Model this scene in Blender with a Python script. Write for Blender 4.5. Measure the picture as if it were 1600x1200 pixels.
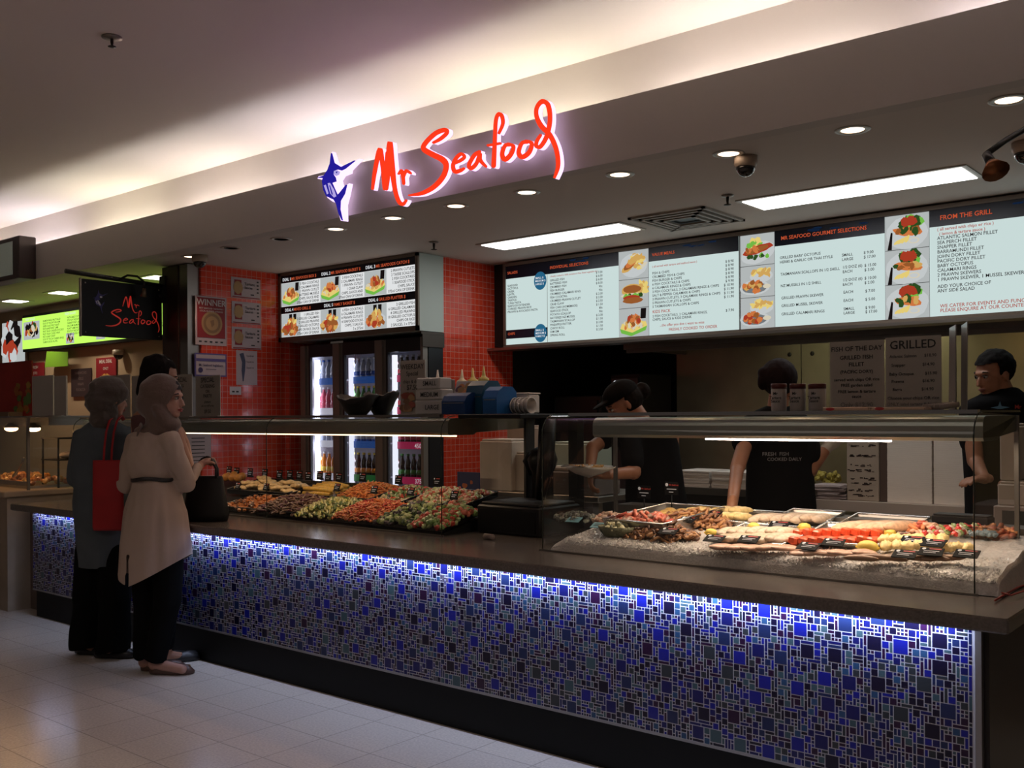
import bpy, math, random
from mathutils import Vector, Matrix, noise
from mathutils.geometry import tessellate_polygon
random.seed(7)
for o in list(bpy.data.objects): bpy.data.objects.remove(o)
SC = bpy.context.scene
COL = SC.collection
# ------------------------------------------------------------------ camera
F = 1545.0; EYE = 1.45; YAW = math.radians(39.7); ROLL = math.radians(0.37); HOR = 650.0
cd = bpy.data.cameras.new('camera'); cam = bpy.data.objects.new('camera', cd); COL.objects.link(cam)
cd.sensor_fit = 'HORIZONTAL'; cd.sensor_width = 36.0; cd.lens = 36.0 * F / 1600.0
cd.shift_y = (HOR - 600.0) / 1600.0
cd.clip_start = 0.05; cd.clip_end = 100
cam.location = (0, 0, EYE)
cam.rotation_euler = (Matrix.Rotation(YAW, 3, 'Z') @ Matrix.Rotation(math.pi/2, 3, 'X') @ Matrix.Rotation(-ROLL, 3, 'Z')).to_euler()
SC.camera = cam
# ------------------------------------------------------------------ world and exposure
SC.view_settings.view_transform = 'Standard'; SC.view_settings.look = 'None'
SC.view_settings.gamma = 1.0; SC.view_settings.exposure = 0.0
w = bpy.data.worlds.new('world'); SC.world = w; w.use_nodes = True
w.node_tree.nodes['Background'].inputs[0].default_value = (1.0, 0.78, 0.66, 1)
w.node_tree.nodes['Background'].inputs[1].default_value = 0.035
# ------------------------------------------------------------------ lights the place has
def area(name, loc, sx, sy, power, color, rot=(0, 0, 0), spread=math.pi):
    l = bpy.data.lights.new(name, 'AREA'); l.shape = 'RECTANGLE'; l.size = sx; l.size_y = sy
    l.energy = power; l.color = color; l.spread = spread
    o = bpy.data.objects.new(name, l); o.location = loc; o.rotation_euler = rot; COL.objects.link(o); return o
def spot(name, loc, power, color, angle=110, blend=0.6, r=0.04, rot=(0, 0, 0)):
    l = bpy.data.lights.new(name, 'SPOT'); l.energy = power; l.color = color; l.spot_size = math.radians(angle)
    l.spot_blend = blend; l.shadow_soft_size = r
    o = bpy.data.objects.new(name, l); o.location = loc; o.rotation_euler = rot; COL.objects.link(o); return o
UP = (math.pi, 0, 0)
# cove tubes lying in the trough behind the bulkhead
cx = -12.6; ci = 0; COVE = []   # fluorescent tubes, built as meshes in the trough further down
while cx < 1.5:
    warm = ci % 3
    COVE.append((cx, warm))
    cx += 1.42; ci += 1
# fluorescent ceiling panels of the shop
area('fluorescent_panel_light', (-4.17, 5.52, 2.685), 1.15, .24, 4, (1, .98, .94))
area('fluorescent_panel_light', (-2.05, 5.46, 2.685), 1.15, .24, 4, (1, .98, .94))
# LED strip under the front edge of the worktop
for x0, x1, p in ((-7.3, -5.6, 2.2), (-5.6, -3.9, 3.4), (-3.9, -2.2, 4.2), (-2.2, -.92, 4.0)):
    area('led_strip_light', ((x0 + x1) / 2, 3.300, .779), x1 - x0, .012, p*1.5, (.58, .68, 1.0), (math.radians(24), 0, 0))
# food case lamps
area('case_lamp_light', (-1.67, 3.80, 1.340), 1.5, .05, 7.5, (1.0, .76, .54))
area('salad_case_lamp_light', (-5.3, 3.82, 1.340), 3.3, .04, 5.5, (1.0, .70, .46))
# recessed downlights
DL = [(-5.09, 'third'), (-4.54, ''), (-4.0, ''), (-3.46, ''), (-2.84, ''), (-2.22, ''), (-1.62, ''), (-.99, '')]
for x, _ in DL: spot('downlight_lamp', (x, 4.31, 2.675), 5.0, (1.0, .62, .38))
spot('downlight_lamp', (-6.80, 4.31, 2.675), 8.0, (1.0, .62, .42))
for x, y in ((-10.70, 4.69), (-9.66, 4.69), (-8.0, 4.74)): spot('neighbour_downlight_lamp', (x, y, 2.67), 26, (1, .82, .6))
spot('heat_lamp_light', (-7.95, 3.62, 1.38), 14, (1.0, .50, .20), 130, .6, .03)
spot('heat_lamp_light', (-8.35, 3.62, 1.38), 10, (1.0, .50, .20), 130, .6, .03)
# lamp inside the extraction hood on the right
spot('hood_lamp_light', (-1.0, 6.75, 2.22), 22, (1.0, .72, .30), 120, .6, .05, (1.0, 0, 0))
spot('hood_lamp_light', (-2.7, 6.85, 2.22), 14, (.95, .90, .50), 120, .6, .05, (1.0, 0, 0))
# drink fridge lamps
for x in (-6.73, -6.28, -5.76): area('fridge_lamp_light', (x, 5.53, 1.45), .03, 1.1, 1.6, (.80, .80, 1.0), (math.pi/2, 0, math.radians(120)))
# dim light of the hall behind the viewer
area('hall_light', (-2.5, -1.2, 3.30), 5.0, 2.0, 34, (1.0, .86, .76))

# ------------------------------------------------------------------ pixel measurements on known planes
FWD = (-math.sin(YAW), math.cos(YAW)); RGT = (math.cos(YAW), math.sin(YAW))
CR, SR = math.cos(ROLL), math.sin(ROLL)
def ray(x, y):
    dx = x - 800.; dy = y - HOR
    u = (dx*CR - dy*SR)/F; v = -(dx*SR + dy*CR)/F
    return (FWD[0] + u*RGT[0], FWD[1] + u*RGT[1], v)
def at(x, y, X=None, Y=None, Z=None):
    d = ray(x, y)
    t = X/d[0] if X is not None else Y/d[1] if Y is not None else (Z - EYE)/d[2]
    return Vector((d[0]*t, d[1]*t, EYE + d[2]*t))
def wd(x, y, dist):
    d = ray(x, y); return Vector((d[0]*dist, d[1]*dist, EYE + d[2]*dist))

# ------------------------------------------------------------------ materials
MC = {}
def mat(name, col=(.5, .5, .5), rough=.5, metal=0, emit=None, es=0, spec=.5, noise_amt=0, noise_scale=8, bump=0, bump_scale=60, trans=0, sheen=0, coat=0):
    if name in MC: return MC[name]
    m = bpy.data.materials.new(name); m.use_nodes = True; nt = m.node_tree; b = nt.nodes['Principled BSDF']
    b.inputs['Base Color'].default_value = (*col, 1); b.inputs['Roughness'].default_value = rough
    b.inputs['Metallic'].default_value = metal; b.inputs['Specular IOR Level'].default_value = spec
    if sheen: b.inputs['Sheen Weight'].default_value = sheen
    if name == 'crushed_ice_mat': b.inputs['Subsurface Weight'].default_value = .6; b.inputs['Subsurface Radius'].default_value = (.05, .045, .04); b.inputs['Subsurface Scale'].default_value = .6
    if coat: b.inputs['Coat Weight'].default_value = coat
    if trans: b.inputs['Transmission Weight'].default_value = trans
    if emit: b.inputs['Emission Color'].default_value = (*emit, 1); b.inputs['Emission Strength'].default_value = es
    if noise_amt or bump:
        tc = nt.nodes.new('ShaderNodeTexCoord')
    if noise_amt:
        n = nt.nodes.new('ShaderNodeTexNoise'); n.inputs['Scale'].default_value = noise_scale; n.inputs['Detail'].default_value = 5
        nt.links.new(tc.outputs['Object'], n.inputs['Vector'])
        r = nt.nodes.new('ShaderNodeValToRGB'); r.color_ramp.elements[0].position = .3; r.color_ramp.elements[1].position = .7
        a = 1 - noise_amt; c2 = 1 + noise_amt
        r.color_ramp.elements[0].color = (col[0]*a, col[1]*a, col[2]*a, 1)
        r.color_ramp.elements[1].color = (min(1, col[0]*c2), min(1, col[1]*c2), min(1, col[2]*c2), 1)
        nt.links.new(n.outputs['Fac'], r.inputs['Fac']); nt.links.new(r.outputs['Color'], b.inputs['Base Color'])
    if bump:
        n2 = nt.nodes.new('ShaderNodeTexNoise'); n2.inputs['Scale'].default_value = bump_scale; n2.inputs['Detail'].default_value = 4
        nt.links.new(tc.outputs['Object'], n2.inputs['Vector'])
        bp = nt.nodes.new('ShaderNodeBump'); bp.inputs['Strength'].default_value = bump; bp.inputs['Distance'].default_value = .01
        nt.links.new(n2.outputs['Fac'], bp.inputs['Height']); nt.links.new(bp.outputs['Normal'], b.inputs['Normal'])
    MC[name] = m; return m
def emi(name, col, s):
    if name in MC: return MC[name]
    m = bpy.data.materials.new(name); m.use_nodes = True; nt = m.node_tree; nt.nodes.clear()
    o = nt.nodes.new('ShaderNodeOutputMaterial'); e = nt.nodes.new('ShaderNodeEmission')
    e.inputs[0].default_value = (*col, 1); e.inputs[1].default_value = s
    nt.links.new(e.outputs[0], o.inputs[0]); MC[name] = m; return m
def glassmat(name, tint=(1, 1, 1), refl=.9):
    if name in MC: return MC[name]
    m = bpy.data.materials.new(name); m.use_nodes = True; nt = m.node_tree; nt.nodes.clear()
    o = nt.nodes.new('ShaderNodeOutputMaterial'); t = nt.nodes.new('ShaderNodeBsdfTransparent'); g = nt.nodes.new('ShaderNodeBsdfGlossy')
    t.inputs[0].default_value = (*tint, 1); g.inputs['Roughness'].default_value = .02; g.inputs[0].default_value = (refl, refl, refl, 1)
    lw = nt.nodes.new('ShaderNodeLayerWeight'); pw = nt.nodes.new('ShaderNodeMath'); pw.operation = 'POWER'; pw.inputs[1].default_value = 5
    fr = nt.nodes.new('ShaderNodeMath'); fr.operation = 'MULTIPLY_ADD'; fr.inputs[1].default_value = .9; fr.inputs[2].default_value = .045
    lw.inputs[0].default_value = .5; nt.links.new(lw.outputs['Facing'], pw.inputs[0]); nt.links.new(pw.outputs[0], fr.inputs[0])
    mx = nt.nodes.new('ShaderNodeMixShader')
    nt.links.new(fr.outputs[0], mx.inputs[0]); nt.links.new(t.outputs[0], mx.inputs[1]); nt.links.new(g.outputs[0], mx.inputs[2])
    nt.links.new(mx.outputs[0], o.inputs[0]); MC[name] = m; return m
def tilemat(name, c1, c2, grout, size, axis, mortar=.03, rough=.18, offset=0.0, ratio=1.0, noise_amt=0):
    m = bpy.data.materials.new(name); m.use_nodes = True; nt = m.node_tree; b = nt.nodes['Principled BSDF']
    g = nt.nodes.new('ShaderNodeNewGeometry'); sp = nt.nodes.new('ShaderNodeSeparateXYZ'); cb = nt.nodes.new('ShaderNodeCombineXYZ')
    nt.links.new(g.outputs['Position'], sp.inputs[0])
    nt.links.new(sp.outputs[axis[0]], cb.inputs[0]); nt.links.new(sp.outputs[axis[1]], cb.inputs[1])
    br = nt.nodes.new('ShaderNodeTexBrick'); br.offset = offset; br.squash = 1; br.inputs['Scale'].default_value = 1.0
    br.inputs['Brick Width'].default_value = size*ratio; br.inputs['Row Height'].default_value = size
    br.inputs['Mortar Size'].default_value = size*mortar; br.inputs['Mortar Smooth'].default_value = .2
    br.inputs['Color1'].default_value = (*c1, 1); br.inputs['Color2'].default_value = (*c2, 1); br.inputs['Mortar'].default_value = (*grout, 1)
    nt.links.new(cb.outputs[0], br.inputs['Vector'])
    src = br.outputs['Color']
    if noise_amt:
        n = nt.nodes.new('ShaderNodeTexNoise'); n.inputs['Scale'].default_value = 90; n.inputs['Detail'].default_value = 3
        nt.links.new(g.outputs['Position'], n.inputs['Vector'])
        mp = nt.nodes.new('ShaderNodeMapRange'); mp.inputs['To Min'].default_value = 1 - noise_amt; mp.inputs['To Max'].default_value = 1 + noise_amt
        mp.inputs['From Min'].default_value = .3; mp.inputs['From Max'].default_value = .7
        nt.links.new(n.outputs['Fac'], mp.inputs['Value'])
        mm = nt.nodes.new('ShaderNodeVectorMath'); mm.operation = 'MULTIPLY'
        nt.links.new(src, mm.inputs[0]); nt.links.new(mp.outputs[0], mm.inputs[1]); src = mm.outputs[0]
    nt.links.new(src, b.inputs['Base Color'])
    b.inputs['Roughness'].default_value = rough
    bp = nt.nodes.new('ShaderNodeBump'); bp.inputs['Strength'].default_value = .4; bp.inputs['Distance'].default_value = .002; bp.invert = True
    nt.links.new(br.outputs['Fac'], bp.inputs['Height']); nt.links.new(bp.outputs['Normal'], b.inputs['Normal'])
    MC[name] = m; return m

# ------------------------------------------------------------------ glyph cache (built-in font)
GL = {}
def _glyph_init():
    cu = bpy.data.curves.new('glyph', 'FONT'); ob = bpy.data.objects.new('glyph', cu); COL.objects.link(ob)
    cu.resolution_u = 2; cu.offset = .012
    def mk(s):
        cu.body = s; bpy.context.view_layer.update()
        dg = bpy.context.evaluated_depsgraph_get(); e = ob.evaluated_get(dg); m = e.to_mesh()
        vs = [v.co.copy() for v in m.vertices]; fs = [tuple(p.vertices) for p in m.polygons]; e.to_mesh_clear(); return vs, fs
    iw = max(v.x for v in mk('I')[0])
    for c in 'ABCDEFGHIJKLMNOPQRSTUVWXYZabcdefghijklmnopqrstuvwxyz0123456789$&/().,:+%':
        vs, fs = mk(c); adv = max(v.x for v in mk(c + 'I')[0]) - iw
        GL[c] = (vs, fs, adv)
    GL[' '] = ([], [], .28)
    bpy.data.objects.remove(ob); bpy.data.curves.remove(cu)
_glyph_init()
def twidth(s, size): return sum(GL.get(c, GL[' '])[2] for c in s)*size

# ------------------------------------------------------------------ mesh builder
class MB:
    def __init__(s): s.v = []; s.f = []; s.m = []; s.s = []
    def add(s, vs, fs, mi=0, sm=False):
        k = len(s.v); s.v.extend([tuple(v) for v in vs])
        for f in fs: s.f.append(tuple(i + k for i in f)); s.m.append(mi); s.s.append(sm)
        return s
    def box(s, x0, x1, y0, y1, z0, z1, mi=0, skip=''):
        vs = [(x, y, z) for z in (z0, z1) for y in (y0, y1) for x in (x0, x1)]
        fs = {'b': (0, 2, 3, 1), 't': (4, 5, 7, 6), 'f': (0, 1, 5, 4), 'k': (2, 6, 7, 3), 'l': (0, 4, 6, 2), 'r': (1, 3, 7, 5)}
        return s.add(vs, [fs[k] for k in fs if k not in skip], mi)
    def obox(s, c, ax, ay, az, mi=0):
        c = Vector(c); ax = Vector(ax); ay = Vector(ay); az = Vector(az)
        vs = [c + i*ax + j*ay + k*az for k in (-1, 1) for j in (-1, 1) for i in (-1, 1)]
        return s.add(vs, [(0, 2, 3, 1), (4, 5, 7, 6), (0, 1, 5, 4), (2, 6, 7, 3), (0, 4, 6, 2), (1, 3, 7, 5)], mi)
    def rbox(s, x0, x1, y0, y1, z0, z1, r=.01, mi=0):   # box with bevelled vertical and horizontal edges
        rings = []
        for z, i in ((z0, r), (z0 + r, 0), (z1 - r, 0), (z1, r)):
            a, b, c, d = x0 + i, x1 - i, y0 + i, y1 - i
            rings.append([(a + r, c, z), (b - r, c, z), (b, c + r, z), (b, d - r, z), (b - r, d, z), (a + r, d, z), (a, d - r, z), (a, c + r, z)])
        vs = [p for rr in rings for p in rr]; fs = []
        for k in range(3):
            for j in range(8): fs.append((k*8 + j, k*8 + (j + 1) % 8, (k + 1)*8 + (j + 1) % 8, (k + 1)*8 + j))
        fs.append(tuple(range(7, -1, -1))); fs.append(tuple(range(24, 32)))
        return s.add(vs, fs, mi)
    def quad(s, a, b, c, d, mi=0): return s.add([a, b, c, d], [(0, 1, 2, 3)], mi)
    def tube(s, pts, rad, seg=8, mi=0, sm=True, cap=True, flat=None):
        pts = [Vector(p) for p in pts]; n = len(pts)
        if not isinstance(rad, (list, tuple)): rad = [rad]*n
        rings = []; prev = None
        for i, p in enumerate(pts):
            t = (pts[min(i + 1, n - 1)] - pts[max(i - 1, 0)])
            if t.length < 1e-9: t = Vector((0, 0, 1))
            t.normalize()
            if prev is None:
                a = Vector((0, 0, 1)) if abs(t.z) < .9 else Vector((1, 0, 0)); nn = (a - a.dot(t)*t).normalized()
            else:
                nn = prev - prev.dot(t)*t
                nn = nn.normalized() if nn.length > 1e-6 else t.orthogonal().normalized()
            prev = nn; bb = t.cross(nn)
            rings.append([p + (nn*math.cos(2*math.pi*j/seg) + bb*math.sin(2*math.pi*j/seg)*(flat or 1))*rad[i] for j in range(seg)])
        vs = [p for r in rings for p in r]; fs = []
        for k in range(n - 1):
            for j in range(seg): fs.append((k*seg + j, k*seg + (j + 1) % seg, (k + 1)*seg + (j + 1) % seg, (k + 1)*seg + j))
        if cap: fs.append(tuple(range(seg - 1, -1, -1))); fs.append(tuple(range((n - 1)*seg, n*seg)))
        return s.add(vs, fs, mi, sm)
    def caps(s, a, b, ra, rb, seg=14, mi=0):      # tapered limb with round ends
        a = Vector(a); b = Vector(b); t = (b - a); L = t.length; t.normalize(); pts = []; rr = []
        for k in range(4): an = math.pi/2*(1 - k/4.); pts.append(a - t*ra*math.sin(an)); rr.append(max(.0005, ra*math.cos(an)))
        for k in range(5): an = math.pi/2*k/4.; pts.append(b + t*rb*math.sin(an)); rr.append(max(.0005, rb*math.cos(an)))
        return s.tube(pts, rr, seg, mi)
    def loft(s, rings, seg=28, mi=0, cap=True, ux=None, uy=None):   # rings: (centre, rx, ry)
        ux = Vector(ux or (1, 0, 0)); uy = Vector(uy or (0, 1, 0)); vs = []; fs = []; n = len(rings)
        for c, rx, ry in rings:
            c = Vector(c)
            for j in range(seg): a = 2*math.pi*j/seg; vs.append(c + ux*rx*math.cos(a) + uy*ry*math.sin(a))
        for k in range(n - 1):
            for j in range(seg): fs.append((k*seg + j, k*seg + (j + 1) % seg, (k + 1)*seg + (j + 1) % seg, (k + 1)*seg + j))
        if cap: fs.append(tuple(range(seg - 1, -1, -1))); fs.append(tuple(range((n - 1)*seg, n*seg)))
        return s.add(vs, fs, mi, True)
    def ell(s, c, r, seg=16, rng=10, mi=0, ax=None, sm=True):
        c = Vector(c); ax = ax or (Vector((1, 0, 0)), Vector((0, 1, 0)), Vector((0, 0, 1))); vs = []; fs = []
        for i in range(1, rng):
            th = math.pi*i/rng
            for j in range(seg):
                a = 2*math.pi*j/seg
                vs.append(c + ax[0]*r[0]*math.sin(th)*math.cos(a) + ax[1]*r[1]*math.sin(th)*math.sin(a) - ax[2]*r[2]*math.cos(th))
        vs.append(c - ax[2]*r[2]); vs.append(c + ax[2]*r[2]); b = len(vs) - 2
        for i in range(rng - 2):
            for j in range(seg): fs.append((i*seg + j, i*seg + (j + 1) % seg, (i + 1)*seg + (j + 1) % seg, (i + 1)*seg + j))
        for j in range(seg): fs.append((b, (j + 1) % seg, j)); fs.append((b + 1, (rng - 2)*seg + j, (rng - 2)*seg + (j + 1) % seg))
        return s.add(vs, fs, mi, sm)
    def lathe(s, prof, c, seg=20, mi=0, sm=True, sx=1, sy=1):
        vs = []; fs = []; n = len(prof)
        for r, z in prof:
            for j in range(seg): a = 2*math.pi*j/seg; vs.append((c[0] + r*math.cos(a)*sx, c[1] + r*math.sin(a)*sy, c[2] + z))
        for k in range(n - 1):
            for j in range(seg): fs.append((k*seg + j, k*seg + (j + 1) % seg, (k + 1)*seg + (j + 1) % seg, (k + 1)*seg + j))
        if prof[0][0] > 1e-4: fs.append(tuple(range(seg - 1, -1, -1)))
        if prof[-1][0] > 1e-4: fs.append(tuple(range((n - 1)*seg, n*seg)))
        return s.add(vs, fs, mi, sm)
    def poly(s, pts2, fr, n=0.0, depth=0, mi=0, mside=None):   # flat outline in a board frame, optional thickness
        o, u, v, nn = fr
        P3 = [o + u*p[0] + v*p[1] + nn*n for p in pts2]
        tris = tessellate_polygon([[Vector((p[0], p[1], 0)) for p in pts2]])
        s.add(P3, [tuple(t) for t in tris], mi)
        if depth:
            B = [p - nn*depth for p in P3]; k = len(P3)
            s.add(B, [tuple(reversed(t)) for t in tris], mi if mside is None else mside)
            s.add(P3 + B, [(i, (i + 1) % k, k + (i + 1) % k, k + i) for i in range(k)], mi if mside is None else mside)
        return s
    def rect(s, fr, u0, u1, v0, v1, n=0.0, mi=0, depth=0): 
        return s.poly([(u0, v0), (u1, v0), (u1, v1), (u0, v1)], fr, n, depth, mi)
    def text(s, t, fr, u, v, size, n=.002, mi=0, align='l', sx=1.0):
        o, U, V, N = fr; W = twidth(t, size)*sx
        x = u - (W if align == 'r' else W/2 if align == 'c' else 0)
        for c in t:
            g = GL.get(c, GL[' '])
            if g[0]: s.add([o + U*(x + p.x*size*sx) + V*(v + p.y*size) + N*n for p in g[0]], g[1], mi)
            x += g[2]*size*sx
        return s
    def build(s, name, mats, parent=None, base=False, keep=False):
        if not isinstance(mats, (list, tuple)): mats = [mats]
        me = bpy.data.meshes.new(name)
        xs = [p[0] for p in s.v]; ys = [p[1] for p in s.v]; zs = [p[2] for p in s.v]
        c = Vector(((min(xs) + max(xs))/2, (min(ys) + max(ys))/2, min(zs)))
        if keep: c = Vector((0, 0, 0))
        me.from_pydata([(p[0] - c.x, p[1] - c.y, p[2] - c.z) for p in s.v], [], s.f)
        for m in mats: me.materials.append(m)
        if len(mats) > 1: me.polygons.foreach_set('material_index', s.m)
        me.polygons.foreach_set('use_smooth', s.s); me.update()
        o = bpy.data.objects.new(name, me); COL.objects.link(o)
        if parent is not None:
            o.parent = parent; pl = wloc(parent); o.location = c - pl
        else: o.location = c
        return o
def wloc(o):
    l = Vector(o.location)
    while o.parent is not None: o = o.parent; l += Vector(o.location)
    return l
def tag(o, label=None, cat=None, group=None, kind=None):
    if label: o['label'] = label
    if cat: o['category'] = cat
    if group: o['group'] = group
    if kind: o['kind'] = kind
    return o
def thing(name, loc, label, cat, group=None, kind=None):
    o = bpy.data.objects.new(name, None); o.location = loc; o.empty_display_size = .1; COL.objects.link(o)
    return tag(o, label, cat, group, kind)
def one(name, mb, m, label, cat, group=None, kind=None): return tag(mb.build(name, m), label, cat, group, kind)
def struct(name, mb, m): return tag(mb.build(name, m), kind='structure')
CH = {}
def copy_thing(src, loc, label=None, rotz=None):
    c = src.copy(); COL.objects.link(c); c.location = loc
    if rotz is not None: c.rotation_euler = (0, 0, rotz)
    if label: c['label'] = label
    for ch in list(src.children):
        k = ch.copy(); COL.objects.link(k); k.parent = c
        for g in list(ch.children):
            q = g.copy(); COL.objects.link(q); q.parent = k
    return c
def frame(o, u=(1, 0, 0), v=(0, 0, 1), n=(0, -1, 0)): return (Vector(o), Vector(u), Vector(v), Vector(n))

# common materials
STEEL = mat('brushed_steel', (.42, .40, .38), .32, 1, noise_amt=.12, noise_scale=5)
DSTEEL = mat('dull_steel', (.28, .26, .24), .38, 1)
BLACKP = mat('black_plastic', (.006, .006, .007), .45, spec=.3)
BLACKM = mat('black_metal', (.012, .011, .012), .5)
WHITEP = mat('white_plastic', (.72, .70, .66), .45)
GLASS = glassmat('case_glass', (.95, .97, .96))
PAPER = mat('white_paper', (.66, .62, .58), .8)
INK = mat('dark_ink', (.03, .03, .035), .7)
# ================================================================== SETTING
CEIL = mat('ceiling_paint', (.72, .66, .61), .8)
CEIL2 = mat('shop_ceiling_paint', (.56, .50, .46), .8)
BULK = mat('bulkhead_paint', (.50, .45, .42), .75)
FLOORM = tilemat('floor_tiles', (.66, .59, .51), (.63, .56, .49), (.44, .39, .34), .32, (0, 1), .010, .20, noise_amt=.12)
REDT = tilemat('red_wall_tiles', (.74, .065, .028), (.64, .045, .02), (.68, .34, .27), .049, (1, 2), .035, .16)
KITF = mat('kitchen_floor_vinyl', (.05, .05, .05), .6)
m = MB(); m.box(-15, 4, -4, 9, -.1, 0); struct('floor', m, FLOORM)
m = MB(); m.box(-15, 4, -4, 4.33, 3.35, 3.45); struct('ceiling', m, CEIL)
m = MB(); m.box(-15, 4, 4.33, 4.40, 2.765, 3.35); struct('wall_cove', m, CEIL)
m = MB(); m.box(-15, 4, 4.03, 4.12, 2.685, 2.99); struct('wall_bulkhead', m, BULK)
m = MB(); m.box(-15, 4, 4.12, 8.6, 2.70, 2.76); struct('ceiling', m, CEIL2)
WALLP = mat('beige_wall', (.42, .31, .20), .7)
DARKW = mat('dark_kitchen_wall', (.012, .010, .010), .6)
SSWALL = mat('stainless_wall', (.40, .36, .27), .34, .55, noise_amt=.2, noise_scale=2.5)
m = MB(); m.box(-7.25, -7.05, 4.56, 5.9, 0, 2.70); struct('wall_left', m, REDT)
m = MB(); m.box(-5.40, -5.345, 5.60, 6.45, 0, 2.70); struct('wall_side', m, REDT)
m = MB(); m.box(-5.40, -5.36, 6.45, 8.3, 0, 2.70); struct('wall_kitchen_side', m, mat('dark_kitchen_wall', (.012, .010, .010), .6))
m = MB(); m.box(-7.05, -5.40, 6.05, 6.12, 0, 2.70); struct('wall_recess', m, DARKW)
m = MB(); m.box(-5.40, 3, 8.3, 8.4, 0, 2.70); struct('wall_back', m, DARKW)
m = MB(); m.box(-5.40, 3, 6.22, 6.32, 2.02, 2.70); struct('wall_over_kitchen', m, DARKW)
m = MB(); m.box(-5.34, 3, 6.12, 6.30, 1.985, 2.005); struct('trim_1', m, DSTEEL)
for cx, warm in COVE:
    t = thing('cove_tube', (cx + .55, 4.25, 2.765), 'white fluorescent tube in the cove trough above the bulkhead', 'light tube', 'cove tubes')
    m = MB(); m.tube([(cx, 4.25, 2.90), (cx + 1.16, 4.25, 2.90)], .013, 8); m.build('tube', emi('cove_glow_%d' % warm, ((1.0, .96, .80), (1.0, .93, .88), (.96, .91, 1.0))[warm], 42), t)
    m = MB(); m.box(cx + .02, cx + 1.14, 4.235, 4.265, 2.765, 2.882); m.build('batten', CEIL, t)
# end post of the red wall: dark timber with a steel edge
t = thing('wall_post', (-7.25, 4.51, 0), 'dark brown timber post with a steel strip ending the red tiled wall', 'post')
m = MB(); m.box(-7.43, -7.20, 4.44, 4.56, 0, 2.69); m.build('timber_casing', mat('dark_timber', (.030, .012, .009), .35, noise_amt=.3), t)
m = MB(); m.box(-7.20, -7.075, 4.45, 4.56, 0, 2.69); m.build('steel_strip', mat('post_steel', (.30, .28, .27), .35, 1), t)
# stainless splashback with seams and rivets behind the cooking line
t = thing('splashback', (-2.0, 7.6, 0), 'tall stainless steel splashback panels with rivets behind the cooks', 'splashback')
for a, b in ((-4.4, -3.27), (-3.26, -2.1), (-2.09, -.9), (-.89, .6)):
    m = MB(); m.box(a, b, 7.55, 7.60, 0, 2.3); m.build('steel_panel', SSWALL, t)
m = MB()
for x in (-3.36, -3.17): m.ell((x, 7.545, 1.93), (.018, .008, .018), 10, 6)
m.build('rivet_pair', BLACKM, t)
# extraction hood
t = thing('extraction_hood', (-2.0, 7.0, 1.95), 'long stainless extraction hood hanging over the cooking line behind the menu', 'hood')
m = MB(); m.loft([((-1.7, 7.1, 1.99), 2.2, .42), ((-1.7, 7.1, 2.03), 2.2, .42)], 4) if 0 else None
m.box(-4.3, .8, 6.62, 6.66, 1.97, 2.26); m.box(-4.3, .8, 6.66, 7.5, 2.24, 2.27); m.box(-4.34, -4.3, 6.62, 7.54, 1.97, 2.27)
m.build('canopy', STEEL, t)
m = MB(); m.box(-4.3, .8, 6.60, 6.63, 1.94, 1.975); m.build('gutter', DSTEEL, t)

# dark back-left cooking equipment
t = thing('wall_cabinet', (-4.6, 7.0, 0), 'tall dark cabinet in the unlit left corner of the kitchen', 'cabinet')
m = MB(); m.rbox(-5.25, -4.75, 6.9, 7.5, .05, 1.62, .01); m.build('body', mat('dark_green_steel', (.03, .035, .034), .4, .3), t)
m = MB(); m.box(-5.22, -4.78, 6.885, 6.9, .9, 1.58); m.build('door', BLACKM, t)
t = thing('oven', (-4.4, 7.2, 0), 'black cooking unit with a small lit dial in the unlit kitchen corner', 'oven')
m = MB(); m.rbox(-4.72, -4.42, 7.0, 7.5, 0, 1.80, .01); m.build('body', BLACKM, t)
m = MB(); m.box(-4.70, -4.44, 6.985, 7.0, 1.68, 1.76); m.build('dial_panel', mat('steel_grey_dark', (.08, .08, .08), .4, .6), t)
m = MB(); m.ell((-4.66, 6.98, 1.725), (.018, .01, .018)); m.ell((-4.66, 6.98, 1.665), (.010, .01, .010)); m.build('pilot_light', emi('pilot_white', (.9, .95, 1), 1.2), t)

# ================================================================== COUNTER
t = thing('service_counter', (-4.1, 3.6, 0), 'long service counter faced with blue and white mosaic tiles over a black plinth', 'counter')
CT = t
m = MB(); m.box(-7.36, -.86, 3.365, 4.30, .0, .203); m.build('plinth', mat('black_plinth', (.006, .006, .0055), .6, spec=.2), t)
m = MB(); m.box(-7.36, -.86, 3.35, 4.30, .203, .785); m.build('carcass', BLACKM, t)
m = MB(); m.box(-.86, -.838, 3.36, 4.30, 0, .785); m.build('end_panel', mat('end_panel_black', (.012, .009, .009), .4), t)
m = MB(); m.box(-.873, -.855, 3.334, 3.36, 0.0, .785); m.box(-7.36, -.873, 3.336, 3.352, .196, .206); m.build('edge_trim', mat('trim_metal', (.35, .34, .34), .35, .8), t)
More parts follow.
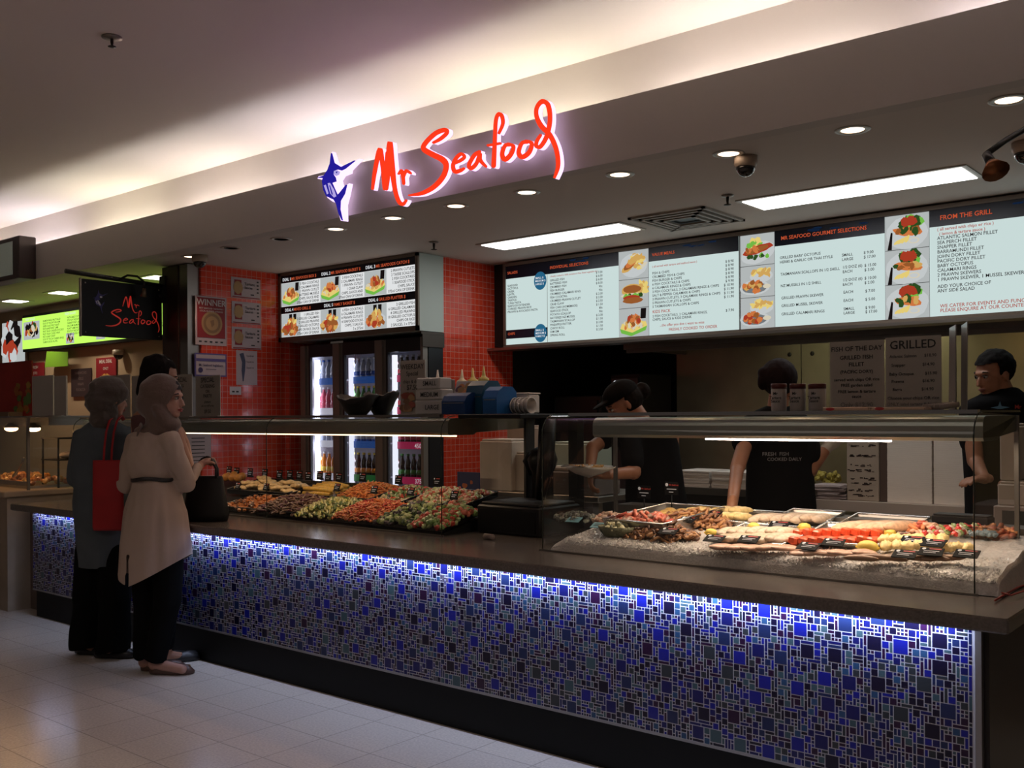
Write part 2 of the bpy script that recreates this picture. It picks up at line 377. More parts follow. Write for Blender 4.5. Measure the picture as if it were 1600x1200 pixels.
# mosaic: pattern of one part, packed on a 12 mm grid
mosaic_cols = [('tile_navy', (.008, .010, .09)), ('tile_royal', (.008, .012, .21)), ('tile_ink', (.006, .005, .022)), ('tile_slate', (.012, .022, .075)),
               ('tile_teal', (.045, .085, .10)), ('tile_plum', (.022, .006, .030)), ('tile_grey', (.028, .034, .04)), ('tile_sky', (.022, .065, .14))]
MM = [mat('mosaic_grout', (.52, .51, .54), .7)] + [mat(n, c, .10, spec=.45) for n, c in mosaic_cols]
m = MB(); X0, X1, Z0, Z1 = -7.355, -.875, .206, .785
m.box(X0, X1, 3.338, 3.352, Z0, Z1, 0)
U = .0124; NX = int((X1 - X0)/U); NZ = int((Z1 - Z0)/U) + 1
occ = [[False]*NX for _ in range(NZ)]
R = random.Random(11)
def fits(i, j, a, b): return i + a <= NX and j + b <= NZ and not any(occ[jj][ii] for jj in range(j, j + b) for ii in range(i, i + a))
def lay(i, j, a, b, ci):
    for jj in range(j, j + b):
        for ii in range(i, i + a): occ[jj][ii] = True
    g = .0017; x0 = X0 + i*U + g; x1 = X0 + (i + a)*U - g; z0 = Z0 + j*U + g; z1 = min(Z0 + (j + b)*U - g, Z1)
    if z1 - z0 < .002: return
    y = 3.3374; k = [(x0, y, z0), (x1, y, z0), (x1, y, z1), (x0, y, z1)]; q = [(p[0], 3.338, p[2]) for p in k]
    m.add(k + q, [(0, 1, 2, 3), (0, 4, 5, 1), (1, 5, 6, 2), (2, 6, 7, 3), (3, 7, 4, 0)], ci)
bigc = [1, 2, 3, 1, 2, 3, 5, 4, 7, 4, 6, 2]
n = 0
for _ in range(60000):
    i = R.randrange(NX - 4); j = R.randrange(NZ)
    if j > NZ - 3: continue
    b = min(4, NZ - j)
    if b < 3: continue
    ok = True
    for jj in range(max(0, j - 1), min(NZ, j + b + 1)):
        for ii in range(max(0, i - 2), min(NX, i + 6)):
            if occ[jj][ii]: ok = False; break
        if not ok: break
    if ok: lay(i, j, 4, b, R.choice(bigc)); n += 1
    if n > NX*NZ/78: break
for _ in range(9000):
    i = R.randrange(NX - 2); j = R.randrange(NZ - 2)
    if fits(i, j, 2, 2): lay(i, j, 2, 2, R.choice([1, 2, 3, 4, 1, 5, 7, 6, 3, 8]))
for j in range(NZ):
    for i in range(NX):
        if occ[j][i]: continue
        opts = [(4, 1), (1, 4), (3, 1), (1, 3), (2, 1), (1, 2), (1, 1), (1, 1), (4, 1), (1, 3)]
        R.shuffle(opts)
        for a, b in opts:
            if fits(i, j, a, b): lay(i, j, a, b, R.choice([1, 1, 1, 2, 4, 6, 3, 3, 6, 5, 7])); break
m.build('mosaic_front', MM, t)
# worktop
WT = mat('grey_worktop', (.125, .105, .092), .22, noise_amt=.22, noise_scale=120)
m = MB(); m.rbox(-7.42, -.745, 3.205, 4.36, .787, .835, .006); tag(m.build('worktop', WT), 'grey speckled stone worktop running along the whole mosaic counter', 'worktop')
t = thing('led_strip', (-4.1, 3.30, .783), 'glowing bluish white strip light under the front lip of the worktop', 'light strip')
m = MB(); m.box(-7.30, -.93, 3.290, 3.306, .781, .787); m.build('diode_tape', emi('led_blue_white', (.62, .72, 1.0), 3.0), t)
m = MB(); m.box(-7.34, -.92, 3.288, 3.308, .7865, .7875); m.build('mounting_channel', STEEL, t)

# neighbour's counter and food case on the far left
t = thing('neighbour_counter', (-8.6, 3.8, 0), 'beige stone counter of the next food shop on the far left', 'counter')
m = MB(); m.box(-11, -7.69, 3.30, 4.3, 0, .86); m.build('base', mat('beige_stone', (.34, .27, .20), .5, noise_amt=.1), t)
m = MB(); m.rbox(-11, -7.66, 3.26, 4.33, .86, .905, .008); m.build('top', mat('beige_top', (.40, .31, .22), .35), t)
m = MB(); m.box(-7.69, -7.45, 3.47, 4.3, 0, .80); struct('trim_2', m, mat('brown_infill', (.12, .08, .06), .6))
t = thing('neighbour_food_case', (-8.6, 3.8, .905), 'glass food case on the far left with glowing orange heat lamps', 'display case')
m = MB(); m.box(-11, -7.70, 3.46, 3.466, .91, 1.46); m.box(-7.706, -7.70, 3.47, 4.15, .91, 1.46); m.build('glass_panel', GLASS, t)
m = MB(); m.box(-11, -7.68, 3.44, 4.2, 1.46, 1.475); m.box(-7.712, -7.694, 3.455, 3.475, .905, 1.46); m.box(-11, -7.69, 3.62, 4.2, 1.40, 1.46); m.build('frame', DSTEEL, t)
for x in (-7.95, -8.35, -8.8):
    m = MB(); m.lathe([(.03, .03), (.055, 0), (.055, -.01)], (x, 3.62, 1.39), 16); h = m.build('lamp_hood', DSTEEL, t)
    m = MB(); m.ell((x, 3.62, 1.372), (.05, .05, .022)); m.build('heat_lamp', emi('heat_lamp_glow', (1, .50, .20), 30), t)
t = thing('hot_food_tray', (-8.2, 3.75, .905), 'steel tray inside the case of the next shop holding orange fried food', 'tray')
m = MB(); m.box(-8.9, -7.85, 3.52, 3.98, .906, .925); m.box(-8.9, -7.85, 3.52, 3.53, .925, .96); m.box(-8.9, -7.85, 3.97, 3.98, .925, .96); m.build('pan', STEEL, t)
# dark shelving behind
t = thing('back_unit', (-8.2, 5.1, 0), 'dark equipment unit standing behind the food case of the next shop', 'unit')
m = MB(); m.rbox(-8.9, -7.55, 4.68, 5.12, 0, 1.18, .01); m.build('body', mat('unit_dark', (.04, .025, .022), .5), t)
m = MB(); m.box(-8.0, -7.6, 4.67, 4.68, .9, 1.1); m.build('steel_panel', STEEL, t)
m = MB(); m.box(-15, -7.25, 5.14, 5.22, 0, 2.70); struct('wall_neighbour', m, WALLP)

# ================================================================== DISPLAY CASES
def profile_glass(x0, x1, y, top=1.452, r=.085, base=.836):
    pts = [(y, base), (y, top - r)]
    for k in range(1, 7): a = math.pi/2*k/6; pts.append((y + r - r*math.cos(a), top - r + r*math.sin(a)))
    pts.append((y + r + .02, top))
    vs = []; fs = []
    for yy, zz in pts: vs += [(x0, yy, zz), (x1, yy, zz)]
    for i in range(len(pts) - 1): fs.append((2*i, 2*i + 1, 2*i + 3, 2*i + 2))
    return vs, fs, pts
def edge_strip(x, y, w=.0026):
    _, _, p = profile_glass(0, 0, y); mb = MB()
    mb.tube([(x, q[0] - .001, q[1]) for q in p], w, 6); return mb
GEDGE = mat('glass_edge', (.05, .06, .05), .15, .4)
def side_glass(x, y, yb, zb=.836):
    _, _, p = profile_glass(0, 0, y); mb = MB()
    pp = [(x, q[0], q[1]) for q in p] + [(x, yb, 1.44), (x, yb, zb)]
    mb.add(pp, [tuple(range(len(pp)))]); return mb
def hood(mb, x0, x1, y0, y1, z0=1.352, z1=1.440, r=.035):
    pr = [(y0 + .012, z0), (y0, z0 + .012), (y0, z1 - r)]
    for k in range(1, 5): a = math.pi/2*k/4; pr.append((y0 + r - r*math.cos(a), z1 - r + r*math.sin(a)))
    pr += [(y1, z1), (y1, z0 + .03), (y0 + .22, z0 + .012), (y0 + .20, z0)]
    n = len(pr); vs = [(x, a, b) for x in (x0, x1) for a, b in pr]
    mb.add(vs, [(i, (i + 1) % n, n + (i + 1) % n, n + i) for i in range(n)] + [tuple(range(n)), tuple(range(2*n - 1, n - 1, -1))], 0)
HOODM = mat('hood_steel', (.30, .31, .28), .30, .8)
# seafood case, right
t = thing('seafood_display_case', (-1.85, 3.85, .835), 'curved glass display case over the iced seafood on the right of the counter', 'display case')
v, f, _ = profile_glass(-2.77, -.93, 3.55); mm = MB(); mm.add(v, f, 0, True); mm.build('front_glass', GLASS, t)
for x in (-2.77, -.93): side_glass(x, 3.56, 4.14).build('side_glass', GLASS, t); edge_strip(x, 3.55).build('glass_edge', GEDGE, t)
m = MB(); hood(m, -2.57, -.93, 3.665, 4.16); m.build('hood', HOODM, t)
m = MB(); m.box(-2.77, -.93, 3.63, 4.20, 1.452, 1.460); m.build('top_shelf', glassmat('shelf_glass', (.8, .84, .82)), t)
m = MB(); m.box(-2.66, -.93, 3.60, 3.632, 1.448, 1.462); m.build('chrome_rail', mat('bright_chrome', (.75, .77, .8), .12, 1), t)
m = MB(); m.box(-2.04, -1.27, 3.735, 3.752, 1.344, 1.3515); m.build('lamp_tube', emi('case_tube', (1, .80, .70), 30.0), t)
m = MB(); m.box(-2.772, -2.756, 4.13, 4.146, .9, 1.44); m.box(-.938, -.922, 4.13, 4.146, .9, 1.44); m.build('rear_post', DSTEEL, t)
m = MB(); m.box(-2.79, -.92, 3.546, 3.556, .8355, .843); m.build('glass_channel', DSTEEL, t)
m = MB(); m.box(-2.80, -.80, 4.20, 4.34, .8355, 1.00); m.build('rear_ledge', DSTEEL, t)
# salad case, left
t = thing('salad_display_case', (-5.4, 3.9, .835), 'long curved glass display case over the salads on the left of the counter', 'display case')
for a, b in ((-7.36, -4.965), (-4.955, -3.50)):
    v, f, _ = profile_glass(a, b, 3.65); mm = MB(); mm.add(v, f, 0, True); mm.build('front_glass', GLASS, t)
for x in (-7.36, -3.50): side_glass(x, 3.66, 4.42).build('side_glass', GLASS, t)
for x in (-7.36, -4.96, -3.50): edge_strip(x, 3.65).build('glass_edge', GEDGE, t)
m = MB(); hood(m, -7.36, -3.52, 3.72, 4.36); m.build('hood', HOODM, t)
m = MB(); m.box(-7.36, -3.50, 3.73, 4.42, 1.452, 1.460); m.build('top_shelf', MC['shelf_glass'], t)
m = MB(); m.box(-7.36, -3.56, 3.70, 3.732, 1.447, 1.461); m.build('chrome_rail', DSTEEL, t)
m = MB(); m.box(-6.9, -3.54, 3.80, 3.81, 1.343, 1.351); m.build('lamp_tube', emi('salad_tube', (1, .74, .46), 3.0), t)
m = MB(); m.box(-3.51, -3.495, 4.33, 4.41, .84, 1.44); m.build('rear_post', BLACKM, t)
m = MB(); m.box(-7.36, -3.49, 3.646, 3.656, .8355, .843); m.build('glass_channel', DSTEEL, t)
# raised dark shelf between the two cases
t = thing('cup_shelf', (-3.4, 4.2, .835), 'dark raised shelf between the two glass cases carrying cups and sauces', 'shelf')
m = MB(); m.rbox(-3.488, -3.07, 3.76, 4.42, 1.437, 1.4605, .004); m.build('shelf_board', BLACKP, t)
m = MB(); m.tube([(-3.10, 4.02, 1.437), (-3.13, 4.04, 1.20), (-3.20, 4.08, 1.02)], [.045, .045, .03], 8); m.build('bracket_arm', BLACKP, t)
m = MB(); m.box(-3.22, -3.16, 4.36, 4.42, .836, 1.437); m.build('leg', BLACKP, t)
# ================================================================== CEILING FITTINGS
def downlight(loc, label, lit=True, r=.050, group='recessed downlights in the shop ceiling'):
    t = thing('recessed_downlight', loc, label, 'downlight', group)
    x, y, z = loc
    mb = MB(); mb.lathe([(r, .004), (r + .004, -.004), (r + .026, -.002), (r + .027, .0)], (x, y, z), 28); mb.build('trim_ring', mat('downlight_ring', (.45, .42, .38), .4, .3), t)
    mb = MB(); mb.lathe([(.0002, -.0005), (r, -.0005)], (x, y, z), 24)
    mb.build('lamp', emi('downlight_glow', (1, .74, .52), 4) if lit else mat('unlit_lamp', (.12, .10, .09), .4), t)
    return t
dll = ['round lit downlight nearest the tail of the marlin emblem', 'round lit downlight under the letters Mr of the glowing sign', 'round lit downlight under the letter S of the glowing sign',
       'round lit downlight under the middle letters of the glowing sign', 'round lit downlight just right of the last letter of the glowing sign', 'round lit downlight beside the dome camera',
       'round lit downlight above the bright ceiling panel on the right', 'round lit downlight at the far right edge of the shop ceiling']
for (x, _), l in zip(DL, dll): downlight((x, 4.31, 2.699), l)
downlight((-6.80, 4.30, 2.699), 'round lit downlight by the timber post above the red tiles', r=.042)
downlight((-5.66, 4.30, 2.699), 'unlit downlight left of the row below the marlin emblem', False)
downlight((-6.23, 4.28, 2.699), 'unlit downlight between the timber post and the red tiled corner', False)
for (x, y), l in zip(((-10.70, 4.69), (-9.66, 4.69), (-8.0, 4.74)), ('square lit ceiling light of the next shop, nearest the left edge', 'square lit ceiling light above the green menu board', 'square lit ceiling light above the hanging sign by the post')):
    t = thing('square_downlight', (x, y, 2.699), l, 'downlight', 'square lights of the next shop')
    m = MB(); m.box(x - .15, x + .15, y - .13, y + .13, 2.694, 2.6995); m.build('frame', MC['downlight_ring'], t)
    m = MB(); m.box(x - .11, x + .11, y - .09, y + .09, 2.691, 2.694); m.build('lamp', emi('square_light_glow', (1, .88, .80), 5), t)
for x0, x1, y0, y1, l in ((-4.765, -3.565, 5.38, 5.66, 'long white fluorescent ceiling panel above the left menu board'), (-2.66, -1.44, 5.30, 5.61, 'long white fluorescent ceiling panel on the right beside the dome camera')):
    t = thing('fluorescent_panel', ((x0 + x1)/2, (y0 + y1)/2, 2.70), l, 'ceiling light', 'fluorescent ceiling panels')
    m = MB(); m.box(x0 - .02, x1 + .03, y0 - .02, y1 + .02, 2.693, 2.6995); m.build('frame', MC['downlight_ring'], t)
    m = MB(); m.box(x0 + .01, x1, y0 + .01, y1 - .01, 2.6895, 2.693); m.build('diffuser', emi('panel_glow', (1, .99, .97), 5), t)
def dome(loc, label, r=.047):
    x, y, z = loc
    t = thing('dome_camera', loc, label, 'security camera', 'dome security cameras')
    mb = MB(); mb.lathe([(r*1.18, 0), (r*1.2, -.035), (r*1.08, -.05), (r*1.0, -.052)], loc, 26); mb.build('housing', mat('dome_housing', (.42, .33, .26), .45), t)
    mb = MB(); mb.lathe([(r*.98, -.052)] + [(r*.98*math.cos(a*math.pi/16), -.052 - r*.95*math.sin(a*math.pi/16)) for a in range(1, 9)], loc, 26)
    mb.build('dark_dome', mat('smoked_dome', (.006, .006, .008), .06, coat=.5), t)
dome(at(1165, 245, Z=2.699), 'beige dome camera with black glass between two lit downlights')
dome(at(312, 399, Z=2.699), 'black dome camera beside the timber post above the red tiles', .05)
dome(at(1603, 222, Z=2.699), 'dome camera cut by the right edge behind the sign lamp', .052)
dome((at(185, 546, Y=5.08).x, 5.08, at(185, 547, Y=5.08).z), 'dark dome camera on the tan wall of the next shop')
def sprinkler(loc, label, s=1.0, plate=.035):
    x, y, z = loc; t = thing('sprinkler_head', loc, label, 'sprinkler', 'fire sprinklers')
    mb = MB(); mb.lathe([(plate*s, 0), (plate*s, -.006*s), (.012*s, -.010*s)], loc, 18); mb.build('escutcheon', mat('sprinkler_chrome', (.25, .22, .2), .35, .7), t)
    mb = MB(); mb.lathe([(.009*s, -.008*s), (.009*s, -.03*s), (.006*s, -.05*s), (.022*s, -.052*s), (.022*s, -.056*s), (.004*s, -.058*s)], loc, 12); mb.build('deflector', mat('sprinkler_dark', (.05, .045, .04), .4, .6), t)
sprinkler((-4.946, 5.095, 2.699), 'small dark sprinkler in the shop ceiling above the blue deal menu')
sprinkler((-2.647, 5.124, 2.699), 'small dark sprinkler beside the square ceiling vent')
sprinkler((-4.667, 2.523, 3.349), 'sprinkler head alone on the hall ceiling at upper left', .9, .055)
# vent
t = thing('ceiling_vent', (-3.15, 5.56, 2.69), 'square four way air vent in the shop ceiling', 'vent')
vx, vy = -3.16, 5.56
m = MB()
for k, h in enumerate((.27, .22, .17, .12)):
    z = 2.699 - .003*k
    for a, b, c, d in ((vx - h, vx + h, vy - h, vy - h + .022), (vx - h, vx + h, vy + h - .022, vy + h), (vx - h, vx - h + .022, vy - h, vy + h), (vx + h - .022, vx + h, vy - h, vy + h)): m.box(a, b, c, d, z - .012, z)
m.build('louvre', mat('vent_paint', (.34, .30, .26), .6), t)
m = MB(); m.box(vx - .25, vx + .25, vy - .25, vy + .25, 2.697, 2.6995); m.build('duct_opening', BLACKM, t)
# arm lamp at the right edge, in front of the bulkhead
t = thing('arm_lamp', (-.80, 4.02, 2.55), 'black swan neck sign lamp reaching down at the right edge', 'lamp')
m = MB(); m.tube([at(1660, 165, Y=4.0), at(1620, 190, Y=3.9), at(1598, 204, Y=3.85), at(1570, 220, Y=3.75), at(1541, 241, Y=3.65)], .011, 8); m.build('arm', BLACKM, t)
a0 = at(1541, 241, Y=3.65); m = MB(); m.tube([a0, at(1549, 255, Y=3.63)], [.015, .017], 10); m.build('knuckle', BLACKM, t)
m = MB(); m.tube([at(1549, 254, Y=3.63), at(1556, 268, Y=3.61)], [.018, .045], 14); m.build('lamp_head', mat('copper_head', (.22, .08, .03), .35, .8), t)

# ================================================================== BACKLIT MENUS
WB = emi('menu_white', (.74, .90, .88), .78)
WB1 = emi('menu_white_warm', (.90, .92, .93), .82)
NAVY = mat('menu_navy', (.006, .009, .028), .4)
NAVYB = emi('menu_navy_glow', (.03, .09, .26), .16)
ORNG = emi('menu_orange', (.80, .13, .05), .62)
WTX = emi('menu_white_text', (.9, .92, .95), .8)
TXT = mat('menu_text', (.035, .035, .045), .6)
REDTX = emi('menu_red_text', (.62, .10, .07), .65)
DISC = emi('menu_blue_disc', (.03, .19, .36), .62)
FRAME_T = mat('menu_frame', (.20, .16, .13), .45, .4)
FC = {'bg': ((.62, .66, .66), .70), 'plate': ((.72, .76, .77), .74), 'brown': ((.50, .16, .04), .6), 'gold': ((.85, .50, .14), .72), 'yellow': ((.95, .74, .22), .8), 'red': ((.62, .07, .03), .6),
      'green': ((.22, .62, .08), .75), 'leaf': ((.05, .14, .03), .5), 'orange': ((.85, .25, .07), .7), 'dark': ((.03, .02, .02), .3), 'cream': ((.85, .78, .60), .75), 'shadow': ((.33, .36, .38), .5)}
FK = list(FC); FM = [emi('photo_' + k, *FC[k]) for k in FK]
def blob(mb, fr, u, v, ru, rv, n, mi, rr, k=11, jit=.18, ang=0):
    pts = []
    for j in range(k):
        a = 2*math.pi*j/k; q = 1 + rr.uniform(-jit, jit); x = ru*q*math.cos(a); y = rv*q*math.sin(a)
        pts.append((u + x*math.cos(ang) - y*math.sin(ang), v + x*math.sin(ang) + y*math.cos(ang)))
    mb.poly(pts, fr, n, 0, mi)
def food_photo(parent, fr, u0, u1, v0, v1, kind, seed=0, name='food_photo'):
    mb = MB(); rr = random.Random(seed); W = u1 - u0; H = v1 - v0; K = lambda s: FK.index(s); U = lambda x: u0 + x*W; V = lambda y: v0 + y*H
    mb.rect(fr, u0, u1, v0, v1, .0022, K('bg')); n = [.0026]
    def B(x, y, rx, ry, c, jit=.15, ang=0, k=11): mb_n = n[0]; blob(mb, fr, U(x), V(y), rx*W, ry*H, mb_n, K(c), rr, k, jit, ang); n[0] += .00004
    def bits(cx, cy, rx, ry, cnt, cols, s=.06, long=1.0):
        for _ in range(cnt):
            a = rr.uniform(0, 6.28); q = math.sqrt(rr.random()); B(min(.94, max(.06, cx + rx*q*math.cos(a))), min(.94, max(.06, cy + ry*q*math.sin(a))), s*long, s*H and s*W/H, rr.choice(cols), .25, rr.uniform(0, 3.1), 6)
    if kind == 'basket':      # green box of chips and fried fish, a glass of cola behind
        mb.poly([(U(.72), V(.62)), (U(.74), V(.98)), (U(.92), V(.98)), (U(.90), V(.62))], fr, n[0], 0, K('dark')); n[0] += .0001
        mb.poly([(U(.04), V(.30)), (U(.45), V(.12)), (U(.95), V(.36)), (U(.90), V(.52)), (U(.10), V(.48))], fr, n[0], 0, K('yellow')); n[0] += .0001
        bits(.48, .46, .36, .16, 26, ['yellow', 'gold', 'cream', 'orange'], .05, 1.9)
        for k in range(5): B(.34 + .08*k, .62 + .03*(k % 2), .045, .17, rr.choice(['brown', 'gold', 'orange']), .12, -.4 + .2*k)
        bits(.5, .55, .22, .12, 8, ['brown', 'orange', 'red'], .08)
        mb.poly([(U(.03), V(.30)), (U(.08), V(.14)), (U(.42), V(.02)), (U(.90), V(.20)), (U(.95), V(.36)), (U(.45), V(.14))], fr, n[0], 0, K('green'))
    elif kind == 'plate':
        B(.5, .45, .46, .36, 'plate', .02, 0, 20); bits(.5, .5, .3, .2, 24, ['gold', 'orange', 'brown', 'yellow'], .07, 1.5); bits(.62, .62, .16, .12, 8, ['leaf', 'green'], .07)
        B(.25, .32, .12, .1, 'cream'); mb.poly([(U(.12), V(.9)), (U(.12), V(.62)), (U(.28), V(.62)), (U(.28), V(.9))], fr, n[0], 0, K('dark'))
    elif kind == 'fishplate':   # long fillet with salad
        B(.52, .40, .50, .34, 'plate', .02, .25, 20); bits(.45, .72, .26, .12, 12, ['green', 'yellow', 'cream', 'green'], .09)
        B(.52, .50, .46, .13, 'red', .08, .22, 18); B(.50, .50, .36, .08, 'brown', .1, .22); bits(.5, .5, .3, .07, 12, ['orange', 'brown'], .05, 2)
        bits(.55, .28, .3, .05, 8, ['leaf', 'green'], .06)
    elif kind == 'chipbowl':    # bowl of chips behind, fried pieces in front
        B(.62, .66, .34, .20, 'plate', .02, 0, 18); bits(.64, .78, .28, .10, 22, ['yellow', 'gold', 'yellow'], .05, 2); B(.42, .30, .44, .24, 'plate', .02, 0, 18); B(.42, .29, .36, .17, 'shadow', .02, 0, 18)
        bits(.36, .34, .26, .15, 22, ['gold', 'orange', 'brown'] if seed % 2 else ['red', 'orange', 'brown'], .08); B(.78, .32, .12, .07, 'cream', .05)
    elif kind == 'grill':       # salad top, fillet middle, lemon and sauce below
        B(.5, .46, .48, .48, 'plate', .03, 0, 18); bits(.58, .76, .22, .14, 26, ['leaf', 'leaf', 'green', 'leaf'], .10); bits(.52, .80, .14, .08, 7, ['red', 'red'], .10)
        B(.52, .50, .34, .13, 'orange', .12, -.15); bits(.52, .50, .28, .08, 12, ['gold', 'brown', 'orange', 'leaf'], .06, 1.6)
        for k in range(4): B(.30 + .07*k, .22 + .02*k, .10, .05, 'yellow', .1, .5 + .2*k)
        B(.66, .22, .13, .09, 'cream', .05, 0, 14); B(.66, .22, .09, .06, 'plate', .05, 0, 12)
        mb.poly([(U(.06), V(.0)), (U(.14), V(.52)), (U(.18), V(.5)), (U(.16), V(.0))], fr, n[0], 0, K('dark'))
    elif kind == 'burger':
        bits(.75, .66, .20, .18, 14, ['yellow', 'gold'], .07, 2); B(.45, .62, .36, .22, 'gold', .04, 0, 18); B(.45, .66, .30, .14, 'brown', .06, 0, 14); B(.47, .44, .40, .08, 'cream', .1); bits(.46, .42, .38, .05, 14, ['leaf', 'green'], .07)
        B(.42, .36, .30, .09, 'red', .1); B(.48, .26, .36, .11, 'brown', .06)
    elif kind == 'fried':
        B(.5, .48, .46, .42, 'plate', .02, 0, 20); bits(.62, .56, .26, .26, 26, ['yellow', 'gold', 'cream'], .06, 2.2)
        for k in range(4): B(.30 + .07*k, .40 + .09*k, .22, .12, ['gold', 'brown', 'orange', 'gold'][k], .1, .5)
    elif kind == 'platter':
        B(.5, .36, .46, .30, 'plate', .03, 0, 18)
        for k in (0, 1): mb.poly([(U(.40 + .22*k), V(.60)), (U(.40 + .22*k), V(.97)), (U(.56 + .22*k), V(.97)), (U(.55 + .22*k), V(.60))], fr, n[0], 0, K('dark'))
        n[0] += .0001; bits(.55, .58, .22, .14, 16, ['gold', 'yellow', 'orange'], .06, 2); bits(.45, .30, .38, .20, 34, ['orange', 'brown', 'red', 'gold', 'brown'], .08, 1.5)
    elif kind == 'salad':
        B(.5, .5, .46, .36, 'plate', .03, 0, 16); bits(.5, .52, .36, .26, 26, ['leaf', 'red', 'cream', 'brown', 'dark', 'gold'], .09, 1.4)
    elif kind == 'fruit':
        bits(.4, .55, .34, .40, 22, ['red', 'dark', 'plate', 'red'], .16)
    return mb.build(name, FM, parent)
def board_frame(x0, y, z0): return frame((x0, y, z0))

# ---- long menu over the kitchen
YM = 6.15; ZB = 2.02; ZT = 2.665; BH = ZT - ZB
ux = lambda px: at(px, 450, Y=YM).x
t = thing('long_menu_board', (-3.1, 6.18, ZB), 'long backlit menu board with white panels and food photos over the kitchen', 'menu board')
XL = ux(789); XR = -.70
m = MB(); m.box(XL, XR, YM + .005, YM + .07, ZB, ZT); m.build('light_box', mat('box_grey', (.25, .25, .25), .5), t)
m = MB()
for a, b, c, d in ((XL - .012, XR, ZB - .018, ZB + .006), (XL - .012, XR, ZT - .004, ZT + .022), (XL - .012, XL + .012, ZB, ZT)): m.box(a, b, YM - .012, YM + .07, c, d)
m.build('frame', FRAME_T, t)
FRM = board_frame(XL, YM, ZB)
def uu(px): return ux(px) - XL
u1, u2, u3, u4, u5, u6, u7, uE = uu(967), uu(1014), uu(1154.5), uu(1157), uu(1211), uu(1383), uu(1453), XR - XL
def text_blocks(p, fr, rows, sxx=1.0):   # one mesh per block of writing: same colour, same column, lines close together
    mats = [TXT, ORNG, REDTX, WTX]; blocks = []
    for r in sorted(rows, key=lambda r: (r[4], r[5], round(r[1], 2), -r[2])):
        b = blocks[-1] if blocks else None
        if b and b[-1][4:] == r[4:] and abs(b[-1][1] - r[1]) < .015 and abs(b[-1][2] - r[2]) < .034: b.append(r)
        else: blocks.append([r])
    for b in blocks:
        mb = MB()
        for s, u, v, sz, mi, al in b: mb.text(s, fr, u, v, sz, .0035, 0, al, 1.0 if s.startswith('( fresh') else sxx)
        mb.build('heading' if b[0][4] == 1 else 'price_column' if b[0][0][0] == '$' else 'lettering', [mats[b[0][4]]], p)
def panel(name, u0, ua, lines, head, parent=t, fr=FRM, H=BH, hh=.105, wm=WB, cuts=(), sxx=1.0):
    mb = MB(); mb.rect(fr, u0, ua, 0.006, H - .004, .0005, 0); mb.rect(fr, u0, ua, H - hh, H - .004, .0012, 1)
    for c in cuts: mb.rect(fr, *c, .0012, 1)
    p = mb.build(name, [wm, NAVY], parent)
    text_blocks(p, fr, [(s, u, v, sz*1.08, mi, al) for s, u, v, sz, mi, al in head + lines], sxx); return p
def col(lst, u, v0, dv, sz, mi=0, al='l'): return [(s, u, v0 - i*dv, sz, mi, al) for i, s in enumerate(lst) if s]
ds = .022
salads = ['SEAFOOD', 'OCTOPUS', 'GREEK', 'LENTIL', 'GARDEN', 'TABOULI', 'TUNA PASTA', 'SEAFOOD EXTENDER', 'CURRIED PRAWN RICE', 'PRAWN & AVOCADO PASTA']
indiv = ['GRILLED FISH', 'BATTERED FISH', 'CRUMBED FISH', 'FISH BURGER', 'CRUMBED CALAMARI RING', 'FISH COCKTAIL', 'CRUMBED PRAWN CUTLET', 'CRAB CLAW', 'FISH CAKE (HOMEMADE)', 'SEAFOOD STICK', 'POTATO SCALLOP', 'BATTERED NZ MUSSEL', 'TASMANIAN SCALLOP', 'PINEAPPLE FRITTER', 'CHICO ROLL', 'DIM SIM', 'SPRING ROLL']
ipr = ['$ 7.00', '$ 6.00', '$ 6.00', '$ 8.00', '90c', '90c', '$ 2.00', '$ 2.00', '$ 2.50', '$ 1.50', '80c', '90c', '$ 2.00', '$ 1.50', '$ 2.00', '$ 1.50', '$ 2.50']
us = uu(855)
L = col(salads, .03, BH - .17, .0235, ds) + col(indiv, us + .03, BH - .165, .0268, ds) + col(ipr, uu(942), BH - .145, .0268, ds, 0, 'r')
L += [('( freshly cooked in 100% cholesterol free, fluted vegetable oil )', us + .03, BH - .132, .0165, 2, 'l')]
pA = panel('menu_panel', .01, u1, L, [('SALADS', .03, BH - .068, .028, 1, 'l'), ('INDIVIDUAL SELECTIONS', us + .03, BH - .068, .030, 1, 'l'), ('CHIPS', .03, .085, .026, 1, 'l')], cuts=((.01, us, .055, .125),))
m = MB(); m.rect(FRM, us, us + .003, .006, BH - .1, .0016); m.build('divider', FRAME_T, pA)
for vv, tx in ((BH - .15, ('SMALL $', 'MEDIUM $', 'LARGE $')), (.083, ('SMALL $', 'MEDIUM $', 'FAMILY $'))):
    m = MB(); blob(m, FRM, us - .066, vv, .062, .072, .0045, 0, random.Random(1), 30, 0)
    d = m.build('price_disc', DISC, pA); m = MB()
    for i, s in enumerate(tx): m.text(s, FRM, us - .115, vv + .016 - .024*i, .0225, .0065)
    m.build('disc_lettering', WTX, d)
for k, kd in enumerate(('basket', 'burger', 'fried')): food_photo(t, FRM, u1 + .002, u2 - .002, .006 + BH*k/3*.985, .006 + BH*(k + 1)/3*.985 - .004, kd, 20 + k)
fp = ['FISH & CHIPS', 'CRUMBED FISH & CHIPS', 'FISH BURGER & CHIPS', '6 FISH COCKTAILS & CHIPS', '6 CALAMARI RINGS & CHIPS', '3 FISH COCKTAILS, 3 CALAMARI RINGS & CHIPS', 'SALT & PEPPER CALAMARI & CHIPS', '3 PRAWN CUTLETS, 3 CALAMARI RINGS & CHIPS', '5 PRAWN CUTLETS & CHIPS', '5 TASMANIAN SCALLOPS & CHIPS']
fpp = ['$ 8.90', '$ 8.90', '$ 8.90', '$ 8.90', '$ 8.90', '$ 9.90', '$ 10.90', '$ 11.90', '$ 11.90', '$ 11.90']
